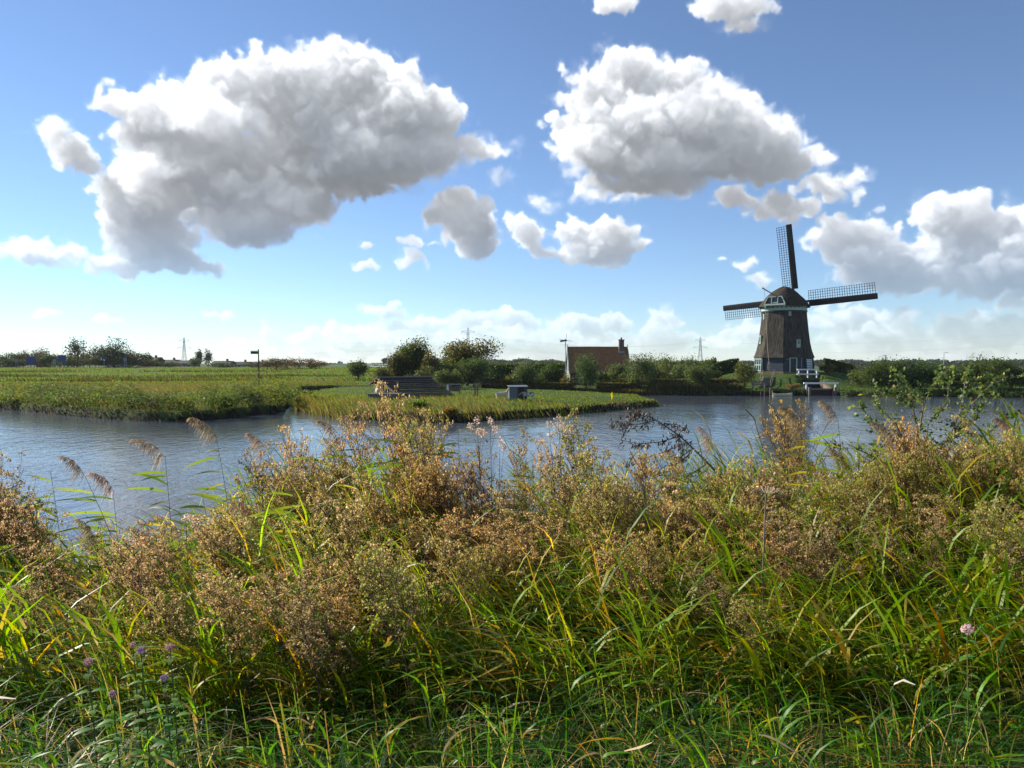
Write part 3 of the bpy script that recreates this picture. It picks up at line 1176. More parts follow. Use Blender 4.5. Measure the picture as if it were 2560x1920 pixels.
# ring under the cap with its row of openings
mb = MB()
N = 32
mb.loft([octa(3.06, 9.22, 0, N), octa(3.10, 9.30, 0, N), octa(3.06, 9.95, 0, N), octa(2.9, 10.0, 0, N)])
cur = mb.build('cap_ring', M['mint'], mill)
for k in range(N):
    a = 2 * math.pi * (k + .5) / N
    p = Vector((3.07 * math.sin(a), -3.07 * math.cos(a), 9.66))
    MB().box(p, (.26, .05, .10), a).build('ring_slot', M['tar'], cur)
mb = MB()
mb.loft([octa(3.10, 9.05, 0, 16), octa(3.14, 9.23, 0, 16)], cap=True)
mb.build('curb', M['blueboard'], mill)
# the thatched cap; its rear looks towards the viewer's left
YAW = R(22)
axis = Vector((math.sin(YAW), math.cos(YAW), 0))      # away from the viewer, to the sails
side = Vector((math.cos(YAW), -math.sin(YAW), 0))
CZ = 9.78
zs = [0, .12, .4, .8, 1.25, 1.7, 2.15, 2.5, 2.75, 2.92, 2.99]
wa = [3.42, 3.36, 3.18, 2.90, 2.52, 2.08, 1.58, 1.10, .70, .34, .06]
rear = [3.55, 3.5, 3.40, 3.22, 2.95, 2.55, 2.0, 1.4, .9, .45, .08]
front = [3.4, 3.36, 3.3, 3.2, 3.05, 2.8, 2.5, 2.1, 1.6, 1.0, .5]
mb = MB()
rings = []
for z, a_, b_, f_ in zip(zs, wa, rear, front):
    ring = []
    for k in range(36):
        t = 2 * math.pi * k / 36
        ct, st = math.cos(t), math.sin(t)
        e_ = .88
        x = a_ * math.copysign(abs(st) ** e_, st)
        y = (f_ if ct > 0 else b_) * math.copysign(abs(ct) ** e_, ct)
        ring.append(side * x + axis * y + Vector((0, 0, CZ + z + .05 * math.sin(5 * t + z * 3))))
    rings.append(ring)
under = [p * .86 + Vector((0, 0, p.z * .14 + .16)) for p in rings[0]]
mb.loft([under] + rings)
cap = mb.build('cap', M['cap_thatch'], mill, smooth=True)


def capp(x, y, z):
    return side * x + axis * y + Vector((0, 0, CZ + z))


ry_ = -3.38
mb = MB()
mb.hexa([capp(-1.42, ry_ + .02, .28), capp(1.42, ry_ + .02, .28), capp(1.42, ry_ + .9, .28), capp(-1.42, ry_ + .9, .28),
         capp(-.95, ry_ + .12, 1.32), capp(.95, ry_ + .12, 1.32), capp(.95, ry_ + .9, 1.32), capp(-.95, ry_ + .9, 1.32)])
gab = mb.build('gable_boards', M['tar'], mill)
mb = MB()
mb.beam(capp(-1.52, ry_ - .02, .26), capp(1.52, ry_ - .02, .26), .16, .24)
mb.build('gable_sill', M['mint'], gab)
for s in (-1, 1):
    MB().beam(capp(s * 1.45, ry_ - .02, .40), capp(s * .98, ry_ + .06, 1.34), .12, .16, axis).build('gable_edge', M['mint'], gab)
MB().beam(capp(-1.02, ry_ + .06, 1.34), capp(1.02, ry_ + .06, 1.34), .14, .12).build('gable_head', M['mint'], gab)
for s in (-1, 1):
    MB().beam(capp(s * .46, ry_ - .01, .40), capp(s * .44, ry_ + .05, 1.26), .10, .13, axis).build('mullion', M['mint'], gab)
MB().beam(capp(-.40, ry_ + .02, .52), capp(.40, ry_ + .02, .52), .08, .12).build('window_rail', M['mint'], gab)
for x0, x1 in ((-.38, .38), (.56, .98), (-.98, -.56)):
    mb = MB()
    mb.hexa([capp(x0, ry_ + .0, .55), capp(x1, ry_ + .0, .55), capp(x1, ry_ + .03, .55), capp(x0, ry_ + .03, .55),
             capp(x0, ry_ + .07, 1.22), capp(x1, ry_ + .07, 1.22), capp(x1, ry_ + .1, 1.22), capp(x0, ry_ + .1, 1.22)])
    mb.build('pane', M['glass'], gab)
# lower mint weather board below the gable
MB().beam(capp(-1.5, ry_ + .06, .02), capp(1.5, ry_ + .06, .02), .10, .14).build('weather_board', M['mint'], mill)
# brake lever and rope
lev0, lev1 = capp(.55, ry_ + .1, 1.18), capp(-1.05, ry_ - 1.3, 2.42)
mb = MB()
mb.beam(lev0, lev1, .11, .13)
mb.box(lev1 + Vector((-.08, 0, .06)), (.2, .2, .22))
mb.build('brake_lever', M['greywood'], mill)
rp0 = lev1 + Vector((.1, .1, 0))
rp1 = Vector((rp0.x + .55, -4.6, 3.3))
rp2 = Vector((rp0.x + .72, -4.62, 1.9))
MB().tube([rp0, rp0.lerp(rp1, .5), rp1, rp2], .03, 5).build('brake_rope', M['rope'], mill)
mb = MB()
lp = [rp2 + Vector((.13 * math.sin(t), 0, -.55 + .55 * math.cos(t))) for t in np.linspace(0, 2 * math.pi, 13)]
mb.tube(lp, .035, 5)
mb.build('rope_loop', M['rope'], mill)
MB().tube([Vector((2.35, -3.45, .7)), Vector((2.3, -3.4, 2.6))], .03, 5).build('lightning_cable', M['steel'], mill)
MB().beam(facepoint(0, .1, 2.35, .09), facepoint(0, .3, 2.40, .09), .04, .14).build('name_board', M['wood'], mill)
# sails
TILT = R(8)
hub = axis * 3.9 + Vector((0, 0, 10.72))
nrm = axis * math.cos(TILT) + Vector((0, 0, math.sin(TILT)))
upv = Vector((0, 0, math.cos(TILT))) - axis * math.sin(TILT)
MB().tube([axis * .5 + Vector((0, 0, 10.3)), hub + nrm * .5], .38, 10).build('windshaft', M['tar'], mill)
mb = MB()
mb.box(hub, (.95, .95, .95), -YAW)
mb.build('sail_head', M['tar'], mill)
PH = R(3.4)
RS = 11.35
for k in range(4):
    ph = PH + k * math.pi / 2
    dirv = upv * math.cos(ph) - side * math.sin(ph)
    cv = -(upv * math.sin(ph)) - side * math.cos(ph)          # counter-clockwise side as seen from the rear
    h0 = hub + nrm * (.16 if k % 2 else -.16)

    def sp(r, c, n_=0.0):
        return h0 + dirv * r + cv * c + nrm * n_
    mb = MB()
    mb.hexa([sp(0, -.17, -.15), sp(0, .17, -.15), sp(0, .17, .15), sp(0, -.17, .15),
             sp(RS, -.07, -.07), sp(RS, .07, -.07), sp(RS, .07, .07), sp(RS, -.07, .07)])
    sail = mb.build('sail', M['tar'], mill)
    mb = MB()
    # dark leading board, rounded like a wing
    sec = [(-.0, .10), (-.25, .15), (-.55, .12), (-.78, .0), (-.60, -.06), (-.25, -.08), (-.0, -.085)]
    ra_ = []
    for r in (2.0, 4.5, 7.5, RS):
        sc = 1.0 if r < 11 else .98
        ra_.append([sp(r, c * sc, n_) for c, n_ in sec])
    mb.loft(ra_)
    mb.build('leading_board', M['tar'], sail)
    mb = MB()
    r_in, r_out = 2.0, RS - .22
    nb = 27
    for i in range(nb + 1):
        r = r_in + (r_out - r_in) * i / nb
        tw = .18 * (1 - i / nb)
        mb.beam(sp(r, .0, .0), sp(r, 1.52, tw), .055, .05, nrm)
    for c in (.42, .78, 1.14, 1.50):
        mb.beam(sp(r_in, c, .18 * c / 1.5), sp(r_out, c, 0), .05, .05, nrm)
    lat = mb.build('lattice', M['bar'], sail)
    lat['kind'] = 'stuff'

# ------------------------------------------------------------------ around the mill
# mill race: side walls, dark gate, railings
ca, cb = Vector((*CH_A, 0)), Vector((*CH_B, 0))
ddir = (cb - ca).normalized()
dside = Vector((-ddir.y, ddir.x, 0))
race = empty('mill_race', (ca.x, ca.y, 0), 'dark brick mill race running from the windmill down to the water', 'sluice')
for s in (-1, 1):
    a, b = ca + dside * (s * 1.5), cb + dside * (s * 1.5)
    t0, t1 = 1.75, .55
    w_ = dside * .2
    mb = MB()
    mb.hexa([a - w_ + Vector((0, 0, -1)), a + w_ + Vector((0, 0, -1)), b + w_ + Vector((0, 0, -1)), b - w_ + Vector((0, 0, -1)),
             a - w_ + Vector((0, 0, t0)), a + w_ + Vector((0, 0, t0)), b + w_ + Vector((0, 0, t1)), b - w_ + Vector((0, 0, t1))])
    mb.build('side_wall', M['brick'] if s > 0 else M['darkbrick'], race, world=True)
for i in range(9):
    p = ca + dside * (-1.2 + i * .3) + ddir * .5
    MB().box(p + Vector((0, 0, .55)), (.27, .08, 2.6), math.atan2(dside.y, dside.x)).build('gate_plank', M['tar'], race, world=True)
MB().box(ca + ddir * -.4 + Vector((0, 0, 1.80)), (3.6, 1.4, .14), math.atan2(dside.y, dside.x)).build('deck', M['greywood'], race, world=True)


def railing(name, label, pa, pb, h, nposts, rails, mat, th=.13, zb=None, over=.25):
    pa, pb = Vector(pa), Vector(pb)
    o = empty(name, pa, label, 'railing')
    d = (pb - pa).normalized()
    for i in range(nposts):
        p = pa.lerp(pb, i / (nposts - 1))
        MB().box(p + Vector((0, 0, h / 2 - .1)), (th, th, h + .2 - .02), math.atan2(d.y, d.x)).build('post', mat, o, world=True)
    for z in rails:
        MB().beam(pa - d * over + Vector((0, 0, z)), pb + d * over + Vector((0, 0, z)), th * 1.15, th * 1.25).build('rail', mat, o, world=True)
    return o


pa = at(1997, 941, 103.2)
pb = at(2042, 941, 103.2)
railing('white_railing', 'white double-rail wooden railing on the deck beside the mill door', pa, pb, .86, 3, (.30, .92), M['white'], .14)
pa = at(2016, 974, 96.2)
pb = at(2089, 974, 96.2)
railing('white_barrier', 'long white single-rail barrier across the mill race outlet at the water', pa, pb, .74, 2, (.80,), M['white'], .16, over=.35)
cul = empty('sluice_front', at(2045, 988, 95.2), 'low dark brick sluice front with a pale timber beam at the waterline', 'sluice')
MB().box(at(2052, 982, 95.35), (3.0, .35, 1.1)).build('front_wall', M['darkbrick'], cul, world=True)
MB().beam(at(2022, 973, 94.9), at(2076, 973, 94.9), .22, .20).build('beam', M['wood'], cul, world=True)
for px in (2024, 2088):
    MB().box(at(px, 983, 94.8), (.26, .26, 1.5)).build('post', M['greywood'], cul, world=True)

# ramp with handrails on the mound
ramp = empty('plank_stair', at(1915, 968, 98.6), 'steep grey plank stair with thin handrails up the grassy mill mound', 'stair')
a, b = at(1912, 968, 98.8), at(1922, 943, 103.0)
dv = (b - a)
sd_ = Vector((1, 0, 0)) * .75
for i in range(9):
    p = a.lerp(b, (i + .5) / 9)
    MB().box(p + Vector((0, 0, .10)), (1.45, .42, .06)).build('tread', M['greywood'], ramp, world=True)
for s in (-1, 1):
    MB().beam(a + sd_ * s, b + sd_ * s, .08, .22).build('stringer', M['wood'], ramp, world=True)
    MB().beam(a + sd_ * s + Vector((0, 0, .95)), b + sd_ * s + Vector((0, 0, .95)), .06, .07).build('handrail', M['wood'], ramp, world=True)
    for t in (0.02, .5, .98):
        p = a.lerp(b, t) + sd_ * s
        MB().beam(p + Vector((0, 0, -.2)), p + Vector((0, 0, .94)), .07, .07).build('post', M['wood'], ramp, world=True)


def bench(px, py, Y, label, w=1.7, rz=0.0):
    p = at(px, py, Y)
    p.z = gz(p.x, p.y)
    o = empty('garden_bench', p, label, 'bench', rz=rz)
    for i in range(3):
        MB().box((0, -.15 + i * .16, .46), (w, .13, .04)).build('seat_slat', M['greywood'], o)
    for i in range(3):
        MB().box((0, .26 + i * .03, .58 + i * .17), (w, .035, .13)).build('back_slat', M['greywood'], o)
    for s in (-1, 1):
        MB().beam((s * (w / 2 - .1), -.2, 0), (s * (w / 2 - .1), -.2, .62), .08, .08).build('leg', M['greywood'], o)
        MB().beam((s * (w / 2 - .1), .22, 0), (s * (w / 2 - .1), .34, .98), .08, .08).build('leg', M['greywood'], o)
        MB().beam((s * (w / 2 - .1), -.24, .63), (s * (w / 2 - .1), .28, .66), .07, .05).build('armrest', M['greywood'], o)
    return o


bench(1897, 968, 97.6, 'grey wooden garden bench on the grass left of the mill stair')

# small rowing boat and mooring posts
bp = at(1956, 988, 94.0)
bp.z = 0.0
boat = empty('rowing_boat', bp, 'small pale yellow rowing boat moored at the grassy mill bank', 'boat', rz=R(-4))
L_ = 2.3
sec = []
for i in range(9):
    t = i / 8
    x = -L_ / 2 + L_ * t
    w_ = .52 * math.sin(math.pi * (.12 + .80 * t)) ** .7 * (1 if t < .92 else .75)
    sh = .25 + .14 * (2 * t - 1) ** 2
    sec.append([(x, -w_, sh), (x, -w_ * .8, .05), (x, 0, -.12), (x, w_ * .8, .05), (x, w_, sh), (x, w_ * .9, sh - .01), (x, w_ * .7, .10), (x, 0, .0),
                (x, -w_ * .7, .10), (x, -w_ * .9, sh - .01)])
mb = MB()
mb.loft(sec)
mb.build('hull', M['boat'], boat, smooth=False)
for x in (-.55, .35):
    MB().box((x, 0, .18), (.24, .84, .035)).build('thwart', M['wood'], boat)
for i, (px, py, hh) in enumerate(((1902, 987, 1.0), (1911, 987, 2.0), (1925, 986, 1.3), (1931, 987, .9), (1980, 986, .7))):
    p = at(px, py, 94.4)
    o = MB().tube([(p.x, p.y, -.6), (p.x, p.y, hh * .75)], .055, 7).build('mooring_post', M['wood'])
    tag(o, ['short weathered post in the water left of the tall mooring post', 'tallest weathered mooring post standing by the grey bench',
            'tall mooring post between bench and rowing boat', 'short mooring post just left of the rowing boat',
            'short post in the water right of the rowing boat'][i], 'post', 'mooring posts on the mill bank')
MB()
# gate posts right of the mill
for i, (px, ya, yb, wd) in enumerate(((2104, 930, 947, .12), (2112, 931, 948, .12), (2120, 926, 947, .10))):
    a, b = at(px, yb, 108), at(px, ya, 108)
    o = MB().beam((a.x, a.y, gz(a.x, a.y) - .1), b, wd, wd).build('fence_post', M['greywood'])
    tag(o, ['leftmost pale fence post right of the mill mound', 'middle pale fence post right of the mill mound', 'rightmost thin fence post before the big hedge'][i], 'post', 'fence posts right of the mill')
o = empty('leaning_fence', at(2096, 945, 107), 'grey leaning fence rails beside the posts right of the mill', 'fence')
a, b = at(2092, 932, 107), at(2112, 950, 104)
MB().beam(a, b, .08, .14).build('rail', M['greywood'], o, world=True)
MB().beam(a, (a.x, a.y, gz(a.x, a.y) - .1), .1, .1).build('post', M['greywood'], o, world=True)
MB().beam(b, (b.x, b.y, gz(b.x, b.y) - .1), .1, .1).build('post', M['greywood'], o, world=True)

# ------------------------------------------------------------------ cottage
HX0, HX1, HY0, HY1 = 8.25, 16.75, 109.3, 116.3
RIDGE, EAVE = 6.30, 2.9
HYM = (HY0 + HY1) / 2
house = empty('cottage', ((HX0 + HX1) / 2, HYM, gz(12, 112)), 'cottage with steep red tiled roof and chimney behind the willow bushes', 'house')
gzh = gz(12, 112)
for (nm, c, s) in (('wall', ((HX0 + HX1) / 2, HY0 + .1, (gzh + EAVE) / 2), (HX1 - HX0, .2, EAVE - gzh)),
                   ('wall', ((HX0 + HX1) / 2, HY1 - .1, (gzh + EAVE) / 2), (HX1 - HX0, .2, EAVE - gzh))):
    MB().box(c, s).build(nm, M['blueboard'], house, world=True)
for x, nm in ((HX0, 1), (HX1, -1)):
    nb = 22
    for i in range(nb):
        z0 = gzh + (RIDGE - .25 - gzh) * i / nb
        z1 = gzh + (RIDGE - .25 - gzh) * (i + 1) / nb + .02
        zc = (z0 + z1) / 2
        hw = (HY1 - HY0) / 2 if zc < EAVE else (HY1 - HY0) / 2 * (RIDGE - zc) / (RIDGE - EAVE)
        MB().box((x + nm * .02, HYM, zc), (.07 if i % 2 else .09, 2 * hw, z1 - z0)).build('gable_board', M['signwall'] if nm > 0 else M['blueboard'], house, world=True)
MB().box((HX0 - .05, HYM - 1.0, 3.4), (.08, .9, 1.0)).build('gable_window', M['glass'], house, world=True)
# tiled slopes: every course is a real step, with rolls along it
for sgn in (-1, 1):
    nc, nrl = 16, 42
    mb = MB()
    yb, zb = HYM + sgn * ((HY1 - HY0) / 2 + .35), EAVE - .32
    for c in range(nc):
        t0, t1 = c / nc, (c + 1.12) / nc
        ya, za = yb + (HYM - yb) * t0, zb + (RIDGE - zb) * t0 + .05
        y2, z2 = yb + (HYM - yb) * min(t1, 1), zb + (RIDGE - zb) * min(t1, 1)
        b0 = len(mb.v)
        for i in range(nrl * 2 + 1):
            x = HX0 - .12 + (HX1 - HX0 + .24) * i / (nrl * 2)
            dz_ = .045 * (1 if i % 2 else 0)
            mb.v += [(x, ya, za + dz_ - .07), (x, ya, za + dz_), (x, y2, z2 + dz_)]
        for i in range(nrl * 2):
            q = b0 + i * 3
            mb.f += [(q, q + 3, q + 4, q + 1), (q + 1, q + 4, q + 5, q + 2)]
    o = mb.build('roof_slope', M['tile'], house, world=True)
MB().tube([(HX0 - .1, HYM, RIDGE + .03), (HX1 + .1, HYM, RIDGE + .03)], .11, 8).build('ridge_tiles', M['tile'], house, world=True)
for x in (HX0 - .16, HX1 + .16):
    for sgn in (-1, 1):
        MB().beam((x, HYM, RIDGE + .12), (x, HYM + sgn * ((HY1 - HY0) / 2 + .4), EAVE - .32), .09, .30).build('barge_board', M['mint'], house, world=True)
    MB().beam((x, HYM, RIDGE - .3), (x, HYM, RIDGE + .45), .1, .1).build('finial', M['mint'], house, world=True)
chx = at(1553.5, 860, HYM - .6).x
chm = MB().box((chx, HYM - .5, 6.5), (.72, .72, 1.75)).build('chimney', M['chimney'], house, world=True)
MB().box((chx, HYM - .5, 7.40), (.84, .84, .12)).build('chimney_cap', M['chimney'], chm, world=True)
MB().tube([(chx, HYM - .5, 7.46), (chx, HYM - .5, 7.75)], .11, 8).build('chimney_pot', M['tar'], chm, world=True)
MB().box((chx, HYM - .75, 5.62), (.86, .5, .28)).build('flashing', M['lead'], chm, world=True)

# little wind vane on a mast at the gable
wx_ = at(1414, 850, HY0 + 1).x
vane = empty('wind_pump', (wx_, HY0 + 1.0, gz(wx_, HY0 + 1)), 'small four-bladed wind turbine on a thin mast at the cottage gable', 'turbine')
zh = at(1414, 851, HY0 + 1).z
MB().tube([(wx_, HY0 + 1, gz(wx_, HY0 + 1) - .1), (wx_, HY0 + 1, zh)], .05, 6).build('mast', M['steel'], vane, world=True)
MB().box((wx_ + .02, HY0 + 1, zh), (.28, .3, .28)).build('hub', M['pole'], vane, world=True)
for a in (8, 97, 188, 278):
    d = Vector((math.sin(R(a)), 0, math.cos(R(a))))
    MB().beam(Vector((wx_, HY0 + .8, zh)) + d * .1, Vector((wx_, HY0 + .8, zh)) + d * .95, .05, .11, (0, 1, 0)).build('blade', M['steel'], vane, world=True)
MB().beam((wx_, HY0 + 1.1, zh), (wx_ - .75, HY0 + 1.5, zh - .12), .05, .25).build('tail', M['pole'], vane, world=True)

# ------------------------------------------------------------------ barn roof on the peninsula
A_ = at(947, 944.5, 72.5)                     # gable apex
al = R(42)
rd = Vector((math.cos(al), math.sin(al), 0))     # ridge, going back to the right
gd = Vector((math.sin(al), -math.cos(al), 0))    # down the slope that faces us
LB, WB, HB = 5.9, 4.0, 1.74
bz = gz(A_.x, A_.y)
barn = empty('low_barn', (A_.x, A_.y, bz), 'low dark barn roof of overlapping boards standing in the peninsula grass', 'barn')
nr = 11
for i in range(nr):
    t0, t1 = i / nr, (i + 1.25) / nr
    z0 = lambda t: A_.z - HB * t
    a0 = A_ + gd * (WB * t0) + Vector((0, 0, -HB * t0 + .012))
    a1 = A_ + gd * (WB * min(t1, 1.03)) + Vector((0, 0, -HB * min(t1, 1.03) + .105))
    e_ = random.uniform(-.08, .08)
    j_ = random.uniform(-.015, .02)
    mb = MB()
    th = Vector((0, 0, -.035))
    b0, b1 = a0 + rd * (LB + e_), a1 + rd * (LB + e_)
    a1 = a1 + Vector((0, 0, j_))
    mb.hexa([a0 + th - rd * .15, a1 + th - rd * .15, b1 + th, b0 + th, a0 - rd * .15, a1 - rd * .15, b1, b0])
    mb.build('roof_board', M['slate'], barn, world=True)
for i in range(3):
    t0, t1 = i / 3, (i + 1.1) / 3
    a0 = A_ - gd * (1.15 * t0) + Vector((0, 0, -.62 * t0 + .01))
    a1 = A_ - gd * (1.15 * t1) + Vector((0, 0, -.62 * t1 + .05))
    mb = MB()
    th = Vector((0, 0, -.035))
    mb.hexa([a0 + th - rd * .25, a1 + th - rd * .25, a1 + th + rd * LB, a0 + th + rd * LB, a0 - rd * .25, a1 - rd * .25, a1 + rd * LB, a0 + rd * LB])
    mb.build('roof_board', M['slate'], barn, world=True)
MB().beam(A_ - rd * .2 + Vector((0, 0, .05)), A_ + rd * (LB + .5) + Vector((0, 0, .06)), .16, .10).build('ridge_beam', M['wood'], barn, world=True)
MB().beam(A_ - rd * .22 + Vector((0, 0, -.02)), A_ - rd * .22 + gd * (WB + .1) + Vector((0, 0, -HB - .03)), .08, .20, rd).build('barge_board', M['wood'], barn, world=True)
MB().beam(A_ - rd * .22 + Vector((0, 0, -.02)), A_ - rd * .28 - gd * 1.25 + Vector((0, 0, -.68)), .08, .17, rd).build('barge_board', M['wood'], barn, world=True)
for i in range(7):
    t = .10 + i * .10
    top = A_ + gd * (WB * t) + Vector((0, 0, -HB * t - .08))
    MB().beam((top.x, top.y, bz - .1), top, .07, .22, rd).build('gable_board', M['wood'], barn, world=True)
MB().box(A_ + gd * .5 + rd * 1.2 + Vector((0, 0, -.95)), (2.2, .1, 1.2), math.atan2(gd.y, gd.x)).build('back_panel', M['tar'], barn, world=True)
for (u_, w_) in ((LB - .2, WB * .92), (.2, WB * .96), (LB - .2, .1)):
    p = A_ + rd * u_ + gd * w_
    MB().beam((p.x, p.y, bz - .2), (p.x, p.y, A_.z - HB * w_ / WB - .08), .12, .12).build('post', M['wood'], barn, world=True)
# goat platform
pc_ = at(960, 984, 69.2)
plat = empty('wooden_platform', (pc_.x, pc_.y, gz(pc_.x, pc_.y)), 'weathered wooden platform in front of the low barn where a goat lies', 'platform')
pz = at(960, 982, 70.5).z
for i in range(8):
    MB().box((pc_.x + .1, pc_.y - .9 + i * .30, pz - .03 + .006 * (i % 3)), (2.9 - .03 * (i % 2), .27, .07), R(3)).build('plank', M['greywood'], plat, world=True)
MB().box((pc_.x + .1, pc_.y - 1.0, pz - .22), (2.7, .08, .30), R(3)).build('apron_board', M['greywood'], plat, world=True)
for sx_ in (-1.2, 1.3):
    for sy_ in (-.75, 1.0):
        p = Vector((pc_.x + sx_, pc_.y + sy_, 0))
        MB().beam((p.x, p.y, gz(p.x, p.y) - .1), (p.x, p.y, pz - .07), .1, .1).build('leg', M['wood'], plat, world=True)

# feed box, ramp, rack on the peninsula
bx = at(1294, 994, 66.5)
bx.z = gz(bx.x, bx.y)
fbx = empty('goat_shelter', bx, 'small box shelter with grey sheet lid between the two standing goats', 'shelter', rz=R(8))
hgt = at(1294, 968, 66.5).z - bx.z
MB().box((-.74, 0, hgt / 2), (.06, 1.0, hgt)).build('side', M['zinc'], fbx)
MB().box((.74, 0, hgt / 2), (.06, 1.0, hgt)).build('side', M['greywood'], fbx)
for i in range(5):
    MB().box((-.56 + i * .28, .46, hgt / 2), (.27, .05, hgt - .02)).build('back_board', M['wood'], fbx)
MB().box((-.40, -.48, hgt / 2), (.62, .05, hgt)).build('front_sheet', M['zinc'], fbx)
mb = MB()
mb.hexa([(-.85, -.65, hgt + .0), (.85, -.65, hgt + .02), (.85, .6, hgt + .12), (-.85, .6, hgt + .10), (-.85, -.65, hgt + .06), (.85, -.65, hgt + .08), (.85, .6, hgt + .18), (-.85, .6, hgt + .16)])
mb.build('lid', M['zinc'], fbx)
rk = at(1134, 978, 80)
rk.z = gz(rk.x, rk.y)
rack = empty('hay_rack', rk, 'small pale hay rack with white front post right of the barn', 'rack')
hr = at(1134, 962, 80).z - rk.z
for sx_ in (-.62, .62):
    for sy_ in (-.3, .3):
        MB().beam((sx_, sy_, -.1), (sx_, sy_, hr), .16 if sx_ < 0 else .06, .10).build('leg', M['white'] if sx_ < 0 else M['wood'], rack)
MB().box((0, 0, hr + .04), (1.5, .8, .07)).build('top', M['zinc'], rack)
MB().box((0, .32, hr * .55), (1.2, .04, .5)).build('back', M['wood'], rack)
sp0, sp1 = at(1166, 971, 72), at(1196, 957.5, 72)
see = empty('climbing_plank', (sp1.x, sp1.y, gz(sp1.x, sp1.y)), 'slanting wooden climbing plank on posts for the goats', 'plank')
MB().beam(sp0, sp1, .30, .07).build('plank', M['wood'], see, world=True)
for px, y1 in ((1188, 962), (1194, 960)):
    a = at(px, y1, 72 + (px - 1188) * .1)
    MB().beam((a.x, a.y, gz(a.x, a.y) - .1), a, .14, .14).build('post', M['wood'], see, world=True)


# ------------------------------------------------------------------ goats
def coat(name, base, patch, thr):
    m, n, l = new_mat(name)
    out = n.new('ShaderNodeOutputMaterial')
    p = n.new('ShaderNodeBsdfPrincipled')
    p.inputs['Roughness'].default_value = .9
    tc = n.new('ShaderNodeTexCoord')
    z = n.new('ShaderNodeTexNoise')
    z.inputs['Scale'].default_value = 2.6
    z.inputs['Detail'].default_value = 3
    l.new(tc.outputs['Object'], z.inputs['Vector'])
    rp = n.new('ShaderNodeMapRange')
    rp.inputs[1].default_value, rp.inputs[2].default_value = thr, thr + .04
    l.new(z.outputs['Fac'], rp.inputs[0])
    mx = n.new('ShaderNodeMix')
    mx.data_type = 'RGBA'
    l.new(rp.outputs[0], mx.inputs[0])
    mx.inputs[6].default_value = (*base, 1)
    mx.inputs[7].default_value = (*patch, 1)
    l.new(mx.outputs[2], p.inputs['Base Color'])
    l.new(p.outputs[0], out.inputs[0])
    return m


def goat(loc, rz, label, mat, lying=False, size=1.0, graze=False, headmat=None):
    o = empty('goat', loc, label, 'goat', rz=rz)
    o.scale = (size,) * 3
    # joints: x forward
    zb = .26 if lying else .56
    J, E, Rr = [], [], []

    def j(p, r, parent=None):
        J.append(p)
        Rr.append(r)
        if parent is not None:
            E.append((parent, len(J) - 1))
        return len(J) - 1
    pel = j((-.36, 0, zb + .02), .150)
    mid_ = j((-.05, 0, zb - .02), .185, pel)
    che = j((.28, 0, zb), .170, mid_)
    nk0 = j((.42, 0, zb + .10), .115, che)
    if graze:
        nk1 = j((.58, 0, zb + .10), .080, nk0)
        hd = j((.68, 0, zb + .02), .078, nk1)
        mz = j((.80, 0, zb - .14), .048, hd)
    else:
        nk1 = j((.50, 0, zb + .30), .080, nk0)
        hd = j((.56, 0, zb + .42), .080, nk1)
        mz = j((.75, 0, zb + .35), .048, hd)
    tl = j((-.52, 0, zb + .12), .035, pel)
    j((-.58, 0, zb + .16), .015, tl)
    for s in (-1, 1):
        if lying:
            k = j((.34, s * .13, zb - .12), .065, che)
            k = j((.46, s * .16, .05), .045, k)
            j((.26, s * .17, .04), .030, k)
            k = j((-.36, s * .16, zb - .06), .10, pel)
            k = j((-.14, s * .22, .09), .055, k)
            j((-.40, s * .24, .035), .03, k)
        else:
            k = j((.30, s * .10, zb - .16), .070, che)
            k = j((.31, s * .10, .27), .040, k)
            k = j((.29, s * .10, .05), .030, k)
            j((.32, s * .10, .015), .034, k)
            k = j((-.36, s * .11, zb - .14), .095, pel)
            k = j((-.30, s * .11, .36), .055, k)
            k = j((-.43, s * .11, .21), .035, k)
            k = j((-.40, s * .11, .04), .030, k)
            j((-.37, s * .11, .015), .034, k)
    me = bpy.data.meshes.new('body')
    me.from_pydata(J, E, [])
    me.materials.append(mat)
    b = bpy.data.objects.new('body', me)
    COL.objects.link(b)
    b.parent = o
    sk = b.modifiers.new('skin', 'SKIN')
    for i, r in enumerate(Rr):
        me.skin_vertices[0].data[i].radius = (r, r)
    me.skin_vertices[0].data[0].use_root = True
    sk.use_smooth_shade = True
    b.modifiers.new('subsurf', 'SUBSURF').levels = 2
    b.modifiers['subsurf'].render_levels = 2
    H0 = Vector(J[hd])
    for s in (-1, 1):
        MB().tube([H0 + Vector((-.01, s * .04, .05)), H0 + Vector((-.06, s * .07, .17)), H0 + Vector((-.15, s * .10, .26)), H0 + Vector((-.24, s * .13, .29))],
                  [.026, .022, .016, .005], 6).build('horn', M['pole'], o)
        mb = MB()
        e0 = H0 + Vector((-.03, s * .07, .02))
        mb.hexa([e0 + Vector(p) for p in ((-.03, 0, -.01), (.03, 0, -.01), (.02, s * .13, -.05), (-.02, s * .13, -.05),
                                         (-.03, 0, .01), (.03, 0, .01), (.02, s * .13, -.035), (-.02, s * .13, -.035))])
        mb.build('ear', headmat or mat, o)
        MB().tube([H0 + Vector((.075, s * .055, .02)), H0 + Vector((.085, s * .066, .02))], .012, 5).build('eye', M['tar'], o)
    mp_ = Vector(J[mz])
    MB().tube([mp_ + Vector((-.02, 0, -.03)), mp_ + Vector((-.04, 0, -.13))], [.02, .004], 5).build('beard', mat, o)
    return o


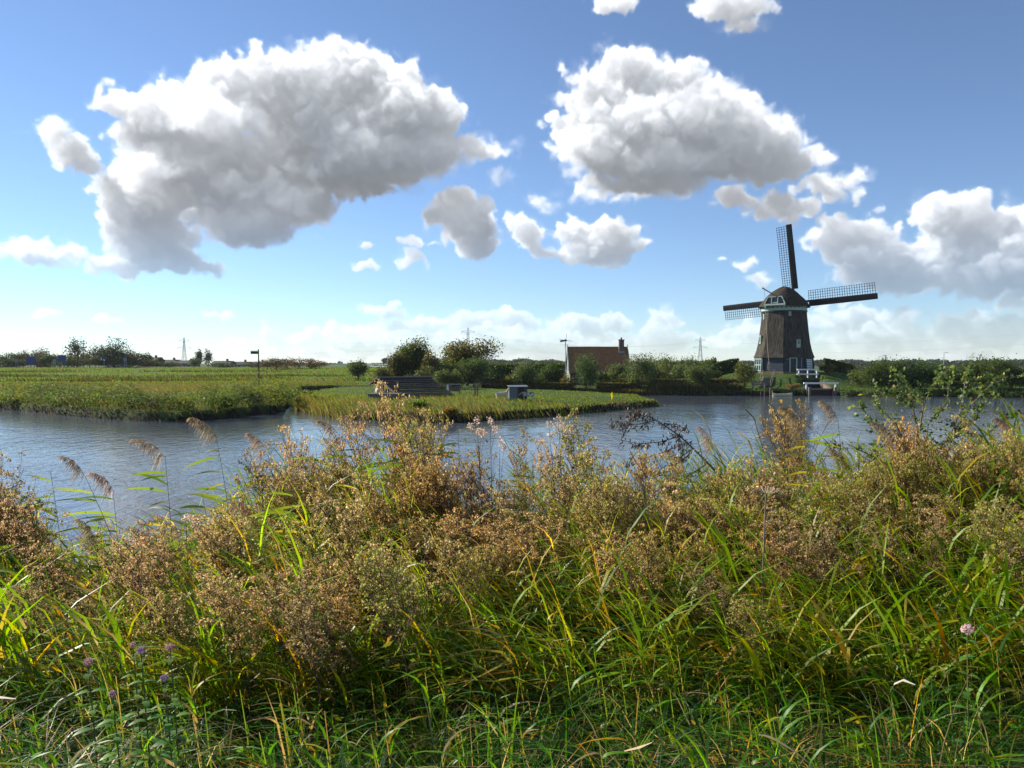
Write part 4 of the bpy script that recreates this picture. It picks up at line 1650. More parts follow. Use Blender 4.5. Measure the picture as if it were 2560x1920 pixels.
CREAM = coat('cream_coat', (.55, .44, .32), (.40, .27, .16), .60)
BROWNW = coat('cream_brown_coat', (.62, .52, .42), (.12, .05, .03), .62)
PIED = coat('pied_coat', (.55, .53, .50), (.05, .03, .025), .47)
p = at(1254, 997, 66.0)
goat((p.x, p.y, gz(p.x, p.y)), R(12), 'cream horned goat standing left of the small box shelter', CREAM, size=1.05)
p = at(1320, 994, 66.3)
goat((p.x, p.y, gz(p.x, p.y)), R(160), 'dark and white pied goat standing right of the small box shelter', PIED, size=1.05, graze=True)
p = at(946, 980, 70.0)
goat((p.x, p.y, pz + .01), R(115), 'pale brown-faced goat lying on the wooden platform by the barn', BROWNW, lying=True, size=1.1)

# ------------------------------------------------------------------ wind vane pole on the left land
fp = at(648, 950, 100)
fz = gz(fp.x, fp.y)
flag = empty('vane_pole', (fp.x, fp.y, fz), 'thin dark pole with a box-shaped vane and three braces in the left reeds', 'pole')
ft = at(646, 873, 100)
MB().tube([(fp.x, fp.y, fz - .3), (ft.x, ft.y, ft.z)], .075, 7).build('pole', M['pole'], flag, world=True)
va, vb = at(627, 881.5, 100), at(644.5, 881.5, 100)
MB().beam(va, vb, .12, .36).build('vane_board', M['pole'], flag, world=True)
MB().beam(va + Vector((0, -.08, .23)), vb + Vector((0, -.08, .23)), .3, .04).build('vane_lid', M['pole'], flag, world=True)
for dx_, dy_ in ((1.15, -.7), (.55, -1.2), (-1.15, .4)):
    MB().tube([(fp.x + dx_, fp.y + dy_, fz - .2), (fp.x, fp.y, fz + 1.55)], .045, 6).build('brace', M['pole'], flag, world=True)

# ------------------------------------------------------------------ pylons and wires
def pylon(px, ytop, Y, label, H=38.0):
    top = at(px, ytop, Y)
    zb = top.z - H
    o = empty('pylon', (top.x, Y, 1.6), label, 'pylon', 'lattice pylons of the power line')
    sc = 1.0
    th = .22
    lv = [(0, 3.4), (9, 2.4), (17, 1.7), (24, 1.15), (29, 1.0), (34, .85), (38, .12)]
    off = top.z - 38.0
    cs = [(1, 1), (1, -1), (-1, -1), (-1, 1)]
    P = lambda z, w, c: Vector((top.x + c[0] * w, Y + c[1] * w, off + z))
    mb = MB()
    for c in cs:
        mb.tube([P(z, w, c) for z, w in lv], th, 4)
    mb.build('leg_frame', M['pylon'], o, world=True)
    mb = MB()
    for (z0, w0), (z1, w1) in zip(lv[:-1], lv[1:]):
        for i in range(4):
            a, b = cs[i], cs[(i + 1) % 4]
            mb.beam(P(z0, w0, a), P(z1, w1, b), th * .75, th * .75)
            mb.beam(P(z0, w0, b), P(z1, w1, a), th * .75, th * .75)
            mb.beam(P(z1, w1, a), P(z1, w1, b), th * .75, th * .75)
    mb.build('bracing', M['pylon'], o, world=True)
    tips = []
    for z, w, rise in ((24, 8.5, 1.2), (33, 6.2, 2.2)):
        for s in (-1, 1):
            tip = Vector((top.x + s * w, Y, off + z + rise * .5))
            mb = MB()
            mb.beam(P(z + rise, .9, (s, 1)), tip, th, th)
            mb.beam(P(z - .6, .9, (s, 1)), tip, th, th)
            mb.beam(P(z + rise, .9, (s, -1)), tip, th, th)
            mb.build('cross_arm', M['pylon'], o, world=True)
            MB().tube([tip, tip + Vector((0, 0, -2.0))], .18, 5).build('insulator', M['pole'], o, world=True)
            tips.append(tip + Vector((0, 0, -2.0)))
    return tips


PY1 = pylon(460, 843, 1010, 'lattice pylon on the left horizon behind the dark roofs')
PY2 = pylon(1170, 819, 770, 'lattice pylon whose top shows above the yellowing tree')
PY3 = pylon(1751, 842, 1000, 'lattice pylon on the horizon left of the windmill')
END = [Vector((520 + s * 2, 560, z)) for z, s in ((31, 0), (31, 2), (40, 0), (40, 2))]
LEFT = [p_ + Vector((-700, 150, -2)) for p_ in PY1]
wl = ['lower left', 'lower right', 'upper left', 'upper right']
for k in range(4):
    mb = MB()
    for A0, B0, sag in ((LEFT[k], PY1[k], 9), (PY1[k], PY2[k], 8), (PY2[k], PY3[k], 10), (PY3[k], END[k], 11)):
        pts = []
        for i in range(17):
            t = i / 16
            p = A0.lerp(B0, t)
            p.z -= sag * 4 * t * (1 - t)
            pts.append(p)
        mb.tube(pts, .05, 3)
    tag(mb.build('power_cable', M['pylon']), 'thin dark power cable on the %s arms of the pylons' % wl[k], 'cable', 'cables of the power line')

# ------------------------------------------------------------------ far left roadside: signs, roofs, car
def roadsign(px, y0, y1, wpx, Y, label, mat, ybase, shape='box'):
    c = at(px, (y0 + y1) / 2, Y)
    w, h = wpx / F * Y, (y1 - y0) / F * Y
    zb = min(gz(c.x, Y), c.z - h / 2 - .5)
    o = empty('road_sign', (c.x, Y, zb), label, 'road sign')
    if shape == 'box':
        MB().box(c, (w, .12, h)).build('panel', mat, o, world=True, bevel=.05)
        for s in (-.32, .32):
            MB().beam((c.x + s * w, Y + .15, zb - .2), (c.x + s * w, Y + .15, c.z + h * .3), .16, .16).build('post', M['signback'] if mat != M['bluesign'] else M['bluesign'], o, world=True)
        if mat == M['bluesign']:
            MB().box(c + Vector((0, -.09, 0)), (w * .93, .05, h * .92)).build('face', mat, o, world=True)
    else:
        MB().tube([c + Vector((0, -.05, 0)), c + Vector((0, .05, 0))], w / 2, 20).build('disc', mat, o, world=True)
        mb = MB()
        mb.beam(c + Vector((-w * .16, -.08, w * .16)), c + Vector((w * .2, -.08, -w * .2)), .03, w * .12)
        mb.beam(c + Vector((w * .2, -.08, -w * .2)), c + Vector((w * .2, -.08, w * .08)), w * .12, .03)
        mb.beam(c + Vector((w * .2, -.08, -w * .2)), c + Vector((-w * .08, -.08, -w * .2)), .03, w * .12)
        mb.build('arrow', M['white'], o, world=True)
        MB().tube([(c.x, Y + .1, zb - .2), (c.x, Y + .1, c.z)], .08, 6).build('post', M['signback'], o, world=True)
    return o


roadsign(77, 892, 908, 24, 262, 'wide blue road sign at the far left before dark bushes', M['bluesign'], 918)
roadsign(155, 888, 905, 20, 258, 'taller blue road sign on two legs right of the red vehicle', M['bluesign'], 918)
roadsign(260, 895, 904, 10, 255, 'round blue sign with white arrow before the dense dark tree', M['bluesign'], 915, 'disc')
roadsign(41, 898, 906, 7, 262, 'small pale sign left of the wide blue road sign', M['signback'], 915)
roadsign(136, 898, 911, 8, 258, 'narrow pale grey sign left of the taller blue sign', M['signback'], 915)
roadsign(313, 895, 903, 7, 256, 'small pale rectangular sign right of the round blue sign', M['signback'], 914)


def car(px, py, Y, label, mat, rz=0.0, L=4.2, tall=1.5):
    p = at(px, py, Y)
    o = empty('car', (p.x, Y, gz(p.x, Y)), label, 'car', rz=rz)
    secs = []
    for x, z0, z1, w in ((-L / 2, .45, .75, .70), (-L / 2 + .1, .32, .88, .82), (-L * .30, .28, .95, .86), (L * .12, .28, .96, .86), (L * .34, .30, .90, .84), (L / 2 - .08, .34, .72, .78), (L / 2, .45, .62, .68)):
        secs.append([(x, -w, z0), (x, w, z0), (x, w, z1), (x, -w, z1)])
    mb = MB()
    mb.loft(secs)
    mb.build('body', mat, o, bevel=.05)
    mb = MB()
    mb.hexa([(-L * .42, -.78, .9), (L * .22, -.78, .9), (L * .22, .78, .9), (-L * .42, .78, .9), (-L * .32, -.62, tall), (L * .06, -.62, tall), (L * .06, .62, tall), (-L * .32, .62, tall)])
    mb.build('cabin_glass', M['glass'], o, bevel=.05)
    for sx_ in (-.31, .31):
        for s in (-1, 1):
            MB().tube([(L * sx_, s * .68, .31), (L * sx_, s * .88, .31)], .31, 14).build('wheel', M['tar'], o)
    return o


car(108, 918, 275, 'bright red car on the road at the far left', M['red'], 0, 4.6, 2.1)
for i, (px, col) in enumerate(((282, M['white']), (296, M['zinc']), (306, M['white']))):
    car(px, 915, 285, ['leftmost pale car behind the pasture below the dense tree', 'middle grey car behind the pasture below the dense tree',
                       'rightmost white car behind the pasture below the dense tree'][i], col, R(4), 4.3)


def farhouse(px0, px1, yr, ye, Y, label, wins=3, roof='farroof', wall='farwall'):
    x0, x1 = (px0 - 1280) / F * Y, (px1 - 1280) / F * Y
    zr, ze = at(0, yr, Y).z, at(0, ye, Y).z
    zb = 1.5
    ze = max(ze, zb + .6)
    o = empty('house', ((x0 + x1) / 2, Y, zb), label, 'house', 'far houses behind the pasture')
    MB().box(((x0 + x1) / 2, Y + 4, (zb + ze) / 2 - .3), (x1 - x0, 8, ze - zb + .6)).build('wall', M[wall], o, world=True)
    mb = MB()
    mb.add([(x0 - .3, Y - .5, ze - .1), (x1 + .3, Y - .5, ze - .1), (x1 + .3, Y + 8.5, ze - .1), (x0 - .3, Y + 8.5, ze - .1), (x0 - .3, Y + 4, zr), (x1 + .3, Y + 4, zr)],
           [(0, 1, 5, 4), (2, 3, 4, 5), (0, 4, 3), (1, 2, 5), (0, 3, 2, 1)])
    rf = mb.build('roof', M[roof], o, world=True)
    MB().box((x0 + (x1 - x0) * .7, Y + 4, zr + .3), (.8, .8, 1.2)).build('chimney', M['chimney'], rf, world=True)
    for i in range(wins):
        xx = x0 + (x1 - x0) * (i + .5) / wins
        f_ = MB().box((xx, Y - .03, (zb + ze) / 2 + .2), (1.6, .12, 1.3)).build('window', M['white'], o, world=True)
        MB().box((xx, Y - .10, (zb + ze) / 2 + .2), (1.35, .06, 1.05)).build('pane', M['glass'], f_, world=True)
    return o


hl = ['leftmost of the dark-roofed far houses left of the big pylon', 'dark-roofed far house just right of the dense tree clump', 'dark-roofed far house left under the pylon',
      'dark-roofed far house at the foot of the pylon', 'dark-roofed far house right of the poplar pair', 'long dark-roofed far house in the middle of the row',
      'dark-roofed far house before the tan thicket', 'grey-roofed house at the far left picture edge']
farhouse(352, 392, 893, 902, 335, hl[1], 3)
farhouse(394, 440, 899, 907, 345, hl[2], 3)
farhouse(442, 482, 901, 908, 340, hl[3], 2)
farhouse(528, 574, 902, 909, 335, hl[4], 3)
farhouse(578, 618, 904, 911, 345, hl[5], 3)
farhouse(620, 662, 904, 911, 350, hl[6], 3)
farhouse(-30, 10, 905, 914, 300, hl[7], 2, 'zinc')
twr = empty('far_tower', at(850, 915, 1900), 'pale block tower on the horizon between tan thicket and sapling', 'tower')
c0, c1 = at(845, 910, 1900), at(856, 910, 1900)
zt = at(850, 904, 1900).z
MB().box(((c0.x + c1.x) / 2, 1900, zt / 2), (c1.x - c0.x, 14, zt)).build('block', M['pale'], twr, world=True)
MB().box(((c0.x + c1.x) / 2 - 2, 1900, zt + 1), (5, 6, 2)).build('roof_box', M['pale'], twr, world=True)
for i in range(4):
    MB().box(((c0.x + c1.x) / 2, 1892.9, 4 + (zt - 5) * i / 4), (c1.x - c0.x - 1, .4, 1.0)).build('window_band', M['glass'], twr, world=True)
# white railing far behind the sapling
a, b = at(917, 925, 280), at(985, 923, 250)
a.z = gz(a.x, a.y); b.z = gz(b.x, b.y)
wr = empty('white_fence', a, 'long low white fence in the distance left of the big dark bush', 'fence')
for i in range(16):
    p = a.lerp(b, i / 15)
    MB().box(p + Vector((0, 0, .7)), (.12, .12, 1.5)).build('post', M['white'], wr, world=True)
for z in (.55, 1.35):
    MB().beam(a + Vector((0, 0, z)), b + Vector((0, 0, z)), .08, .10).build('rail', M['white'], wr, world=True)
# street lamp above the right hedge
lp_ = at(2360, 915, 260)
lamp = empty('street_lamp', (lp_.x, 260, 1.5), 'thin street lamp rising behind the right hedge', 'lamp')
lt = at(2360, 882, 260)
MB().tube([(lt.x, 260, 1.3), lt], [.14, .08], 7).build('pole', M['steel'], lamp, world=True)
MB().beam(lt, lt + Vector((.9, 0, .12)), .1, .1).build('arm', M['steel'], lamp, world=True)
MB().box(lt + Vector((.9, 0, .08)), (.9, .3, .14)).build('lamp_head', M['steel'], lamp, world=True)

# ------------------------------------------------------------------ trees and bushes
tree('bush', 'large dark green bush behind the low barn', 'bush', 1030, 846, 86, 106, G_DARK + [(1, (.10, .09, .03))], 9000, .24, lift=.05, lobes=14, trunk=.16)
tree('bush', 'olive brown bush left of the large dark bush', 'bush', 990, 876, 62, 104, G_OLIVE, 3800, .22, lift=.03, lobes=11)
tree('bush', 'olive and yellow leaning bush right of the large dark bush', 'bush', 1076, 870, 52, 103, G_OLIVE + [(1.5, (.14, .11, .025))], 3600, .22, lift=.03, lobes=10)
tree('tree', 'yellowing autumn tree left of the cottage under the pylon', 'tree', 1168, 838, 112, 112, G_YEL + [(4, (.045, .065, .02))], 8200, .27, lift=.22, lobes=15, trunk=.2, hollow=.2)
tree('bush', 'dark bush below the autumn tree', 'bush', 1128, 892, 60, 108, G_DARK, 2600, .25, lift=.02)
tree('willow_bush', 'rounded grey-green willow bush before the autumn tree', 'bush', 1184, 889, 66, 101, G_WIL, 4600, .17, lift=.10, lobes=10, trunk=.1)
for i, (px, yt, w, lab) in enumerate(((1105, 918, 44, 'low leafy shrub right behind the barn ridge'), (1138, 922, 40, 'low leafy shrub between barn and hay rack'))):
    tree('shrub', lab, 'shrub', px, yt, w, 96, G_WIL + [(1, (.14, .14, .05))], 1900, .16, lift=.0, lobes=7)
tree('willow_bush', 'tall willow bush left of the cottage with ragged top', 'bush', 1312, 886, 60, 100, G_WIL, 4400, .17, lift=.08, lobes=11, trunk=.1)
tree('bush', 'round dark bush between the tall willow and cottage gable', 'bush', 1378, 905, 64, 104, G_DARK + [(2, (.08, .10, .03))], 3400, .19, lift=.0, lobes=10)
tree('willow_bush', 'round willow bush directly in front of the tiled roof', 'bush', 1466, 888, 66, 99, G_WIL, 5000, .16, lift=.18, lobes=11, trunk=.11)
tree('bush', 'pale leafy bush below the right end of the cottage roof', 'bush', 1542, 905, 58, 103, G_WIL + [(2, (.13, .14, .06))], 3200, .18, lift=.03, lobes=9)
tree('willow_bush', 'dense willow bush just right of the cottage', 'bush', 1604, 893, 74, 98.5, G_WIL, 5200, .16, lift=.04, lobes=11)
tree('bush', 'tall feathery bush right behind the dense willow', 'bush', 1668, 884, 80, 105, G_WIL + [(1, (.10, .09, .04))], 4600, .18, lift=.0, lobes=13, jag=.3)
tree('bush', 'feathery bush right of the pylon foot', 'bush', 1722, 884, 62, 106, G_WIL, 3600, .18, lift=.0, lobes=11, jag=.3)
tree('bush', 'tall thin-topped bush behind the cottage right end', 'bush', 1622, 880, 50, 110, G_WIL + [(1, (.12, .10, .05))], 2200, .18, lift=.0, lobes=9, jag=.34)
tree('willow_bush', 'small round willow bush at the water left of the mill', 'bush', 1748, 899, 64, 97.5, G_WIL, 4200, .16, lift=.0, lobes=10)
tree('willow_bush', 'olive willow bush just left of the mill tower base', 'bush', 1862, 901, 62, 98.2, [(3, (.08, .10, .03)), (2, (.11, .12, .035)), (1, (.05, .07, .02))], 4200, .16, lift=.05, lobes=10)
tree('shrub', 'brown autumn shrub by the bench at the water', 'shrub', 1838, 958, 56, 96.6, G_OLIVE + [(2, (.16, .12, .05))], 1800, .15, lift=0, lobes=8)
tree('shrub', 'small tan shrub at the foot of the mill mound', 'shrub', 1982, 958, 34, 97.0, G_TAN, 900, .13, lift=0, lobes=6)
tree('shrub', 'rusty shrub right of the mill deck', 'shrub', 2066, 910, 36, 107, G_TAN + [(3, (.09, .075, .03))], 1500, .17, lift=0, lobes=7)
tree('shrub', 'grey-green shrub at the left end of the right hedge', 'shrub', 2152, 905, 60, 100, G_WIL, 3000, .17, lift=0, lobes=9)
fill = [(960, 915, 50, 100, 'low olive shrub at the left foot of the large dark bush', G_OLIVE), (1060, 912, 60, 99, 'leafy olive shrub behind the barn ridge', G_OLIVE + G_WIL),
        (1250, 915, 60, 106, 'dark shrub between autumn tree and the tall willow', G_DARK), (1275, 930, 46, 101, 'low brown shrub left of the tall willow', G_OLIVE), (1345, 922, 46, 102, 'dark low shrub right of the tall willow', G_DARK),
        (1415, 930, 40, 100.5, 'low brown shrub below the cottage gable', G_OLIVE), (1500, 922, 44, 101.5, 'low leafy shrub between the two cottage bushes', G_WIL), (1575, 925, 50, 101, 'dark low shrub left of the dense willow', G_DARK),
        (1640, 905, 60, 101.5, 'leafy shrub between dense willow and feathery bush', G_WIL + G_DARK), (1695, 900, 56, 101, 'leafy shrub before the feathery bush', G_WIL), (1780, 925, 44, 103, 'low dark shrub right of the small round willow', G_DARK),
        (1805, 940, 50, 98.4, 'low brown shrub on the bank left of the olive willow', G_OLIVE), (1115, 905, 60, 104, 'dark leafy shrub between the leaning bush and autumn tree', G_DARK + G_OLIVE), (1215, 905, 50, 108, 'leafy shrub right under the autumn tree', G_WIL)]
for px, yt, w, Y, lab, pal in fill:
    tree('shrub', lab, 'shrub', px, yt, w, Y, pal, 2200, .18, lift=0, lobes=9, jag=.28)
# the tall hedge on the right: separate shrubs with pointed tops
hx = [(2195, 893, 70), (2240, 902, 66), (2205, 890, 40), (2285, 907, 70), (2330, 903, 70), (2301, 897, 26), (2378, 908, 72), (2412, 899, 44), (2440, 894, 70), (2490, 898, 76), (2530, 905, 70), (2585, 910, 80), (2650, 905, 90)]
hn_ = ['first tall shrub at the left end of the dark right hedge', 'second wide shrub of the dark right hedge', 'narrow pale-topped shrub sticking out of the hedge left end',
       'low wide shrub left of the thin hedge spike', 'dark shrub right of the thin hedge spike', 'thin spiky shrub rising from the middle of the right hedge',
       'low dark shrub below the street lamp', 'pointed shrub right of the street lamp', 'tall dark shrub in the right part of the hedge', 'broad dark shrub near the right picture edge',
       'dark shrub cut by the right picture edge', 'shrub beyond the right end of the hedge', 'outermost shrub past the right edge']
for i, (px, yt, w) in enumerate(hx):
    tree('hedge_shrub', hn_[i], 'shrub', px, yt, w, 95.5 - (px - 2195) * .013 + (i % 3), G_DARK + [(1.5, (.07, .11, .035))], 4200 if w > 45 else 1500, .19, lift=0.0, lobes=14, jag=.33,
         group='shrubs of the dark hedge on the right', limbn=5, hollow=.45)
for i, (px, yt, w) in enumerate(((2180, 966, 40), (2225, 962, 60), (2275, 966, 50), (2120, 972, 34))):
    tree('shrub', ['low leafy shrub on the bank under the hedge left end', 'wide low leafy shrub on the bank under the hedge', 'low leafy shrub on the bank right of the wide one',
                   'smallest low shrub right of the white barrier'][i], 'shrub', px, yt, w, 92.6 - (px - 2120) * .01, G_WIL + [(2, (.13, .14, .05))], 1300, .14, lift=0, lobes=7)

# left skyline
tree('tree', 'airy tall tree with see-through crown on the left skyline', 'tree', 193, 838, 62, 262, [(2, (.07, .08, .03)), (1, (.05, .06, .025))], 1150, .55, lift=.30, lobes=13, hollow=.1, trunk=.22, mat='farleaf', limbn=9)
tree('tree', 'dense dark round tree on the left skyline', 'tree', 285, 845, 92, 268, [(3, (.035, .05, .018)), (2, (.05, .065, .022))], 5200, .5, lift=.02, lobes=14, trunk=.3, mat='farleaf')
tree('tree', 'thin tree between the airy tree and the dense tree', 'tree', 240, 862, 46, 270, [(2, (.07, .08, .035)), (1, (.09, .09, .04))], 1000, .5, lift=.1, lobes=9, mat='farleaf')
tree('tree', 'small round tree right of the dense dark tree', 'tree', 368, 878, 30, 275, G_DARK, 1000, .45, lift=.15, mat='farleaf')
tree('tree', 'flat-topped small tree left of the far pylon', 'tree', 400, 890, 20, 280, G_DARK, 450, .4, lift=.3, mat='farleaf')
for i, (px, yt, w) in enumerate(((499, 869, 22), (521, 870, 26))):
    tree('poplar', ['left one of the slim poplar pair beside the pylon', 'right one of the slim poplar pair beside the pylon'][i], 'tree', px, yt, w, 300, [(2, (.055, .075, .04)), (1, (.075, .095, .05))], 1100, .5, lift=.05, mat='farleaf', lobes=9)
tree('shrub', 'pale shrub at the foot of the poplar pair', 'shrub', 486, 893, 40, 290, G_WIL, 900, .5, lift=0, mat='farleaf')
names = ['bushes at the far left edge behind the grey roof', 'bare-topped bush left of the wide blue sign', 'dark bush behind the wide blue sign', 'reddish bare bush right of the wide blue sign',
         'dark bush left of the narrow pale sign', 'bush behind the taller blue sign', 'olive bush below the airy tree', 'low bush right of the taller blue sign', 'brown bush below the dense tree',
         'brown bush right end of the left skyline trees', 'pale bare bush above the skyline bushes']
for i, (px, yt, w, pal) in enumerate(((8, 880, 60, G_DARK), (48, 878, 46, G_BARE + G_OLIVE), (78, 880, 50, G_DARK), (98, 870, 44, G_BARE), (122, 884, 34, G_DARK), (150, 882, 60, G_OLIVE),
                                     (208, 876, 60, G_DARK + G_OLIVE), (185, 890, 60, G_OLIVE), (318, 868, 40, G_OLIVE + G_BARE), (345, 884, 46, G_OLIVE + G_BARE), (118, 868, 40, G_BARE))):
    tree('bush', names[i], 'bush', px, yt, w * 1.35, 272 + (i % 4) * 4, pal, 900 if i in (3, 10) else 2600, .46, lift=0.0, mat='farleaf', lobes=10, hollow=.2, jag=.3)
lows = [(20, 892, 60, 'low dark bush below the far left bushes'), (60, 894, 50, 'low dark bush under the wide blue sign'), (108, 893, 50, 'low olive bush behind the red car'), (170, 895, 60, 'low olive bush right of the taller blue sign'),
        (225, 892, 60, 'low dark bush under the thin skyline tree'), (265, 893, 60, 'low dark bush behind the round blue sign'), (325, 892, 60, 'low dark bush behind the small rectangular sign'), (372, 898, 50, 'low brown bush before the first dark-roofed house'),
        (430, 903, 60, 'low grey-green bush left below the pylon'), (560, 905, 70, 'low grey-green bush before the far house row'), (630, 905, 60, 'low tan bush left of the tan thicket')]
for i, (px, yt, w, lab) in enumerate(lows):
    tree('bush', lab, 'bush', px, yt, w * 1.2, 264 + (i % 3) * 3, [G_DARK, G_OLIVE, G_DARK + G_OLIVE][i % 3] if i < 8 else G_WIL, 1700, .42, lift=0.0, mat='farleaf', lobes=9, hollow=.2, jag=.3)
tn = ['left end of the tan autumn thicket', 'second clump of the tan autumn thicket', 'tallest clump of the tan autumn thicket', 'middle clump of the tan thicket', 'fourth lower clump of the tan thicket', 'right end of the tan autumn thicket']
for i, (px, yt, w) in enumerate(((668, 896, 40), (692, 892, 44), (718, 889, 50), (748, 893, 44), (774, 895, 40), (798, 902, 40))):
    tree('thicket_clump', tn[i], 'thicket', px, yt, w * 1.3, 232 + i * 3, G_TAN, 1500, .34, lift=0, mat='farleaf', lobes=9, jag=.3, group='clumps of the tan autumn thicket')
tree('sapling', 'small dark green tree standing alone left of the barn', 'tree', 895, 897, 46, 128, G_DARK + [(1.5, (.07, .10, .035))], 2600, .22, lift=.05, lobes=11, jag=.3)
tree('tree', 'distant bluish tree between sapling and large bush', 'tree', 965, 893, 36, 420, [(1, (.05, .075, .05))], 900, .8, lift=.05, mat='farleaf')
tree('tree', 'small distant tree left of the bluish tree', 'tree', 939, 906, 22, 440, [(1, (.05, .075, .05))], 500, .8, lift=.0, mat='farleaf')

# far woods that read as one mass
g = np.random.default_rng(21)
cs_, sz_ = [], []
for (a, b, Y, ytop, jit) in ((1060, 1500, 900, 901, 3.0), (1560, 1960, 820, 905, 3.0), (2030, 2700, 640, 902, 3.5), (-200, 420, 640, 903, 3.0), (560, 1060, 1100, 911, 2.0)):
    n = int((b - a) * 9)
    px = g.uniform(a, b, n)
    top = ytop + 2.2 * np.sin(px * .09) + 1.6 * np.sin(px * .031 + 2) + g.normal(size=n) * .5
    zt = CAM_Z + (HORIZON - top) / F * Y
    z = 1.0 + (zt - 1.0) * g.random(n) ** .7
    cs_.append(np.stack([(px - 1280) / F * Y, Y + g.uniform(0, 22, n), z], 1))
    sz_.append(np.full(n, Y * .0034))
cs_ = np.concatenate(cs_)
v, q, c = rhombs(cs_, np.concatenate(sz_) * g.uniform(.6, 1.5, len(cs_)), pick(g, len(cs_), [(2, (.05, .07, .045)), (1, (.06, .075, .04)), (1, (.04, .06, .04))]), .8, g)
tag(np_mesh('far_wood', v, q, c, M['farleaf']), 'dark line of distant woods along the horizon', 'wood', kind='stuff')


def hedge(name, label, pts, h, w, pal, leaf=.10, per=1500, rough=.07):
    g = np.random.default_rng(len(label))
    pts = [Vector((p[0], p[1], 0)) for p in pts]
    o = empty(name, (pts[0].x, pts[0].y, gz(pts[0].x, pts[0].y)), label, 'hedge')
    vs_, cs_ = [], []
    core = MB()
    for a, b in zip(pts[:-1], pts[1:]):
        L = (b - a).length
        d = (b - a) / L
        s = Vector((-d.y, d.x, 0))
        n = int(L * per * (h + w * .5) / 2.2 / 4)
        t = g.random(n) * L
        u = g.random(n)
        top = u < w / (w + 2 * h)
        off = np.where(top, g.uniform(-.5, .5, n) * w, np.where(g.random(n) < .75, -1, 1) * w / 2) + g.normal(size=n) * rough
        zz = np.where(top, h, g.random(n) * h) + g.normal(size=n) * rough * .7
        xx = a.x + d.x * t + s.x * off
        yy = a.y + d.y * t + s.y * off
        if d.x > 0:
            xx = a.x + d.x * t + s.x * off
        base = ground(xx, yy)
        base = np.maximum(base, .1)
        vs_.append(np.stack([xx, yy, base + zz], 1))
        za, zb = max(gz(a.x, a.y), .1), max(gz(b.x, b.y), .1)
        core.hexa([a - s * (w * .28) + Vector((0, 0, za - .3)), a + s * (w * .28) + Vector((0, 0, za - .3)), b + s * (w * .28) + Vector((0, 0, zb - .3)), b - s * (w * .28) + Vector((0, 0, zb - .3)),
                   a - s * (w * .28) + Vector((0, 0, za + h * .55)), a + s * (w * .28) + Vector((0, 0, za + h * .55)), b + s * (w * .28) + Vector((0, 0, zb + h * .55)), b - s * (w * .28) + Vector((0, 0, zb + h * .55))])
    P = np.concatenate(vs_)
    off = np.array(wloc(o))
    v, q, c = rhombs(P - off, leaf * g.uniform(.6, 1.4, len(P)), pick(g, len(P), pal), .6, g)
    np_mesh('foliage', v, q, c, M['leaf'], o)
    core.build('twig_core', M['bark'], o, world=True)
    return o


HP = [(3, (.08, .085, .028)), (2, (.11, .10, .036)), (1, (.055, .07, .024)), (.6, (.15, .12, .05))]
hedge('clipped_hedge', 'low clipped hedge along the bank between barn and cottage', [XY(1205, 100.5), XY(1300, 100), XY(1425, 99.5)], 1.3, .9, HP, .18, 4400)
hedge('clipped_hedge', 'low clipped hedge along the bank below the cottage', [XY(1490, 99.5), XY(1560, 99.3), XY(1600, 99.2)], 1.3, .9, HP, .18, 4400)
hedge('clipped_hedge', 'low clipped hedge along the bank left of the mill', [XY(1622, 99), XY(1720, 98.6), XY(1845, 98.2)], 1.2, .9, HP, .18, 4400)
hedge('clipped_hedge', 'tall dark clipped hedge left behind the willow bushes', [XY(1228, 112), XY(1300, 112)], 2.3, 1.0, G_DARK, .24, 3600)
hedge('clipped_hedge', 'dark clipped hedge on the lawn left of the mill base', [XY(1775, 112), XY(1845, 112)], 1.9, 1.0, G_DARK, .24, 3600)
hedge('clipped_hedge', 'dark hedge between mill and the tall right hedge', [XY(2058, 113), XY(2170, 112)], 2.0, 1.2, G_DARK, .24, 3600)
hedge('shelter_hedge', 'tall dark ragged hedge behind the autumn tree and tall willow', [XY(1085, 119), XY(1250, 119), XY(1412, 119)], 2.7, 2.0, G_DARK + [(1, (.07, .08, .03))], .30, 2600, .28)
hedge('shelter_hedge', 'tall dark ragged hedge behind the bushes between cottage and mill', [XY(1572, 116), XY(1700, 116), XY(1790, 115)], 2.5, 1.8, G_DARK + [(1, (.07, .08, .03))], .30, 2600, .28)
# small dark shed among the bushes
sp_ = at(1222, 940, 103)
zb_ = gz(sp_.x, sp_.y)
sh = empty('garden_shed', (sp_.x, sp_.y, zb_), 'small dark shed with grey roof half hidden by bushes', 'shed')
MB().box((0, 0, .9), (1.7, 1.6, 1.9)).build('wall', M['tar'], sh)
mb = MB()
mb.add([(-1.0, -1.0, 1.8), (1.0, -1.0, 1.8), (1.0, 1.0, 1.8), (-1.0, 1.0, 1.8), (-1.0, 0, 2.5), (1.0, 0, 2.5)], [(0, 1, 5, 4), (2, 3, 4, 5), (0, 4, 3), (1, 2, 5), (0, 3, 2, 1)])
mb.build('roof', M['zinc'], sh)
MB().box((.35, -.83, .95), (.25, .06, .9)).build('window', M['signback'], sh)

# ------------------------------------------------------------------ meadow and bank growth in the middle distance
g = np.random.default_rng(31)


def scatter(n, x0, x1, y0, y1, g):
    return np.stack([g.uniform(x0, x1, n), g.uniform(y0, y1, n)], 1)


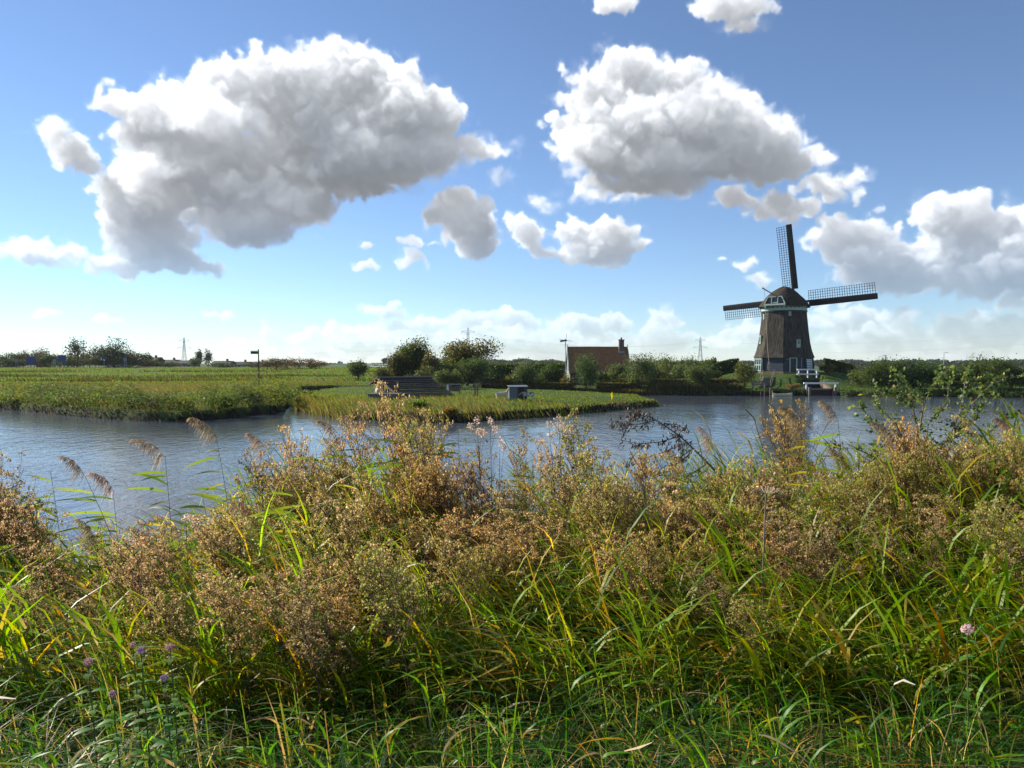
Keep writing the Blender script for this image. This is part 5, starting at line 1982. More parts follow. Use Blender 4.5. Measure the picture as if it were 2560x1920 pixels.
# wind leaning reeds and rough grass on the left land
n = 190000
Yr = 52 + (132 - 52) * g.random(n) ** .75
px = g.uniform(-60, 900, n)
P = np.stack([(px - 1280) / F * Yr, Yr], 1)
d = sdist(P, MAIN)
keep = (d > -.15) & (sdist(P, PEN) < -.5)
P, d = P[keep], d[keep]
edge_ = np.exp(-np.clip(d, 0, 50) / 2.2)
P_keep = g.random(len(P)) < np.clip(.34 + edge_ * .6, 0, 1) * np.clip(.15 + d / 1.6, 0, 1)
P, d, edge_ = P[P_keep], d[P_keep], edge_[P_keep]
n = len(P)
z = ground(P[:, 0], P[:, 1])
zz = np.maximum(z, -.05)
pat = wob2(P[:, 0], P[:, 1], .35, 1)
pat2 = wob2(P[:, 0] * .6, P[:, 1], .16, 4)
pat4 = wob2(P[:, 0], P[:, 1] * 1.6, .62, 15)
tall = (.26 + .50 * edge_ * (1 + .5 * pat) + .34 * pat2.clip(-.5, 1) + .55 * pat4.clip(0, 1)) * g.uniform(.45, 1.35, n)
tall *= np.where(P[:, 1] > 100, .62, 1)
cg = pick(g, n, [(3, (.115, .135, .03)), (3, (.09, .12, .028)), (1.5, (.16, .145, .045))])
cb_ = pick(g, n, [(3, (.20, .16, .07)), (2, (.15, .135, .045)), (1, (.11, .12, .035))])
cd_ = pick(g, n, [(3, (.05, .085, .022)), (2, (.07, .10, .03))])
wgt = np.clip(.45 + .6 * pat2 - .4 * edge_, 0, 1)[:, None]
col = np.where(g.random((n, 1)) < wgt, cb_, cg)
col = np.where((g.random((n, 1)) < (edge_ * .5 * (pat > .1))[:, None]), cd_, col)
lean = np.stack([-(.15 + .75 * g.random(n)) * tall, g.normal(size=n) * .35 * tall], 1)
base = np.stack([P[:, 0], P[:, 1], zz], 1)
v, q, c = blades(base, tall, .022 + .035 * g.random(n), lean, g.uniform(0, math.pi, n), col, 2, .3)
tag(np_mesh('rough_reed_meadow', v, q, c, M['midgrass']), 'wind-bent reeds and rough grass covering the left land', 'reeds', kind='stuff')

# leafy overhanging growth along the left shore
n = 80000
px = g.uniform(-60, 800, n)
Yr = 52 + 22 * g.random(n)
P = np.stack([(px - 1280) / F * Yr, Yr], 1)
d = sdist(P, MAIN)
keep = (d > -.55) & (d < 3.4) & (sdist(P, PEN) < -.6)
P, d = P[keep], d[keep]
n = len(P)
pat = wob2(P[:, 0], P[:, 1], .9, 2)
pat3 = wob2(P[:, 0], P[:, 1], .3, 9)
hmax = (1.5 + .4 * pat + .45 * pat3) * np.clip(1.15 - np.abs(d - 1.0) * .28, .3, 1.1)
hmax = np.clip(hmax, .15, 2.1)
z = np.maximum(ground(P[:, 0], P[:, 1]), 0) + hmax * g.random(n) ** .45 + np.where(d < .3, .45, .08)
kind = wob2(P[:, 0], P[:, 1], .55, 12)[:, None] + g.normal(size=(n, 1)) * .25
col = np.where(kind > .35, pick(g, n, [(2, (.14, .165, .03)), (1, (.17, .16, .05))]), np.where(kind > -.2, pick(g, n, [(2, (.075, .125, .032)), (1, (.10, .14, .04))]), pick(g, n, [(2, (.05, .085, .035)), (1, (.075, .06, .03))])))
v, q, c = rhombs(np.stack([P[:, 0], P[:, 1], z], 1), g.uniform(.08, .22, n), col, .38, g, droop=(-.8, 0, .15))
tag(np_mesh('shore_growth', v, q, c, M['midgrass']), 'leafy growth overhanging the water along the left shore', 'undergrowth', kind='stuff')

# far pasture beyond
n = 30000
Yr = 112 + (270 - 112) * g.random(n) ** .9
px = g.uniform(-60, 1010, n)
P = np.stack([(px - 1280) / F * Yr, Yr], 1)
keep = sdist(P, MAIN) > .3
P = P[keep]
Yr = P[:, 1]
n = len(P)
z = ground(P[:, 0], P[:, 1])
pat = wob2(P[:, 0] * .35, P[:, 1] * 1.3, .13, 6)
h = (.16 + .30 * np.clip(pat, 0, 1)) * g.uniform(.6, 1.5, n)
col = np.where(g.random((n, 1)) < np.clip(.15 + .7 * pat, .05, .85)[:, None], pick(g, n, [(2, (.14, .12, .04)), (2, (.08, .085, .025)), (1, (.06, .06, .02))]), pick(g, n, [(3, (.085, .15, .022)), (2, (.11, .17, .03))]))
base = np.stack([P[:, 0], P[:, 1], z - .02], 1)
v, q, c = blades(base, h, .16 + .16 * g.random(n), np.stack([-.3 * h, np.zeros(n)], 1), g.uniform(-.5, .5, n), col, 2, .2)
tag(np_mesh('pasture_grass', v, q, c, M['midgrass']), 'green pasture grass in strips beyond the left reeds', 'grass', kind='stuff')

# rough dark growth along the field ditches
n = 16000
k = g.integers(0, 4, n)
yd = np.array([128, 147, 171, 205])[k]
px = g.uniform(-60, 1000, n)
xx = (px - 1280) / F * yd
yy = yd + 3 * np.sin(xx * .03 + yd) + g.normal(size=n) * 1.1
ok = g.random(n) < np.clip(.55 + .6 * np.sin(xx * .11 + yd), .05, 1)
xx, yy = xx[ok], yy[ok]
n = len(xx)
z = ground(xx, yy)
h = g.uniform(.35, 1.0, n)
v, q, c = blades(np.stack([xx, yy, z], 1), h, .14 + .12 * g.random(n), np.stack([-.3 * h, np.zeros(n)], 1), g.uniform(-.6, .6, n), pick(g, n, [(3, (.045, .055, .02)), (2, (.075, .06, .025)), (1, (.05, .08, .02))]), 2, .2)
tag(np_mesh('ditch_growth', v, q, c, M['midgrass']), 'dark rough growth in lines along the pasture ditches', 'undergrowth', kind='stuff')

# peninsula
n = 95000
P = scatter(n, -27, 15, 50, 112, g)
d = sdist(P, PEN)
keep = (d > -.2)
P, d = P[keep], d[keep]
front = np.exp(-np.clip(d, 0, 50) / 1.6) * (P[:, 1] < 92)
keep = g.random(len(P)) < np.clip(.42 + front, 0, 1) * np.where(P[:, 1] > 85, .6, 1)
P, d, front = P[keep], d[keep], front[keep]
n = len(P)
zz = np.maximum(ground(P[:, 0], P[:, 1]), -.05)
leftish = sstep(9, -4, P[:, 0])
pat = wob2(P[:, 0], P[:, 1], .5, 8)
h = (.10 + .55 * front * (.25 + .75 * leftish) * (1 + .6 * pat) + .22 * leftish * (1 + .6 * pat) * (P[:, 1] < 74) + .05 * pat.clip(0, 1)) * g.uniform(.6, 1.3, n)
cg = pick(g, n, [(3, (.10, .17, .022)), (2, (.13, .18, .03)), (1, (.15, .16, .035))])
cb_ = pick(g, n, [(3, (.19, .15, .06)), (2, (.13, .125, .04)), (1.5, (.09, .10, .03)), (.4, (.26, .17, .04))])
wgt = np.clip((.62 * leftish * (P[:, 1] < 70) + .35 * front) + .3 * pat, .04, .85)[:, None]
col = np.where(g.random((n, 1)) < wgt, cb_, cg)
base = np.stack([P[:, 0], P[:, 1], zz - .01], 1)
v, q, c = blades(base, h, .025 + .04 * g.random(n), np.stack([-(.2 + .5 * g.random(n)) * h, g.normal(size=n) * .15 * h], 1), g.uniform(0, math.pi, n), col, 3, .25)
tag(np_mesh('peninsula_grass', v, q, c, M['midgrass']), 'grass and fringe of rushes covering the goat peninsula', 'grass', kind='stuff')
# a few individual bushes on the peninsula and left bank
tree('shrub', 'bright yellow-green leafy clump at the peninsula edge', 'shrub', 1048, 1000, 66, 54.5, [(3, (.15, .19, .025)), (2, (.10, .14, .025))], 1500, .14, lift=0, lobes=8, hollow=.2)
tree('rush_tuft', 'orange tuft of rushes at the peninsula waterline', 'tuft', 1122, 1034, 46, 52.2, [(3, (.24, .16, .035)), (2, (.17, .13, .04))], 900, .13, lift=0, lobes=6)
for i, (px, yt, w, Y) in enumerate(((60, 985, 90, 67), (250, 990, 90, 60.5), (400, 990, 80, 56), (620, 975, 80, 61.5))):
    tree('willow_shrub', ['tall green shrub on the left shore at the picture edge', 'tall green shrub on the left shore between the far left shrubs', 'dark tall shrub on the left shore before the point',
                          'tall light green shrub on the left shore near the creek'][i], 'shrub', px, yt, w, Y, [(3, (.065, .11, .03)), (2, (.11, .15, .035)), (1, (.15, .15, .04))], 2200, .16, lift=0, lobes=10, jag=.35, depth=.6)
tree('shrub', 'green shrub closing the head of the creek', 'shrub', 762, 985, 70, 68.5, [(3, (.08, .13, .03)), (2, (.12, .17, .04))], 2400, .15, lift=0, lobes=9, jag=.3)
tree('shrub', 'dark low shrub behind the head of the creek', 'shrub', 735, 965, 80, 74, G_DARK + G_WIL, 2400, .16, lift=0, lobes=9, jag=.3)
for i, (px, yt, w, Y) in enumerate(((168, 998, 90, 62), (330, 985, 80, 57), (560, 985, 90, 57), (690, 968, 90, 66), (450, 1000, 60, 55), (745, 975, 70, 70))):
    tree('willow_shrub', ['leafy shrub overhanging the left bank at the far left', 'leafy shrub on the left bank above the water bend', 'bluish green shrub at the point of the left land',
                          'bright green shrub beside the creek mouth', 'low yellow-green shrub drooping to the water on the left bank', 'light green shrub on the right side of the creek'][i], 'shrub', px, yt, w, Y,
         [(3, (.07, .11, .03)), (2, (.11, .15, .035)), (1, (.05, .075, .03))] if i != 4 else [(3, (.15, .16, .03)), (2, (.10, .12, .03))], 2400, .15, lift=0, lobes=9, jag=.3, depth=.7)

# mill bank lawn and waterside plants
n = 38000
P = scatter(n, 17, 78, 84, 120, g)
d = sdist(P, MAIN)
rm = np.hypot(P[:, 0] - MILL.x, P[:, 1] - MILL.y)
z = ground(P[:, 0], P[:, 1])
keep = (d > -.1) & (rm > 4.3) & (z > -.1) & (P[:, 0] / P[:, 1] < .72)
P, d, z = P[keep], d[keep], z[keep]
n = len(P)
edge_ = np.exp(-np.clip(d, 0, 9) / .7)
h = (.07 + .45 * edge_) * g.uniform(.5, 1.4, n)
col = np.where(g.random((n, 1)) < (.1 + .45 * edge_)[:, None], pick(g, n, [(2, (.13, .12, .045)), (2, (.07, .075, .025)), (1, (.05, .05, .02))]), pick(g, n, [(3, (.085, .17, .022)), (2, (.11, .19, .03))]))
v, q, c = blades(np.stack([P[:, 0], P[:, 1], z - .01], 1), h, .06 + .06 * g.random(n), np.stack([-.3 * h, np.zeros(n)], 1), g.uniform(0, math.pi, n), col, 2, .2)
tag(np_mesh('mill_lawn', v, q, c, M['midgrass']), 'bright mown grass on the mill mound and far bank', 'grass', kind='stuff')

# reeds along the bank under the hedges
n = 9000
px = g.uniform(1330, 1850, n)
Yr = np.interp(px, [1330, 1500, 1700, 1850], [104.0, 98.0, 96.3, 95.4]) + g.random(n) * 1.3
P = np.stack([(px - 1280) / F * Yr, Yr], 1)
z = np.maximum(ground(P[:, 0], P[:, 1]), -.05)
h = g.uniform(.4, .95, n)
col = pick(g, n, [(3, (.09, .085, .035)), (2, (.06, .07, .025)), (2, (.14, .115, .055)), (1, (.045, .05, .02))])
v, q, c = blades(np.stack([P[:, 0], P[:, 1], z], 1), h, .06 + .06 * g.random(n), np.stack([-.3 * h, np.zeros(n)], 1), g.uniform(0, math.pi, n), col, 2, .2)
tag(np_mesh('bank_reeds', v, q, c, M['midgrass']), 'brown reeds along the waterline under the clipped hedges', 'reeds', kind='stuff')

# ------------------------------------------------------------------ foreground bank growth
g = np.random.default_rng(77)
TOPX = [-200, 0, 120, 250, 400, 520, 640, 740, 840, 950, 1060, 1160, 1250, 1330, 1420, 1500, 1560, 1720, 1820, 1920, 2050, 2150, 2260, 2380, 2470, 2560, 2700]
TOPY = [1250, 1300, 1360, 1400, 1395, 1370, 1315, 1240, 1190, 1150, 1150, 1200, 1290, 1250, 1195, 1200, 1230, 1230, 1175, 1150, 1160, 1170, 1165, 1165, 1135, 1095, 1060]


def topline(px):
    return np.interp(px, TOPX, TOPY)


def zat(py, Y):
    return CAM_Z - (py - HORIZON) / F * Y


def canopy(px, Y):
    """height of the top of the growth: nearly level from our feet to the taller plants at the water"""
    zf = zat(topline(px), 8.8)
    return np.interp(Y, [2.0, 3.2], [2.75, 2.5]) + (zf - 2.5) * sstep(3.2, 8.8, Y)


# long grass at our feet: tussocks of blades
nt = 4300
d_ = 1.9 + 4.6 * g.random(nt) ** 1.05
tx = (g.uniform(-1, 1, nt)) * (.76 * d_ + 1.6)
per = g.integers(10, 28, nt)
idx = np.repeat(np.arange(nt), per)
n = len(idx)
spread_ = g.uniform(.03, .16, nt)
bx_ = tx[idx] + g.normal(size=n) * spread_[idx]
by_ = d_[idx] + g.normal(size=n) * spread_[idx]
bz_ = ground(bx_, by_)
th_ = g.uniform(.28, .90, nt) * np.interp(d_, [2, 3, 4.5, 7], [.55, .85, 1.15, 1.5])
h = th_[idx] * g.uniform(.35, 1.1, n)
ta = g.uniform(0, 2 * math.pi, nt)
tl = g.uniform(.45, 1.6, nt)
ang = ta[idx] + g.normal(size=n) * .7
rl = h * np.clip(tl[idx] + g.normal(size=n) * .35, .05, 1.9)
lean = np.stack([np.cos(ang) * rl - .30 * h, np.sin(ang) * rl * .8], 1)
tc_ = g.random(nt)
pal_g = [(4, (.026, .072, .014)), (3, (.040, .096, .017)), (1.6, (.070, .14, .022)), (2.5, (.020, .054, .022)), (.7, (.14, .19, .03))]
pal_d = [(3, (.36, .27, .16)), (2, (.27, .19, .11)), (1, (.48, .38, .26)), (.5, (.42, .22, .04))]
col = np.where((g.random(n) < np.where(tc_[idx] < .2, .75, .10))[:, None], pick(g, n, pal_d, .2), pick(g, n, pal_g, .22))
wdt = np.where(tc_[idx] > .72, g.uniform(.008, .017, n), g.uniform(.0032, .0085, n))
v, q, c = blades(np.stack([bx_, by_, bz_ - .02], 1), h, wdt, lean, g.uniform(0, math.pi, n), col, 4, .62, .05)
tag(np_mesh('long_grass', v, q, c, M['grass'], smooth=True), 'long tangled green grass with dry blades on the near bank', 'grass', kind='stuff')

# broad young reed blades standing out of the grass
nt = 800
d_ = 2.5 + 4.2 * g.random(nt)
tx = g.uniform(-1, 1, nt) * (.72 * d_ + 1.6)
px = 1280 + tx / d_ * F
gz_ = ground(tx, d_)
hh = np.clip((canopy(px, d_) - gz_) * g.uniform(.7, 1.15, nt), .3, 1.5)
per = g.integers(4, 8, nt)
idx = np.repeat(np.arange(nt), per)
n = len(idx)
tt = g.uniform(.35, 1.0, n)
L_ = g.uniform(.16, .42, n)
sg = np.where(g.random(n) < .72, -1, 1)
lean = np.stack([sg * L_ * g.uniform(.3, .9, n), g.normal(size=n) * .3 * L_], 1)
col = pick(g, n, [(3, (.085, .20, .024)), (3, (.12, .24, .028)), (3, (.055, .145, .026)), (.8, (.26, .29, .035)), (.45, (.42, .27, .04)), (.8, (.38, .30, .18))], .2)
v1, q1, c1 = blades(np.stack([tx[idx] - .1 * hh[idx] * tt ** 2, d_[idx], gz_[idx] + hh[idx] * tt], 1), L_ * g.uniform(.1, .8, n), g.uniform(.010, .022, n), lean, g.uniform(.8, 2.3, n), col, 5, .35, .03)
v2, q2, c2 = blades(np.stack([tx, d_, gz_ - .05], 1), hh + .05, np.full(nt, .007), np.stack([-.1 * hh, g.normal(size=nt) * .03], 1), np.zeros(nt), pick(g, nt, [(2, (.12, .16, .04)), (1, (.22, .17, .08))]), 3, .1, .4)
v, q, c = join([(v1, q1, c1), (v2, q2, c2)])
tag(np_mesh('reed_shoots', v, q, c, M['grass'], smooth=True), 'broad bright reed blades standing out of the near grass', 'reeds', kind='stuff')

# low leafy undergrowth on the slope (nettles, mint, bramble)
nt = 3900
d_ = 3.2 + 6.4 * g.random(nt)
tx = g.uniform(-1, 1, nt) * (.72 * d_ + 1.7)
px = 1280 + tx / d_ * F
gz_ = np.maximum(ground(tx, d_), -.2)
hh = np.clip((canopy(px, d_) - gz_) * g.uniform(.45, .98, nt), .12, 1.8)
hh = np.where(d_ < 4.2, hh * .75, hh)
per = g.integers(14, 34, nt)
idx = np.repeat(np.arange(nt), per)
n = len(idx)
t = g.random(n) ** .7
P = np.stack([tx[idx] + g.normal(size=n) * .075 - .12 * hh[idx] * t * t, d_[idx] + g.normal(size=n) * .075, gz_[idx] + hh[idx] * t], 1)
tint = g.random(nt) + .25 * wob2(tx, d_, 1.6, 3)
A1 = pick(g, n, [(2, (.20, .22, .04)), (1, (.28, .24, .045)), (1, (.28, .18, .06)), (1, (.15, .20, .04))])
A2 = pick(g, n, [(3, (.085, .16, .032)), (2, (.12, .20, .04)), (1, (.17, .24, .05))])
A3 = pick(g, n, [(3, (.27, .19, .12)), (2, (.20, .135, .085)), (1, (.33, .24, .16))])
ti = tint[idx][:, None]
col = np.where(ti < .34, A1, np.where(ti < .86, A2, A3))
siz = np.where(ti[:, 0] < .86, g.uniform(.030, .080, n), g.uniform(.010, .022, n))
v, q, c = rhombs(P, siz, col, .34, g, droop=(-.45, 0, .2))
tag(np_mesh('undergrowth_leaves', v, q, c, M['leaf']), 'leafy undergrowth filling the near bank', 'undergrowth', kind='stuff')

# mass of reed leaves behind, bent to the left by the wind
nt = 5900
d_ = 3.9 + 5.9 * g.random(nt) ** .8
tx = g.uniform(-1, 1, nt) * (.72 * d_ + 1.7)
px = 1280 + tx / d_ * F
gz_ = ground(tx, d_)
gz_ = np.maximum(gz_, -.3)
hh = np.clip((canopy(px, d_) - gz_) * g.uniform(.68, 1.18, nt), .35, 2.5)
per = g.integers(8, 15, nt)
idx = np.repeat(np.arange(nt), per)
n = len(idx)
tt = g.uniform(.3, 1.0, n)
bx_ = tx[idx] - .16 * hh[idx] * tt ** 2
by_ = d_[idx] + g.normal(size=n) * .05
bz_ = gz_[idx] + hh[idx] * tt
L_ = g.uniform(.25, .68, n)
lean = np.stack([-L_ * np.where(g.random(n) < .14, -g.uniform(.2, .8, n), g.uniform(.25, 1.0, n)), g.normal(size=n) * .4 * L_], 1)
rise = L_ * g.uniform(-.08, 1.05, n)
tcol = g.random(nt)
col = np.where((tcol[idx] < .14)[:, None], pick(g, n, [(2, (.36, .29, .09)), (1, (.40, .24, .06)), (1, (.32, .27, .15))]), pick(g, n, [(3, (.15, .25, .034)), (3, (.19, .28, .036)), (2, (.10, .18, .036)), (1.6, (.30, .31, .04)), (.6, (.46, .31, .04))]))
v1, q1, c1 = blades(np.stack([bx_, by_, bz_], 1), rise, g.uniform(.014, .034, n), lean, g.uniform(.9, 2.2, n), col, 3, .25, .03)
st = np.stack([tx, d_, gz_ - .05], 1)
v2, q2, c2 = blades(st, hh + .05, np.full(nt, .007), np.stack([-.16 * hh, g.normal(size=nt) * .03], 1), np.zeros(nt), pick(g, nt, [(2, (.12, .12, .04)), (1, (.17, .13, .06))]), 3, .1, .4)
v, q, c = join([(v1, q1, c1), (v2, q2, c2)])
tag(np_mesh('reed_bed', v, q, c, M['grass'], smooth=True), 'wind-bent reed leaves massed along the near water edge', 'reeds', kind='stuff')


# ---- single reeds with plumes
def leaf_mesh(i):
    gg = np.random.default_rng(100 + i)
    L = [.36, .42, .48, .55, .32, .46][i]
    w = [.030, .036, .038, .040, .027, .033][i]
    S = 9
    t = np.linspace(0, 1, S)
    prof = np.clip(np.sin(np.pi * np.clip(t * .93 + .05, 0, 1)) ** .7 * (1 - .35 * t), .03, 1)
    bend = gg.uniform(-.10, .10)
    dr = gg.uniform(.10, .34)
    tw = gg.uniform(-.6, .6)
    V, C = [], []
    base = np.array([(.15, .25, .035), (.19, .28, .035), (.12, .20, .035), (.22, .28, .035), (.28, .27, .035), (.15, .23, .05)][i])
    for k, tt in enumerate(t):
        c_ = np.array([-L * tt, bend * L * tt ** 2, .10 * L * tt - dr * L * tt ** 2.2])
        a = 1.15 + tw * tt
        s = np.array([0, math.cos(a), math.sin(a)]) * w * prof[k] / 2
        V += [c_ - s, c_ + s]
        tip = np.clip((tt - .72) / .28, 0, 1) * (.8 if i in (3, 4) else .35)
        cc = base * (1 - tip) + np.array([.28, .20, .04]) * tip
        C += [cc, cc]
    V = np.array(V)
    k = np.arange(S - 1) * 2
    return V, np.stack([k, k + 1, k + 3, k + 2], 1), np.array(C)


LEAF = []
for i in range(6):
    v, q, c = leaf_mesh(i)
    o = np_mesh('leaf', v, q, c, M['reed'], smooth=True)
    LEAF.append(o.data)
    bpy.data.objects.remove(o)


def plume_mesh(i):
    gg = np.random.default_rng(200 + i)
    N = 210
    L = .36
    t = gg.random(N) ** .8
    ax = np.stack([-L * .55 * t ** 1.5, gg.normal(size=N) * .008, L * (t - .35 * t ** 2.2)], 1)
    ln = .10 * (1.15 - t) * gg.uniform(.6, 1.2, N) + .03
    lean = np.stack([-ln * gg.uniform(.4, 1.0, N), gg.normal(size=N) * .35 * ln], 1)
    col = pick(gg, N, [(3, (.32, .23, .15)), (2, (.24, .16, .11)), (1, (.42, .32, .22))])
    return blades(ax, ln * gg.uniform(-.1, .6, N), np.full(N, .0045), lean, gg.uniform(0, 3, N), col, 3, .9, .6)


PLUME = []
for i in range(4):
    v, q, c = plume_mesh(i)
    o = np_mesh('plume', v, q, c, M['seed'])
    PLUME.append(o.data)
    bpy.data.objects.remove(o)


def reed(px_top, py_top, px_bot, Y, label, plume=True, nleaf=9, group='tall plumed reeds at the near water edge', rs=0, dry=False):
    gg = np.random.default_rng(900 + rs)
    top = at(px_top, py_top, Y)
    bx = (px_bot - 1280) / F * Y
    bz = max(gz(bx, Y), -.2)
    H = top.z - bz
    o = empty('reed', (bx, Y, bz), label, 'reed', group)
    dx_ = top.x - bx
    pts = [Vector((dx_ * tt ** 1.5, .02 * math.sin(tt * 3), H * tt)) for tt in np.linspace(0, 1, 7)]
    MB().tube(pts, [.0055, .005, .0048, .0042, .0036, .0030, .0022], 4).build('stem', M['greenstem'], o)
    for k in range(nleaf):
        tt = .42 + .54 * (k + .5) / nleaf + gg.uniform(-.02, .02)
        p = Vector((dx_ * tt ** 1.5, .02 * math.sin(tt * 3), H * tt))
        lf = bpy.data.objects.new('leaf', LEAF[int(gg.integers(0, 6))])
        COL.objects.link(lf)
        lf.parent = o
        lf.location = p
        s = gg.uniform(.75, 1.15) * (1 - .25 * max(0, tt - .7) / .3)
        lf.scale = (s, s, s)
        lf.rotation_euler = (gg.uniform(-.3, .3), gg.uniform(-.28, .42), gg.uniform(-.55, .55))
    if plume:
        pl = bpy.data.objects.new('plume', PLUME[int(gg.integers(0, 4))])
        COL.objects.link(pl)
        pl.parent = o
        pl.location = pts[-1] + Vector((0, 0, -.02))
        s = gg.uniform(.85, 1.15)
        pl.scale = (s, s, s)
        pl.rotation_euler = (gg.uniform(-.1, .1), gg.uniform(-.35, .1), gg.uniform(-.3, .3))
    return o


RL = [(540, 1090, 610, 7.6, 'tallest plumed reed standing free over the water on the left', True, 9),
      (412, 1140, 438, 7.4, 'plumed reed just left of the tallest reed', True, 9),
      (282, 1222, 302, 7.6, 'pale-plumed reed on the left before open water', True, 6),
      (212, 1190, 372, 7.3, 'strongly leaning plumed reed on the left', True, 8),
      (126, 1178, 166, 7.8, 'plumeless reed with level leaves on the far left', False, 8),
      (72, 1228, 112, 7.6, 'dark stemmed reed near the left picture edge', False, 7),
      (668, 1135, 760, 8.0, 'reed leaning left between tallest reed and brown clump', True, 9),
      (610, 1215, 680, 7.8, 'short reed with yellow leaves right of the tallest reed', False, 9),
      (505, 1235, 560, 7.4, 'short thin reed below the tallest reed plume', False, 8),
      (1075, 1085, 1130, 8.2, 'brown-plumed reed drooping before the peninsula', True, 7),
      (1145, 1070, 1160, 8.0, 'reed with bright level leaves left of the cream fluff', False, 8),
      (1330, 1150, 1345, 8.4, 'thin reed standing over the middle water', False, 9),
      (1005, 1070, 1022, 7.0, 'bright leaved reed in the tall middle brown clump', False, 9),
      (2010, 1075, 2060, 7.2, 'reed with reddish plume right of the dead branch', True, 7),
      (2095, 1050, 2150, 7.6, 'reddish-plumed reed left of the twiggy bush', True, 7),
      (2240, 1100, 2300, 7.0, 'reed with yellow-green leaves under the twiggy bush', True, 8),
      (1700, 1120, 1760, 8.5, 'reed hidden behind the dead branch', False, 7)]
for i, (a, b, c_, Y, lab, pl, nl) in enumerate(RL):
    reed(a, b, c_, Y, lab, pl, nl + 6, rs=i)
gg = np.random.default_rng(41)
for i in range(100):
    px_ = gg.uniform(-60, 2620) if i % 2 else gg.uniform(-60, 1000)
    Y = gg.uniform(6.2, 9.4)
    tp = HORIZON + (CAM_Z - float(canopy(px_, Y)) - gg.uniform(-.1, .5 if px_ < 1000 else .3)) * F / Y
    reed(px_ - gg.uniform(10, 90), tp, px_, Y, ['wind-bent reed in the left bank growth before the open water', 'wind-bent reed in the middle bank growth left of the dead branch', 'wind-bent reed in the right bank growth around the twiggy bush'][(px_ > 700) + (px_ > 1500)],
         gg.random() < .3, int(gg.integers(9, 14)), ['reeds of the left bank growth', 'reeds of the middle bank growth', 'reeds of the right bank growth'][(px_ > 700) + (px_ > 1500)], rs=100 + i)


# ---- dry brown seed-head plants
def seed_meshes(i):
    gg = np.random.default_rng(300 + i)
    H = 1.0
    mbs = MB()
    lean_ = -.10 - .10 * gg.random()
    ax = lambda t: np.array([lean_ * t ** 2, .03 * math.sin(2 * t + i), H * t])
    mbs.tube([ax(t) for t in np.linspace(0, .97, 6)], [.0062, .0058, .005, .0042, .003, .0015], 4)
    tips, lv, lvc = [], [], []
    nb = 26
    for k in range(nb):
        t0 = .58 + .39 * k / nb
        a = k * 2.4 + gg.uniform(-.3, .3)
        ln = (.36 * (1.10 - t0) + .05) * gg.uniform(.45, 1.55)
        b0 = ax(t0)
        b1 = b0 + np.array([math.cos(a) * ln * .72 - .03, math.sin(a) * ln * .72, ln * .85])
        bm = (b0 + b1) / 2 + np.array([math.cos(a) * ln * .08, math.sin(a) * ln * .08, -.02 * ln])
        mbs.tube([b0, bm, b1], [.0022, .0017, .001], 3)
        if i % 2 and k % 4 == 1:
            continue
        for w_ in range(7):
            f_ = .35 + .65 * gg.random()
            q0_ = b0 + (b1 - b0) * f_
            q1_ = q0_ + np.array([gg.normal() * .034 - .008, gg.normal() * .034, abs(gg.normal()) * .04 + .006])
            mbs.tube([q0_, q1_], [.0011, .0007], 3)
            m_ = int(gg.integers(9, 22))
            tips.append(q1_[None] + gg.normal(size=(m_, 3)) * np.array([.0085, .0085, .007]))
    # old leaves low on the stem
    m_ = 70
    t = gg.random(m_) * .8
    a = gg.uniform(0, 6.28, m_)
    c_ = np.stack([ax(tt) for tt in t]) + np.stack([np.cos(a), np.sin(a), -.3 * np.ones(m_)], 1) * gg.uniform(.02, .09, m_)[:, None]
    T = np.concatenate(tips)
    base = [[(4, (.40, .285, .13)), (2, (.30, .20, .09)), (1, (.54, .43, .28)), (.8, (.28, .27, .06))],
            [(4, (.33, .225, .115)), (2, (.42, .305, .16)), (1.5, (.20, .135, .08)), (.5, (.24, .23, .06))],
            [(3, (.35, .29, .10)), (2, (.28, .30, .06)), (2, (.30, .22, .10)), (1.5, (.21, .28, .05))],
            [(4, (.42, .28, .12)), (2, (.32, .20, .085)), (1, (.49, .31, .10)), (.7, (.27, .26, .06))]][i % 4]
    sv = rhombs(T, gg.uniform(.007, .0165, len(T)), pick(gg, len(T), base, .25), .65, gg)
    lvm = rhombs(c_, gg.uniform(.035, .075, m_), pick(gg, m_, [(2, (.13, .14, .035)), (2, (.09, .12, .03)), (1, (.20, .15, .05)), (1, (.17, .10, .05))]), .35, gg, droop=(-.6, 0, -.3))
    a = mbs.build('stem', M['redstem'])
    b = np_mesh('seed_head', *sv, M['seed'])
    c = np_mesh('foliage', *lvm, M['leaf'])
    out = (a.data, b.data, c.data)
    for o in (a, b, c):
        bpy.data.objects.remove(o)
    return out


SEEDP = [seed_meshes(i) for i in range(8)]


def seed_plant(px, py, Y, label, group, rs, var=None):
    gg = np.random.default_rng(5000 + rs)
    top = at(px, py, Y)
    H = top.z
    bx = top.x + .12
    bz = max(gz(bx, Y), -.15)
    H = top.z - bz
    if H < .3:
        return
    o = empty('seed_head_plant', (bx, Y, bz), label, 'plant', group, rz=gg.uniform(-.5, .5))
    vset = SEEDP[int(gg.integers(0, 8)) if var is None else var]
    wdt = max(.72, min(1.35, H * .75 + .25)) * gg.uniform(.9, 1.15)
    for me, nm in zip(vset, ('stem', 'seed_head', 'foliage')):
        c = bpy.data.objects.new(nm, me)
        COL.objects.link(c)
        c.parent = o
        c.scale = (wdt, wdt, H * gg.uniform(.98, 1.02) if nm == 'x' else H)
    return o


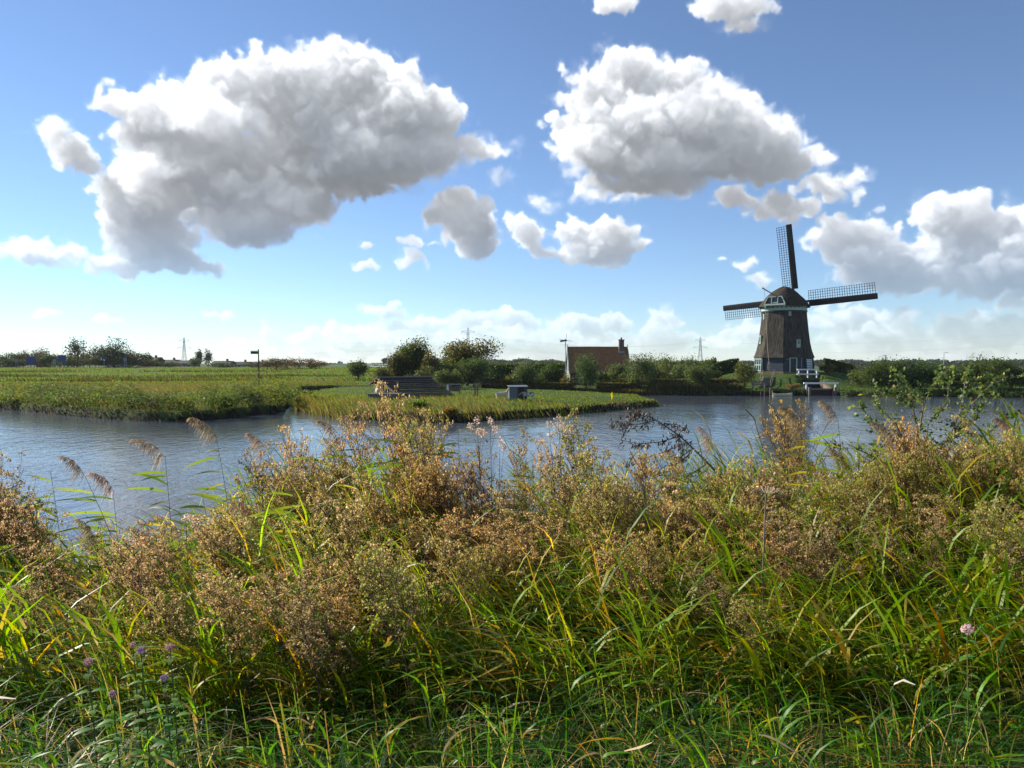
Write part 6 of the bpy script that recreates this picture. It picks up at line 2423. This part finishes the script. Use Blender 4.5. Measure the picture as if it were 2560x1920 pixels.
SP = [(985, 1035, 7.2, 'tallest brown seed-head plant left of the middle', 0), (905, 1080, 7.4, 'brown plant just left of the tallest seed-head plant', 1),
      (860, 1118, 7.0, 'dense reddish-brown seed-head plant at the middle left', 1), (752, 1132, 7.2, 'outermost left plant of the tall middle brown clump', 0),
      (1010, 1100, 6.8, 'brown plant right of the tallest seed-head plant', 3), (1105, 1095, 7.4, 'pale brown seed-head plant below the cream fluff', 0),
      (1065, 1150, 6.6, 'brown seed-head plant in the middle clump centre', 1), (1170, 1180, 6.8, 'orange-brown plant right of the middle clump', 3),
      (1452, 1085, 6.9, 'tall greenish seed-head plant left of the dead branch', 2), (1312, 1135, 7.6, 'thin pinkish seed-head plant over the middle water', 1),
      (1395, 1160, 7.0, 'brown plant left of the tall greenish plant', 0), (1500, 1150, 6.5, 'brown-green plant right of the tall greenish plant', 2),
      (8, 1185, 6.2, 'brown seed-head plant at the left picture edge', 1), (40, 1240, 6.0, 'second brown seed-head plant at the left picture edge', 1),
      (255, 1345, 6.6, 'round brown seed-head plant low on the left', 1), (600, 1310, 6.6, 'brown seed-head plant below the tallest reed', 0),
      (1960, 1052, 7.2, 'orange-topped seed-head plant right of the dead branch', 3), (2012, 1068, 7.4, 'grey-brown seed-head plant beside the orange-topped one', 1),
      (1620, 1160, 6.6, 'brown plant right under the dead branch', 3), (1700, 1190, 6.2, 'wide brown plant below the dead branch trunk', 0),
      (1800, 1210, 6.0, 'brown seed-head plant right of the dead trunk', 3), (2265, 1095, 6.3, 'large brown plant under the twiggy bush', 3), (2310, 1120, 6.1, 'second brown plant under the twiggy bush', 0),
      (2535, 1120, 5.6, 'brown-green plant at the right picture edge', 2), (2450, 1170, 5.6, 'greenish seed-head plant near the right edge', 2)]
SP = [(a_, b_, min(Y_ + 1.0, 8.6), l_, v_) for a_, b_, Y_, l_, v_ in SP]
for i, (px_, py_, Y, lab, vr) in enumerate(SP):
    seed_plant(px_, py_, Y, lab, 'tall brown seed-head plants', i, vr)
CLUMPS = [(-30, 1290, 6.8, 'in the brown clump at the left picture edge', 1), (250, 1415, 5.8, 'in the brown clump below the leaning left reeds', 1), (170, 1510, 4.8, 'in the brown clump above the mint flowers', 0),
          (430, 1480, 4.9, 'in the brown clump right above the mint flowers', 1), (600, 1385, 6.0, 'in the brown clump below the tallest reed', 0), (560, 1600, 4.1, 'in the dark brown clump right of the mint flowers', 1),
          (800, 1555, 4.3, 'in the low brown clump at the lower left of the middle', 1), (890, 1270, 7.0, 'in the clump under the tallest seed-head plant', 0), (760, 1245, 7.5, 'in the leftmost part of the tall middle clump', 1),
          (1060, 1225, 7.2, 'in the right part of the tall middle clump', 3), (1130, 1350, 6.2, 'in the orange-brown clump at the picture middle', 3), (1230, 1460, 5.3, 'in the brown clump below the picture middle', 3),
          (1330, 1300, 6.9, 'in the clump under the middle open water', 1), (1420, 1385, 5.8, 'in the brown clump under the tall greenish plant', 0), (1560, 1290, 6.9, 'in the clump below the dead branch tip', 0),
          (1650, 1400, 5.6, 'in the wide brown clump below the dead branch', 3), (1755, 1310, 6.4, 'in the clump around the dead branch trunk', 0), (1900, 1270, 6.9, 'in the clump around the dry umbel top', 2),
          (2060, 1400, 5.4, 'in the brown clump right of the dry umbel stalk', 1), (2150, 1250, 7.0, 'in the clump left below the twiggy bush', 2), (2300, 1200, 7.6, 'in the clump at the foot of the twiggy bush', 3),
          (2330, 1340, 6.0, 'in the brown clump below the twiggy bush', 0), (2490, 1215, 7.0, 'in the greenish clump near the right edge', 2), (2530, 1380, 5.2, 'in the olive clump at the right edge', 2),
          (1960, 1520, 4.7, 'in the low clump in front of the dry umbel', 1), (1000, 1480, 4.8, 'in the brown clump left of the silvery leaf', 0), (2790, 1280, 6.2, 'in the brown clump just past the right edge', 3)]
gg = np.random.default_rng(51)
k_ = 0
for (cx_, cy_, Y0, lab, vr) in CLUMPS:
    for j_ in range((12 if cx_ > 700 else 7) if Y0 > 5.6 else (10 if cx_ > 900 else 5)):
        sc_ = 6.5 / Y0
        px_ = cx_ + gg.normal() * (74 if Y0 > 5.6 else 95) * sc_
        Y = Y0 + gg.normal() * .28
        ty = cy_ + gg.normal() * 38 * sc_ - 34 * sc_ + 44 * sc_ * abs(gg.normal()) * (1 if j_ > 3 else 0)
        k_ += 1
        seed_plant(px_, ty, Y, 'seed-head plant ' + lab, 'seed-head plants ' + lab, 100 + k_, vr + 4 * int(gg.integers(0, 2)) if gg.random() < .7 else None)


# ---- cream fluffy heads on tall stems
def fluff_plant(px, py, Y, label, rs, px_bot=None, heads=4):
    gg = np.random.default_rng(7000 + rs)
    top = at(px, py, Y)
    bx = ((px_bot or px + 60) - 1280) / F * Y
    bz = max(gz(bx, Y), -.1)
    o = empty('fluff_plant', (bx, Y, bz), label, 'plant', 'plants with cream seed fluff')
    T = top - Vector((bx, Y, bz))
    pts = [Vector((T.x * t ** 1.2, 0, T.z * t)) for t in np.linspace(0, .93, 6)]
    mb = MB()
    mb.tube(pts, [.006, .0055, .005, .004, .003, .002], 5)
    ends = [T]
    for k in range(heads - 1):
        s = pts[4].lerp(pts[5], gg.random())
        e = T + Vector((gg.uniform(-.10, .10), gg.uniform(-.06, .06), gg.uniform(-.16, -.02)))
        mb.tube([s, s.lerp(e, .6) + Vector((0, 0, -.01)), e], [.002, .0016, .001], 3)
        ends.append(e)
    mb.tube([pts[5], T], [.002, .001], 3)
    mb.build('stem', M['redstem'], o)
    for e in ends:
        N = 90
        c_ = np.array(e) + gg.normal(size=(N, 3)) * np.array([.016, .016, .018])
        np_mesh('fluff_head', *rhombs(c_, gg.uniform(.008, .02, N), pick(gg, N, [(3, (.52, .42, .34)), (2, (.42, .31, .24)), (1, (.60, .50, .42))], .12), .7, gg), M['fluff'], o)
    m_ = 34
    t = gg.uniform(.3, .92, m_)
    c_ = np.stack([np.array(Vector((T.x * tt ** 1.2, 0, T.z * tt))) for tt in t]) + gg.normal(size=(m_, 3)) * .035
    np_mesh('foliage', *rhombs(c_, gg.uniform(.03, .07, m_), pick(gg, m_, [(2, (.07, .11, .03)), (1, (.12, .13, .03)), (1, (.10, .06, .035))]), .3, gg, droop=(-.2, 0, -.6)), M['leaf'], o)


for i, a in enumerate(((1192, 1050, 7.0, 'cream fluffy seed cluster on a stem left of middle', 1225), (1226, 1052, 7.1, 'small cream fluff heads right of the cream cluster', 1235),
                       (1396, 1046, 7.4, 'tall stem with cream fluff standing over the middle water', 1425), (1372, 1062, 7.3, 'smaller cream fluff stem left of the tall fluff stem', 1420), (1352, 1135, 7.2, 'pinkish fluff stem low over the middle water', 1350),
                       (1428, 1072, 7.8, 'single pink fluff head right of the tall fluff stem', 1440), (1250, 1105, 7.4, 'lone cream fluff head over the water', 1240),
                       (465, 1295, 6.0, 'cream fluff heads low on the left reeds', 470))):
    fluff_plant(a[0], a[1], a[2], a[3], i, a[4], 5 if i in (0, 2) else 2)


# ---- the arching dead branch with wilted leaves
def polyw(pxs, Y0, Y1):
    n_ = len(pxs)
    return [at(x, y, Y0 + (Y1 - Y0) * i / (n_ - 1)) for i, (x, y) in enumerate(pxs)]


dbr = empty('dead_branch', (at(1860, 1280, 7.7).x, 7.7, gz(at(1860, 1280, 7.7).x, 7.7)), 'arching willow branch with dark wilted leaves over the water', 'branch')
main = [(1900, 1330), (1832, 1225), (1770, 1158), (1700, 1090), (1640, 1050), (1580, 1018), (1540, 1008)]
mp_ = polyw(main, 7.6, 8.0)
MB().tube([Vector((mp_[0].x + .15, 7.5, gz(mp_[0].x + .15, 7.5) - .1))] + mp_, [.015, .014, .012, .010, .0075, .005, .003, .0015], 7).build('trunk', M['twig'], dbr, world=True, smooth=True)
subs = [[(1700, 1090), (1650, 1105), (1600, 1110), (1550, 1100)], [(1640, 1050), (1600, 1060), (1560, 1062), (1525, 1050)], [(1735, 1120), (1690, 1150), (1640, 1180), (1590, 1190)],
        [(1660, 1060), (1690, 1060), (1715, 1075)], [(1690, 1085), (1705, 1110), (1712, 1150)], [(1770, 1158), (1720, 1190), (1660, 1215), (1600, 1235)], [(1620, 1040), (1600, 1035), (1560, 1030)],
        [(1720, 1105), (1660, 1130), (1600, 1150), (1560, 1165)], [(1800, 1190), (1740, 1235), (1690, 1255)], [(1600, 1028), (1575, 1050), (1550, 1075)]]
gg = np.random.default_rng(61)
for k, s_ in enumerate(subs):
    pts = polyw(s_, 7.85 + .1 * (k % 3 - 1), 7.8 + .25 * (k % 4 - 1.5))
    br = MB().tube(pts, [.006, .0045, .003, .0015][:len(pts)], 5).build('side_branch', M['redstem'], dbr, world=True)
    m_ = 80
    i_ = gg.integers(0, len(pts) - 1, m_)
    f = gg.random(m_)
    A = np.array([tuple(p) for p in pts])
    c_ = A[i_] + (A[i_ + 1] - A[i_]) * f[:, None] + gg.normal(size=(m_, 3)) * .028 + np.array([0, 0, -.022])
    np_mesh('wilted_leaves', *rhombs(c_ - np.array(wloc(dbr)), gg.uniform(.035, .068, m_), pick(gg, m_, [(3, (.045, .040, .034)), (2, (.075, .06, .048)), (1, (.11, .085, .065)), (.6, (.08, .035, .03))], .2), .28, gg, droop=(-.25, 0, -.9)), M['wilted'], br)
A = np.array([tuple(p) for p in mp_[2:]])
m_ = 90
i_ = gg.integers(0, len(A) - 1, m_)
c_ = A[i_] + (A[i_ + 1] - A[i_]) * gg.random((m_, 1)) + gg.normal(size=(m_, 3)) * .03
np_mesh('wilted_leaves', *rhombs(c_ - np.array(wloc(dbr)), gg.uniform(.035, .066, m_), pick(gg, m_, [(3, (.045, .040, .034)), (2, (.075, .06, .048)), (1, (.11, .085, .065))], .2), .28, gg, droop=(-.25, 0, -.9)), M['wilted'], dbr)
yl = at(1529, 990, 8.0)
v = np.array([(0, 0, -.045), (.012, 0, -.012), (.007, .004, .045), (-.009, .006, .02)]) + np.array(yl - wloc(dbr))
v = np.concatenate([v[:1], v[1:2], v[2:3], v[3:4]])
o = np_mesh('yellow_leaf', v, np.array([[0, 1, 2, 3]]), np.tile([.62, .52, .02], (4, 1)), M['leaf'], dbr)
o['label'] = 'single bright yellow leaf at the tip'
MB().tube([mp_[-1], yl + Vector((0, 0, -.05))], .0015, 4).build('twig', M['twig'], dbr, world=True)

# ---- pale bare twigs right of it
for i, (pl_, Y, lab) in enumerate((([(1800, 1215), (1850, 1180), (1930, 1140), (1985, 1130)], 7.4, 'pale bare twig lying over the growth right of the dead branch'),
                                 ([(2005, 1195), (2060, 1150), (2078, 1115), (2084, 1080)], 7.4, 'forked bare twig with a dead leaf cluster left of the twiggy bush'),
                                 ([(2035, 1130), (2055, 1085), (2080, 1038)], 7.6, 'thin straight bare twig left of the twiggy bush'),
                                 ([(1862, 1022), (1885, 1045), (1895, 1080), (1908, 1120)], 8.0, 'thin curved dry stalk over the water right of the dead branch'))):
    pts = polyw(pl_, Y, Y + .1)
    o = empty('bare_twig', pts[0], lab, 'twig')
    MB().tube(pts, [.006, .005, .0035, .002][:len(pts)] if len(pts) > 3 else [.005, .004, .002], 5).build('stick', M['twig'], o, world=True)
    for k in range(3):
        p = pts[1].lerp(pts[2], gg.random())
        MB().tube([p, p + Vector((gg.uniform(-.08, .08), 0, gg.uniform(.02, .09)))], [.0022, .001], 4).build('side_twig', M['twig'], o, world=True)
    if i == 1:
        c_ = np.array(pts[2] - wloc(o)) + gg.normal(size=(26, 3)) * .03 + np.array([.05, 0, -.01])
        np_mesh('dead_leaves', *rhombs(c_, gg.uniform(.03, .06, 26), pick(gg, 26, [(2, (.14, .10, .07)), (1, (.07, .035, .028))], .2), .35, gg, droop=(.4, 0, -.7)), M['wilted'], o)

# ---- twiggy bush on the right
tb = empty('twiggy_bush', (at(2310, 1200, 8.0).x, 8.0, gz(at(2310, 1200, 8.0).x, 8.0)), 'open twiggy bush with small green leaves rising over the water at right', 'bush')
root = wloc(tb)
BR = [[(2290, 1230), (2290, 1120), (2310, 1010), (2335, 960), (2380, 915)], [(2300, 1230), (2295, 1080), (2280, 1010), (2275, 960), (2225, 930)], [(2330, 1230), (2380, 1100), (2430, 1010), (2480, 960), (2545, 940)],
      [(2320, 1230), (2360, 1120), (2405, 1020), (2412, 960), (2416, 925)], [(2280, 1230), (2230, 1120), (2190, 1070), (2150, 1010)], [(2290, 1180), (2240, 1060), (2180, 1000)], [(2340, 1220), (2420, 1120), (2500, 1060), (2540, 1030)],
      [(2310, 1160), (2320, 1060), (2370, 1000), (2370, 955)], [(2300, 1230), (2200, 1150), (2120, 1110)], [(2380, 1090), (2440, 1040), (2470, 990)], [(2285, 1020), (2240, 985), (2195, 975)], [(2430, 1010), (2440, 975), (2448, 945)],
      [(2295, 1150), (2330, 1120), (2400, 1090), (2460, 1085)]]
for k, b_ in enumerate(BR):
    pts = polyw(b_, 8.0 + .2 * (k % 3 - 1), 7.9 + .4 * (k % 4 - 1.5))
    rr = list(np.linspace(.012 if k < 5 else .008, .0026, len(pts)))
    st = ([Vector((root.x, root.y, root.z))] if b_[0][1] > 1200 else [])
    br = MB().tube(st + pts, ([.010] if st else []) + rr, 5).build('branch', M['twig'], tb, world=True)
    A = np.array([tuple(p) for p in pts])
    # short side twigs
    mbt = MB()
    ends = []
    for j_ in range(16):
        i_ = gg.integers(0, len(A) - 1)
        p = A[i_] + (A[i_ + 1] - A[i_]) * gg.random()
        e = p + np.array([gg.uniform(-.20, .20), gg.uniform(-.15, .15), gg.uniform(-.03, .17)])
        mbt.tube([p, e], [.002, .0008], 3)
        ends.append((p, e))
    mbt.build('side_twigs', M['twig'], br, world=True)
    cc = []
    for p, e in ends:
        t = gg.random((8, 1))
        cc.append(p + (e - p) * t + gg.normal(size=(8, 3)) * .012)
    i_ = gg.integers(0, len(A) - 1, 50)
    cc.append(A[i_] + (A[i_ + 1] - A[i_]) * gg.random((50, 1)) + gg.normal(size=(50, 3)) * .02)
    cc = np.concatenate(cc)
    np_mesh('small_leaves', *rhombs(cc - np.array(root), gg.uniform(.030, .058, len(cc)), pick(gg, len(cc), [(3, (.09, .14, .05)), (2, (.14, .19, .08)), (1.5, (.06, .10, .04)), (.8, (.20, .20, .07))], .2), .62, gg), M['leaf'], br)

# ---- dry umbel skeleton
um = empty('dry_umbel', (at(1912, 1500, 4.8).x, 4.8, gz(at(1912, 1500, 4.8).x, 4.8)), 'pale dry umbel skeleton on a bare stalk in the right growth', 'plant')
tp = at(1915, 1235, 4.8)
MB().tube([wloc(um), at(1908, 1420, 4.8), at(1912, 1300, 4.8), tp], [.006, .005, .0045, .004], 6).build('stalk', M['wood'], um, world=True)
for k in range(22):
    a = k * 2.4
    r_ = .10 * math.sqrt((k + .5) / 22)
    e = tp + Vector((math.cos(a) * r_, math.sin(a) * r_, .055 - r_ * .2))
    MB().tube([tp, tp.lerp(e, .5) + Vector((math.cos(a) * .006, math.sin(a) * .006, -.004)), e], [.0019, .0016, .0022], 4).build('ray', M['rope'], um, world=True)
MB().tube([at(1910, 1330, 4.8), at(1930, 1290, 4.8), at(1942, 1265, 4.85)], [.0025, .002, .001], 4).build('side_stalk', M['wood'], um, world=True)


# ---- flowering mint low on the left, one on the right
def mint(px, py, Y, label, rs, col, size=1.0, px_bot=None):
    gg = np.random.default_rng(8000 + rs)
    top = at(px, py, Y)
    bx = ((px_bot or px + 20) - 1280) / F * Y
    bz = gz(bx, Y)
    o = empty('mint_flower', (bx, Y, bz), label, 'flower', 'pink mint flowers')
    T = top - Vector((bx, Y, bz))
    pts = [Vector((T.x * t ** 1.3, 0, T.z * t)) for t in np.linspace(0, 1, 6)]
    MB().tube(pts, [.0035, .0034, .0032, .003, .0026, .002], 5).build('stem', M['greenstem'], o)
    N = 210
    d = gg.normal(size=(N, 3))
    d /= np.linalg.norm(d, axis=1)[:, None]
    r_ = .0155 * size * gg.uniform(.75, 1.12, N)
    c_ = np.array(T) + d * r_[:, None] * np.array([1, 1, .9])
    np_mesh('flower_head', *rhombs(c_, gg.uniform(.005, .009, N) * size, pick(gg, N, col, .15), .6, gg), M['petal'], o)
    k = 0
    for t in np.linspace(.2, .94, 9):
        for s in (-1, 1):
            a = (k // 2) * 1.4 + (0 if s > 0 else math.pi) + gg.uniform(-.2, .2)
            L = .085 * (1.25 - .75 * t) * gg.uniform(.85, 1.2)
            dv_ = np.array([math.cos(a), math.sin(a), .25])
            sd2 = np.array([-math.sin(a), math.cos(a), 0])
            b0 = np.array(pts[0].lerp(pts[-1], 0)) + np.array((T.x * t ** 1.3, 0, T.z * t))
            prof = [(0, .1), (.25, .85), (.55, .95), (.85, .45), (1, .05)]
            V = []
            for u_, w_ in prof:
                c0_ = b0 + dv_ * L * u_ + np.array([0, 0, -.35 * L * u_ ** 2])
                V += [c0_ - sd2 * w_ * L * .24 + np.array([0, 0, .004 * w_]), c0_ + sd2 * w_ * L * .24 + np.array([0, 0, .004 * w_])]
            kk = np.arange(4) * 2
            cc = pick(gg, 1, [(2, (.10, .20, .045)), (1, (.14, .25, .05))], .12)
            np_mesh('leaf', np.array(V), np.stack([kk, kk + 1, kk + 3, kk + 2], 1), np.repeat(cc, len(V), 0), M['leaf'], o, smooth=True)
            k += 1
    return o


PINK = [(2, (.40, .25, .28)), (1, (.48, .34, .35)), (1, (.30, .18, .22))]
LILA = [(2, (.25, .17, .28)), (1, (.33, .24, .35)), (1, (.18, .12, .21))]
mint(220, 1655, 2.9, 'pink mint flower head leftmost in the lower left', 0, PINK, 1.0)
mint(352, 1626, 3.0, 'larger lilac mint flower head in the lower left', 1, LILA, .95)
mint(332, 1612, 3.1, 'small pale pink mint bud beside the lilac head', 2, PINK, .7)
mint(425, 1618, 3.05, 'pale pink mint flower head top right of the lower left group', 3, PINK, .95)
mint(411, 1694, 2.9, 'lilac-pink mint flower head low in the lower left group', 4, LILA, .85)
mint(281, 1735, 2.8, 'lowest dull pink mint flower head in the lower left', 5, PINK, .85)
mint(2418, 1573, 3.3, 'single pale pink flower head in the lower right grass', 6, [(2, (.66, .52, .50)), (1, (.58, .40, .42))], 1.45)

# ---- bleached dry leaves
for i, (pl_, Y, lab) in enumerate((([(2222, 1738), (2235, 1710), (2258, 1700), (2288, 1712)], 3.0, 'white bent dry reed leaf in the lower right grass'),
                                 ([(-30, 1752), (0, 1743), (40, 1747)], 3.0, 'white dry reed leaf at the lower left edge'),
                                 ([(975, 1435), (1005, 1420), (1045, 1408)], 4.6, 'silvery dry reed leaf in the middle growth'),
                                 ([(1560, 1878), (1600, 1868), (1630, 1856)], 2.7, 'tan folded dry leaf at the bottom middle'))):
    pts = polyw(pl_, Y, Y + .05)
    V = []
    for k, p in enumerate(pts):
        w_ = [.003, .006, .006, .002][k] if len(pts) == 4 else [.003, .007, .002][k]
        V += [np.array(p) + np.array([0, -w_ * .6, w_]), np.array(p) + np.array([0, w_ * .6, -w_])]
    kk = np.arange(len(pts) - 1) * 2
    o = np_mesh('dry_leaf', np.array(V), np.stack([kk, kk + 1, kk + 3, kk + 2], 1), np.tile([.42, .39, .33] if i < 3 else [.42, .32, .22], (len(V), 1)), M['fluff'], smooth=True)
    tag(o, lab, 'leaf')

# ------------------------------------------------------------------ haze
hz = MB()
hz.box((0, 2290, 24.0), (7400, 4660, 50.2))
hm_, hn_n, hl_l = new_mat('haze')
ho_ = hn_n.new('ShaderNodeOutputMaterial')
hv = hn_n.new('ShaderNodeVolumePrincipled')
hv.inputs['Color'].default_value = (.86, .92, 1.0, 1)
hv.inputs['Density'].default_value = .00009
hv.inputs['Anisotropy'].default_value = 0.0
hl_l.new(hv.outputs[0], ho_.inputs['Volume'])
tag(hz.build('haze', hm_), 'thin pale haze lying over the polder', 'haze', kind='stuff')
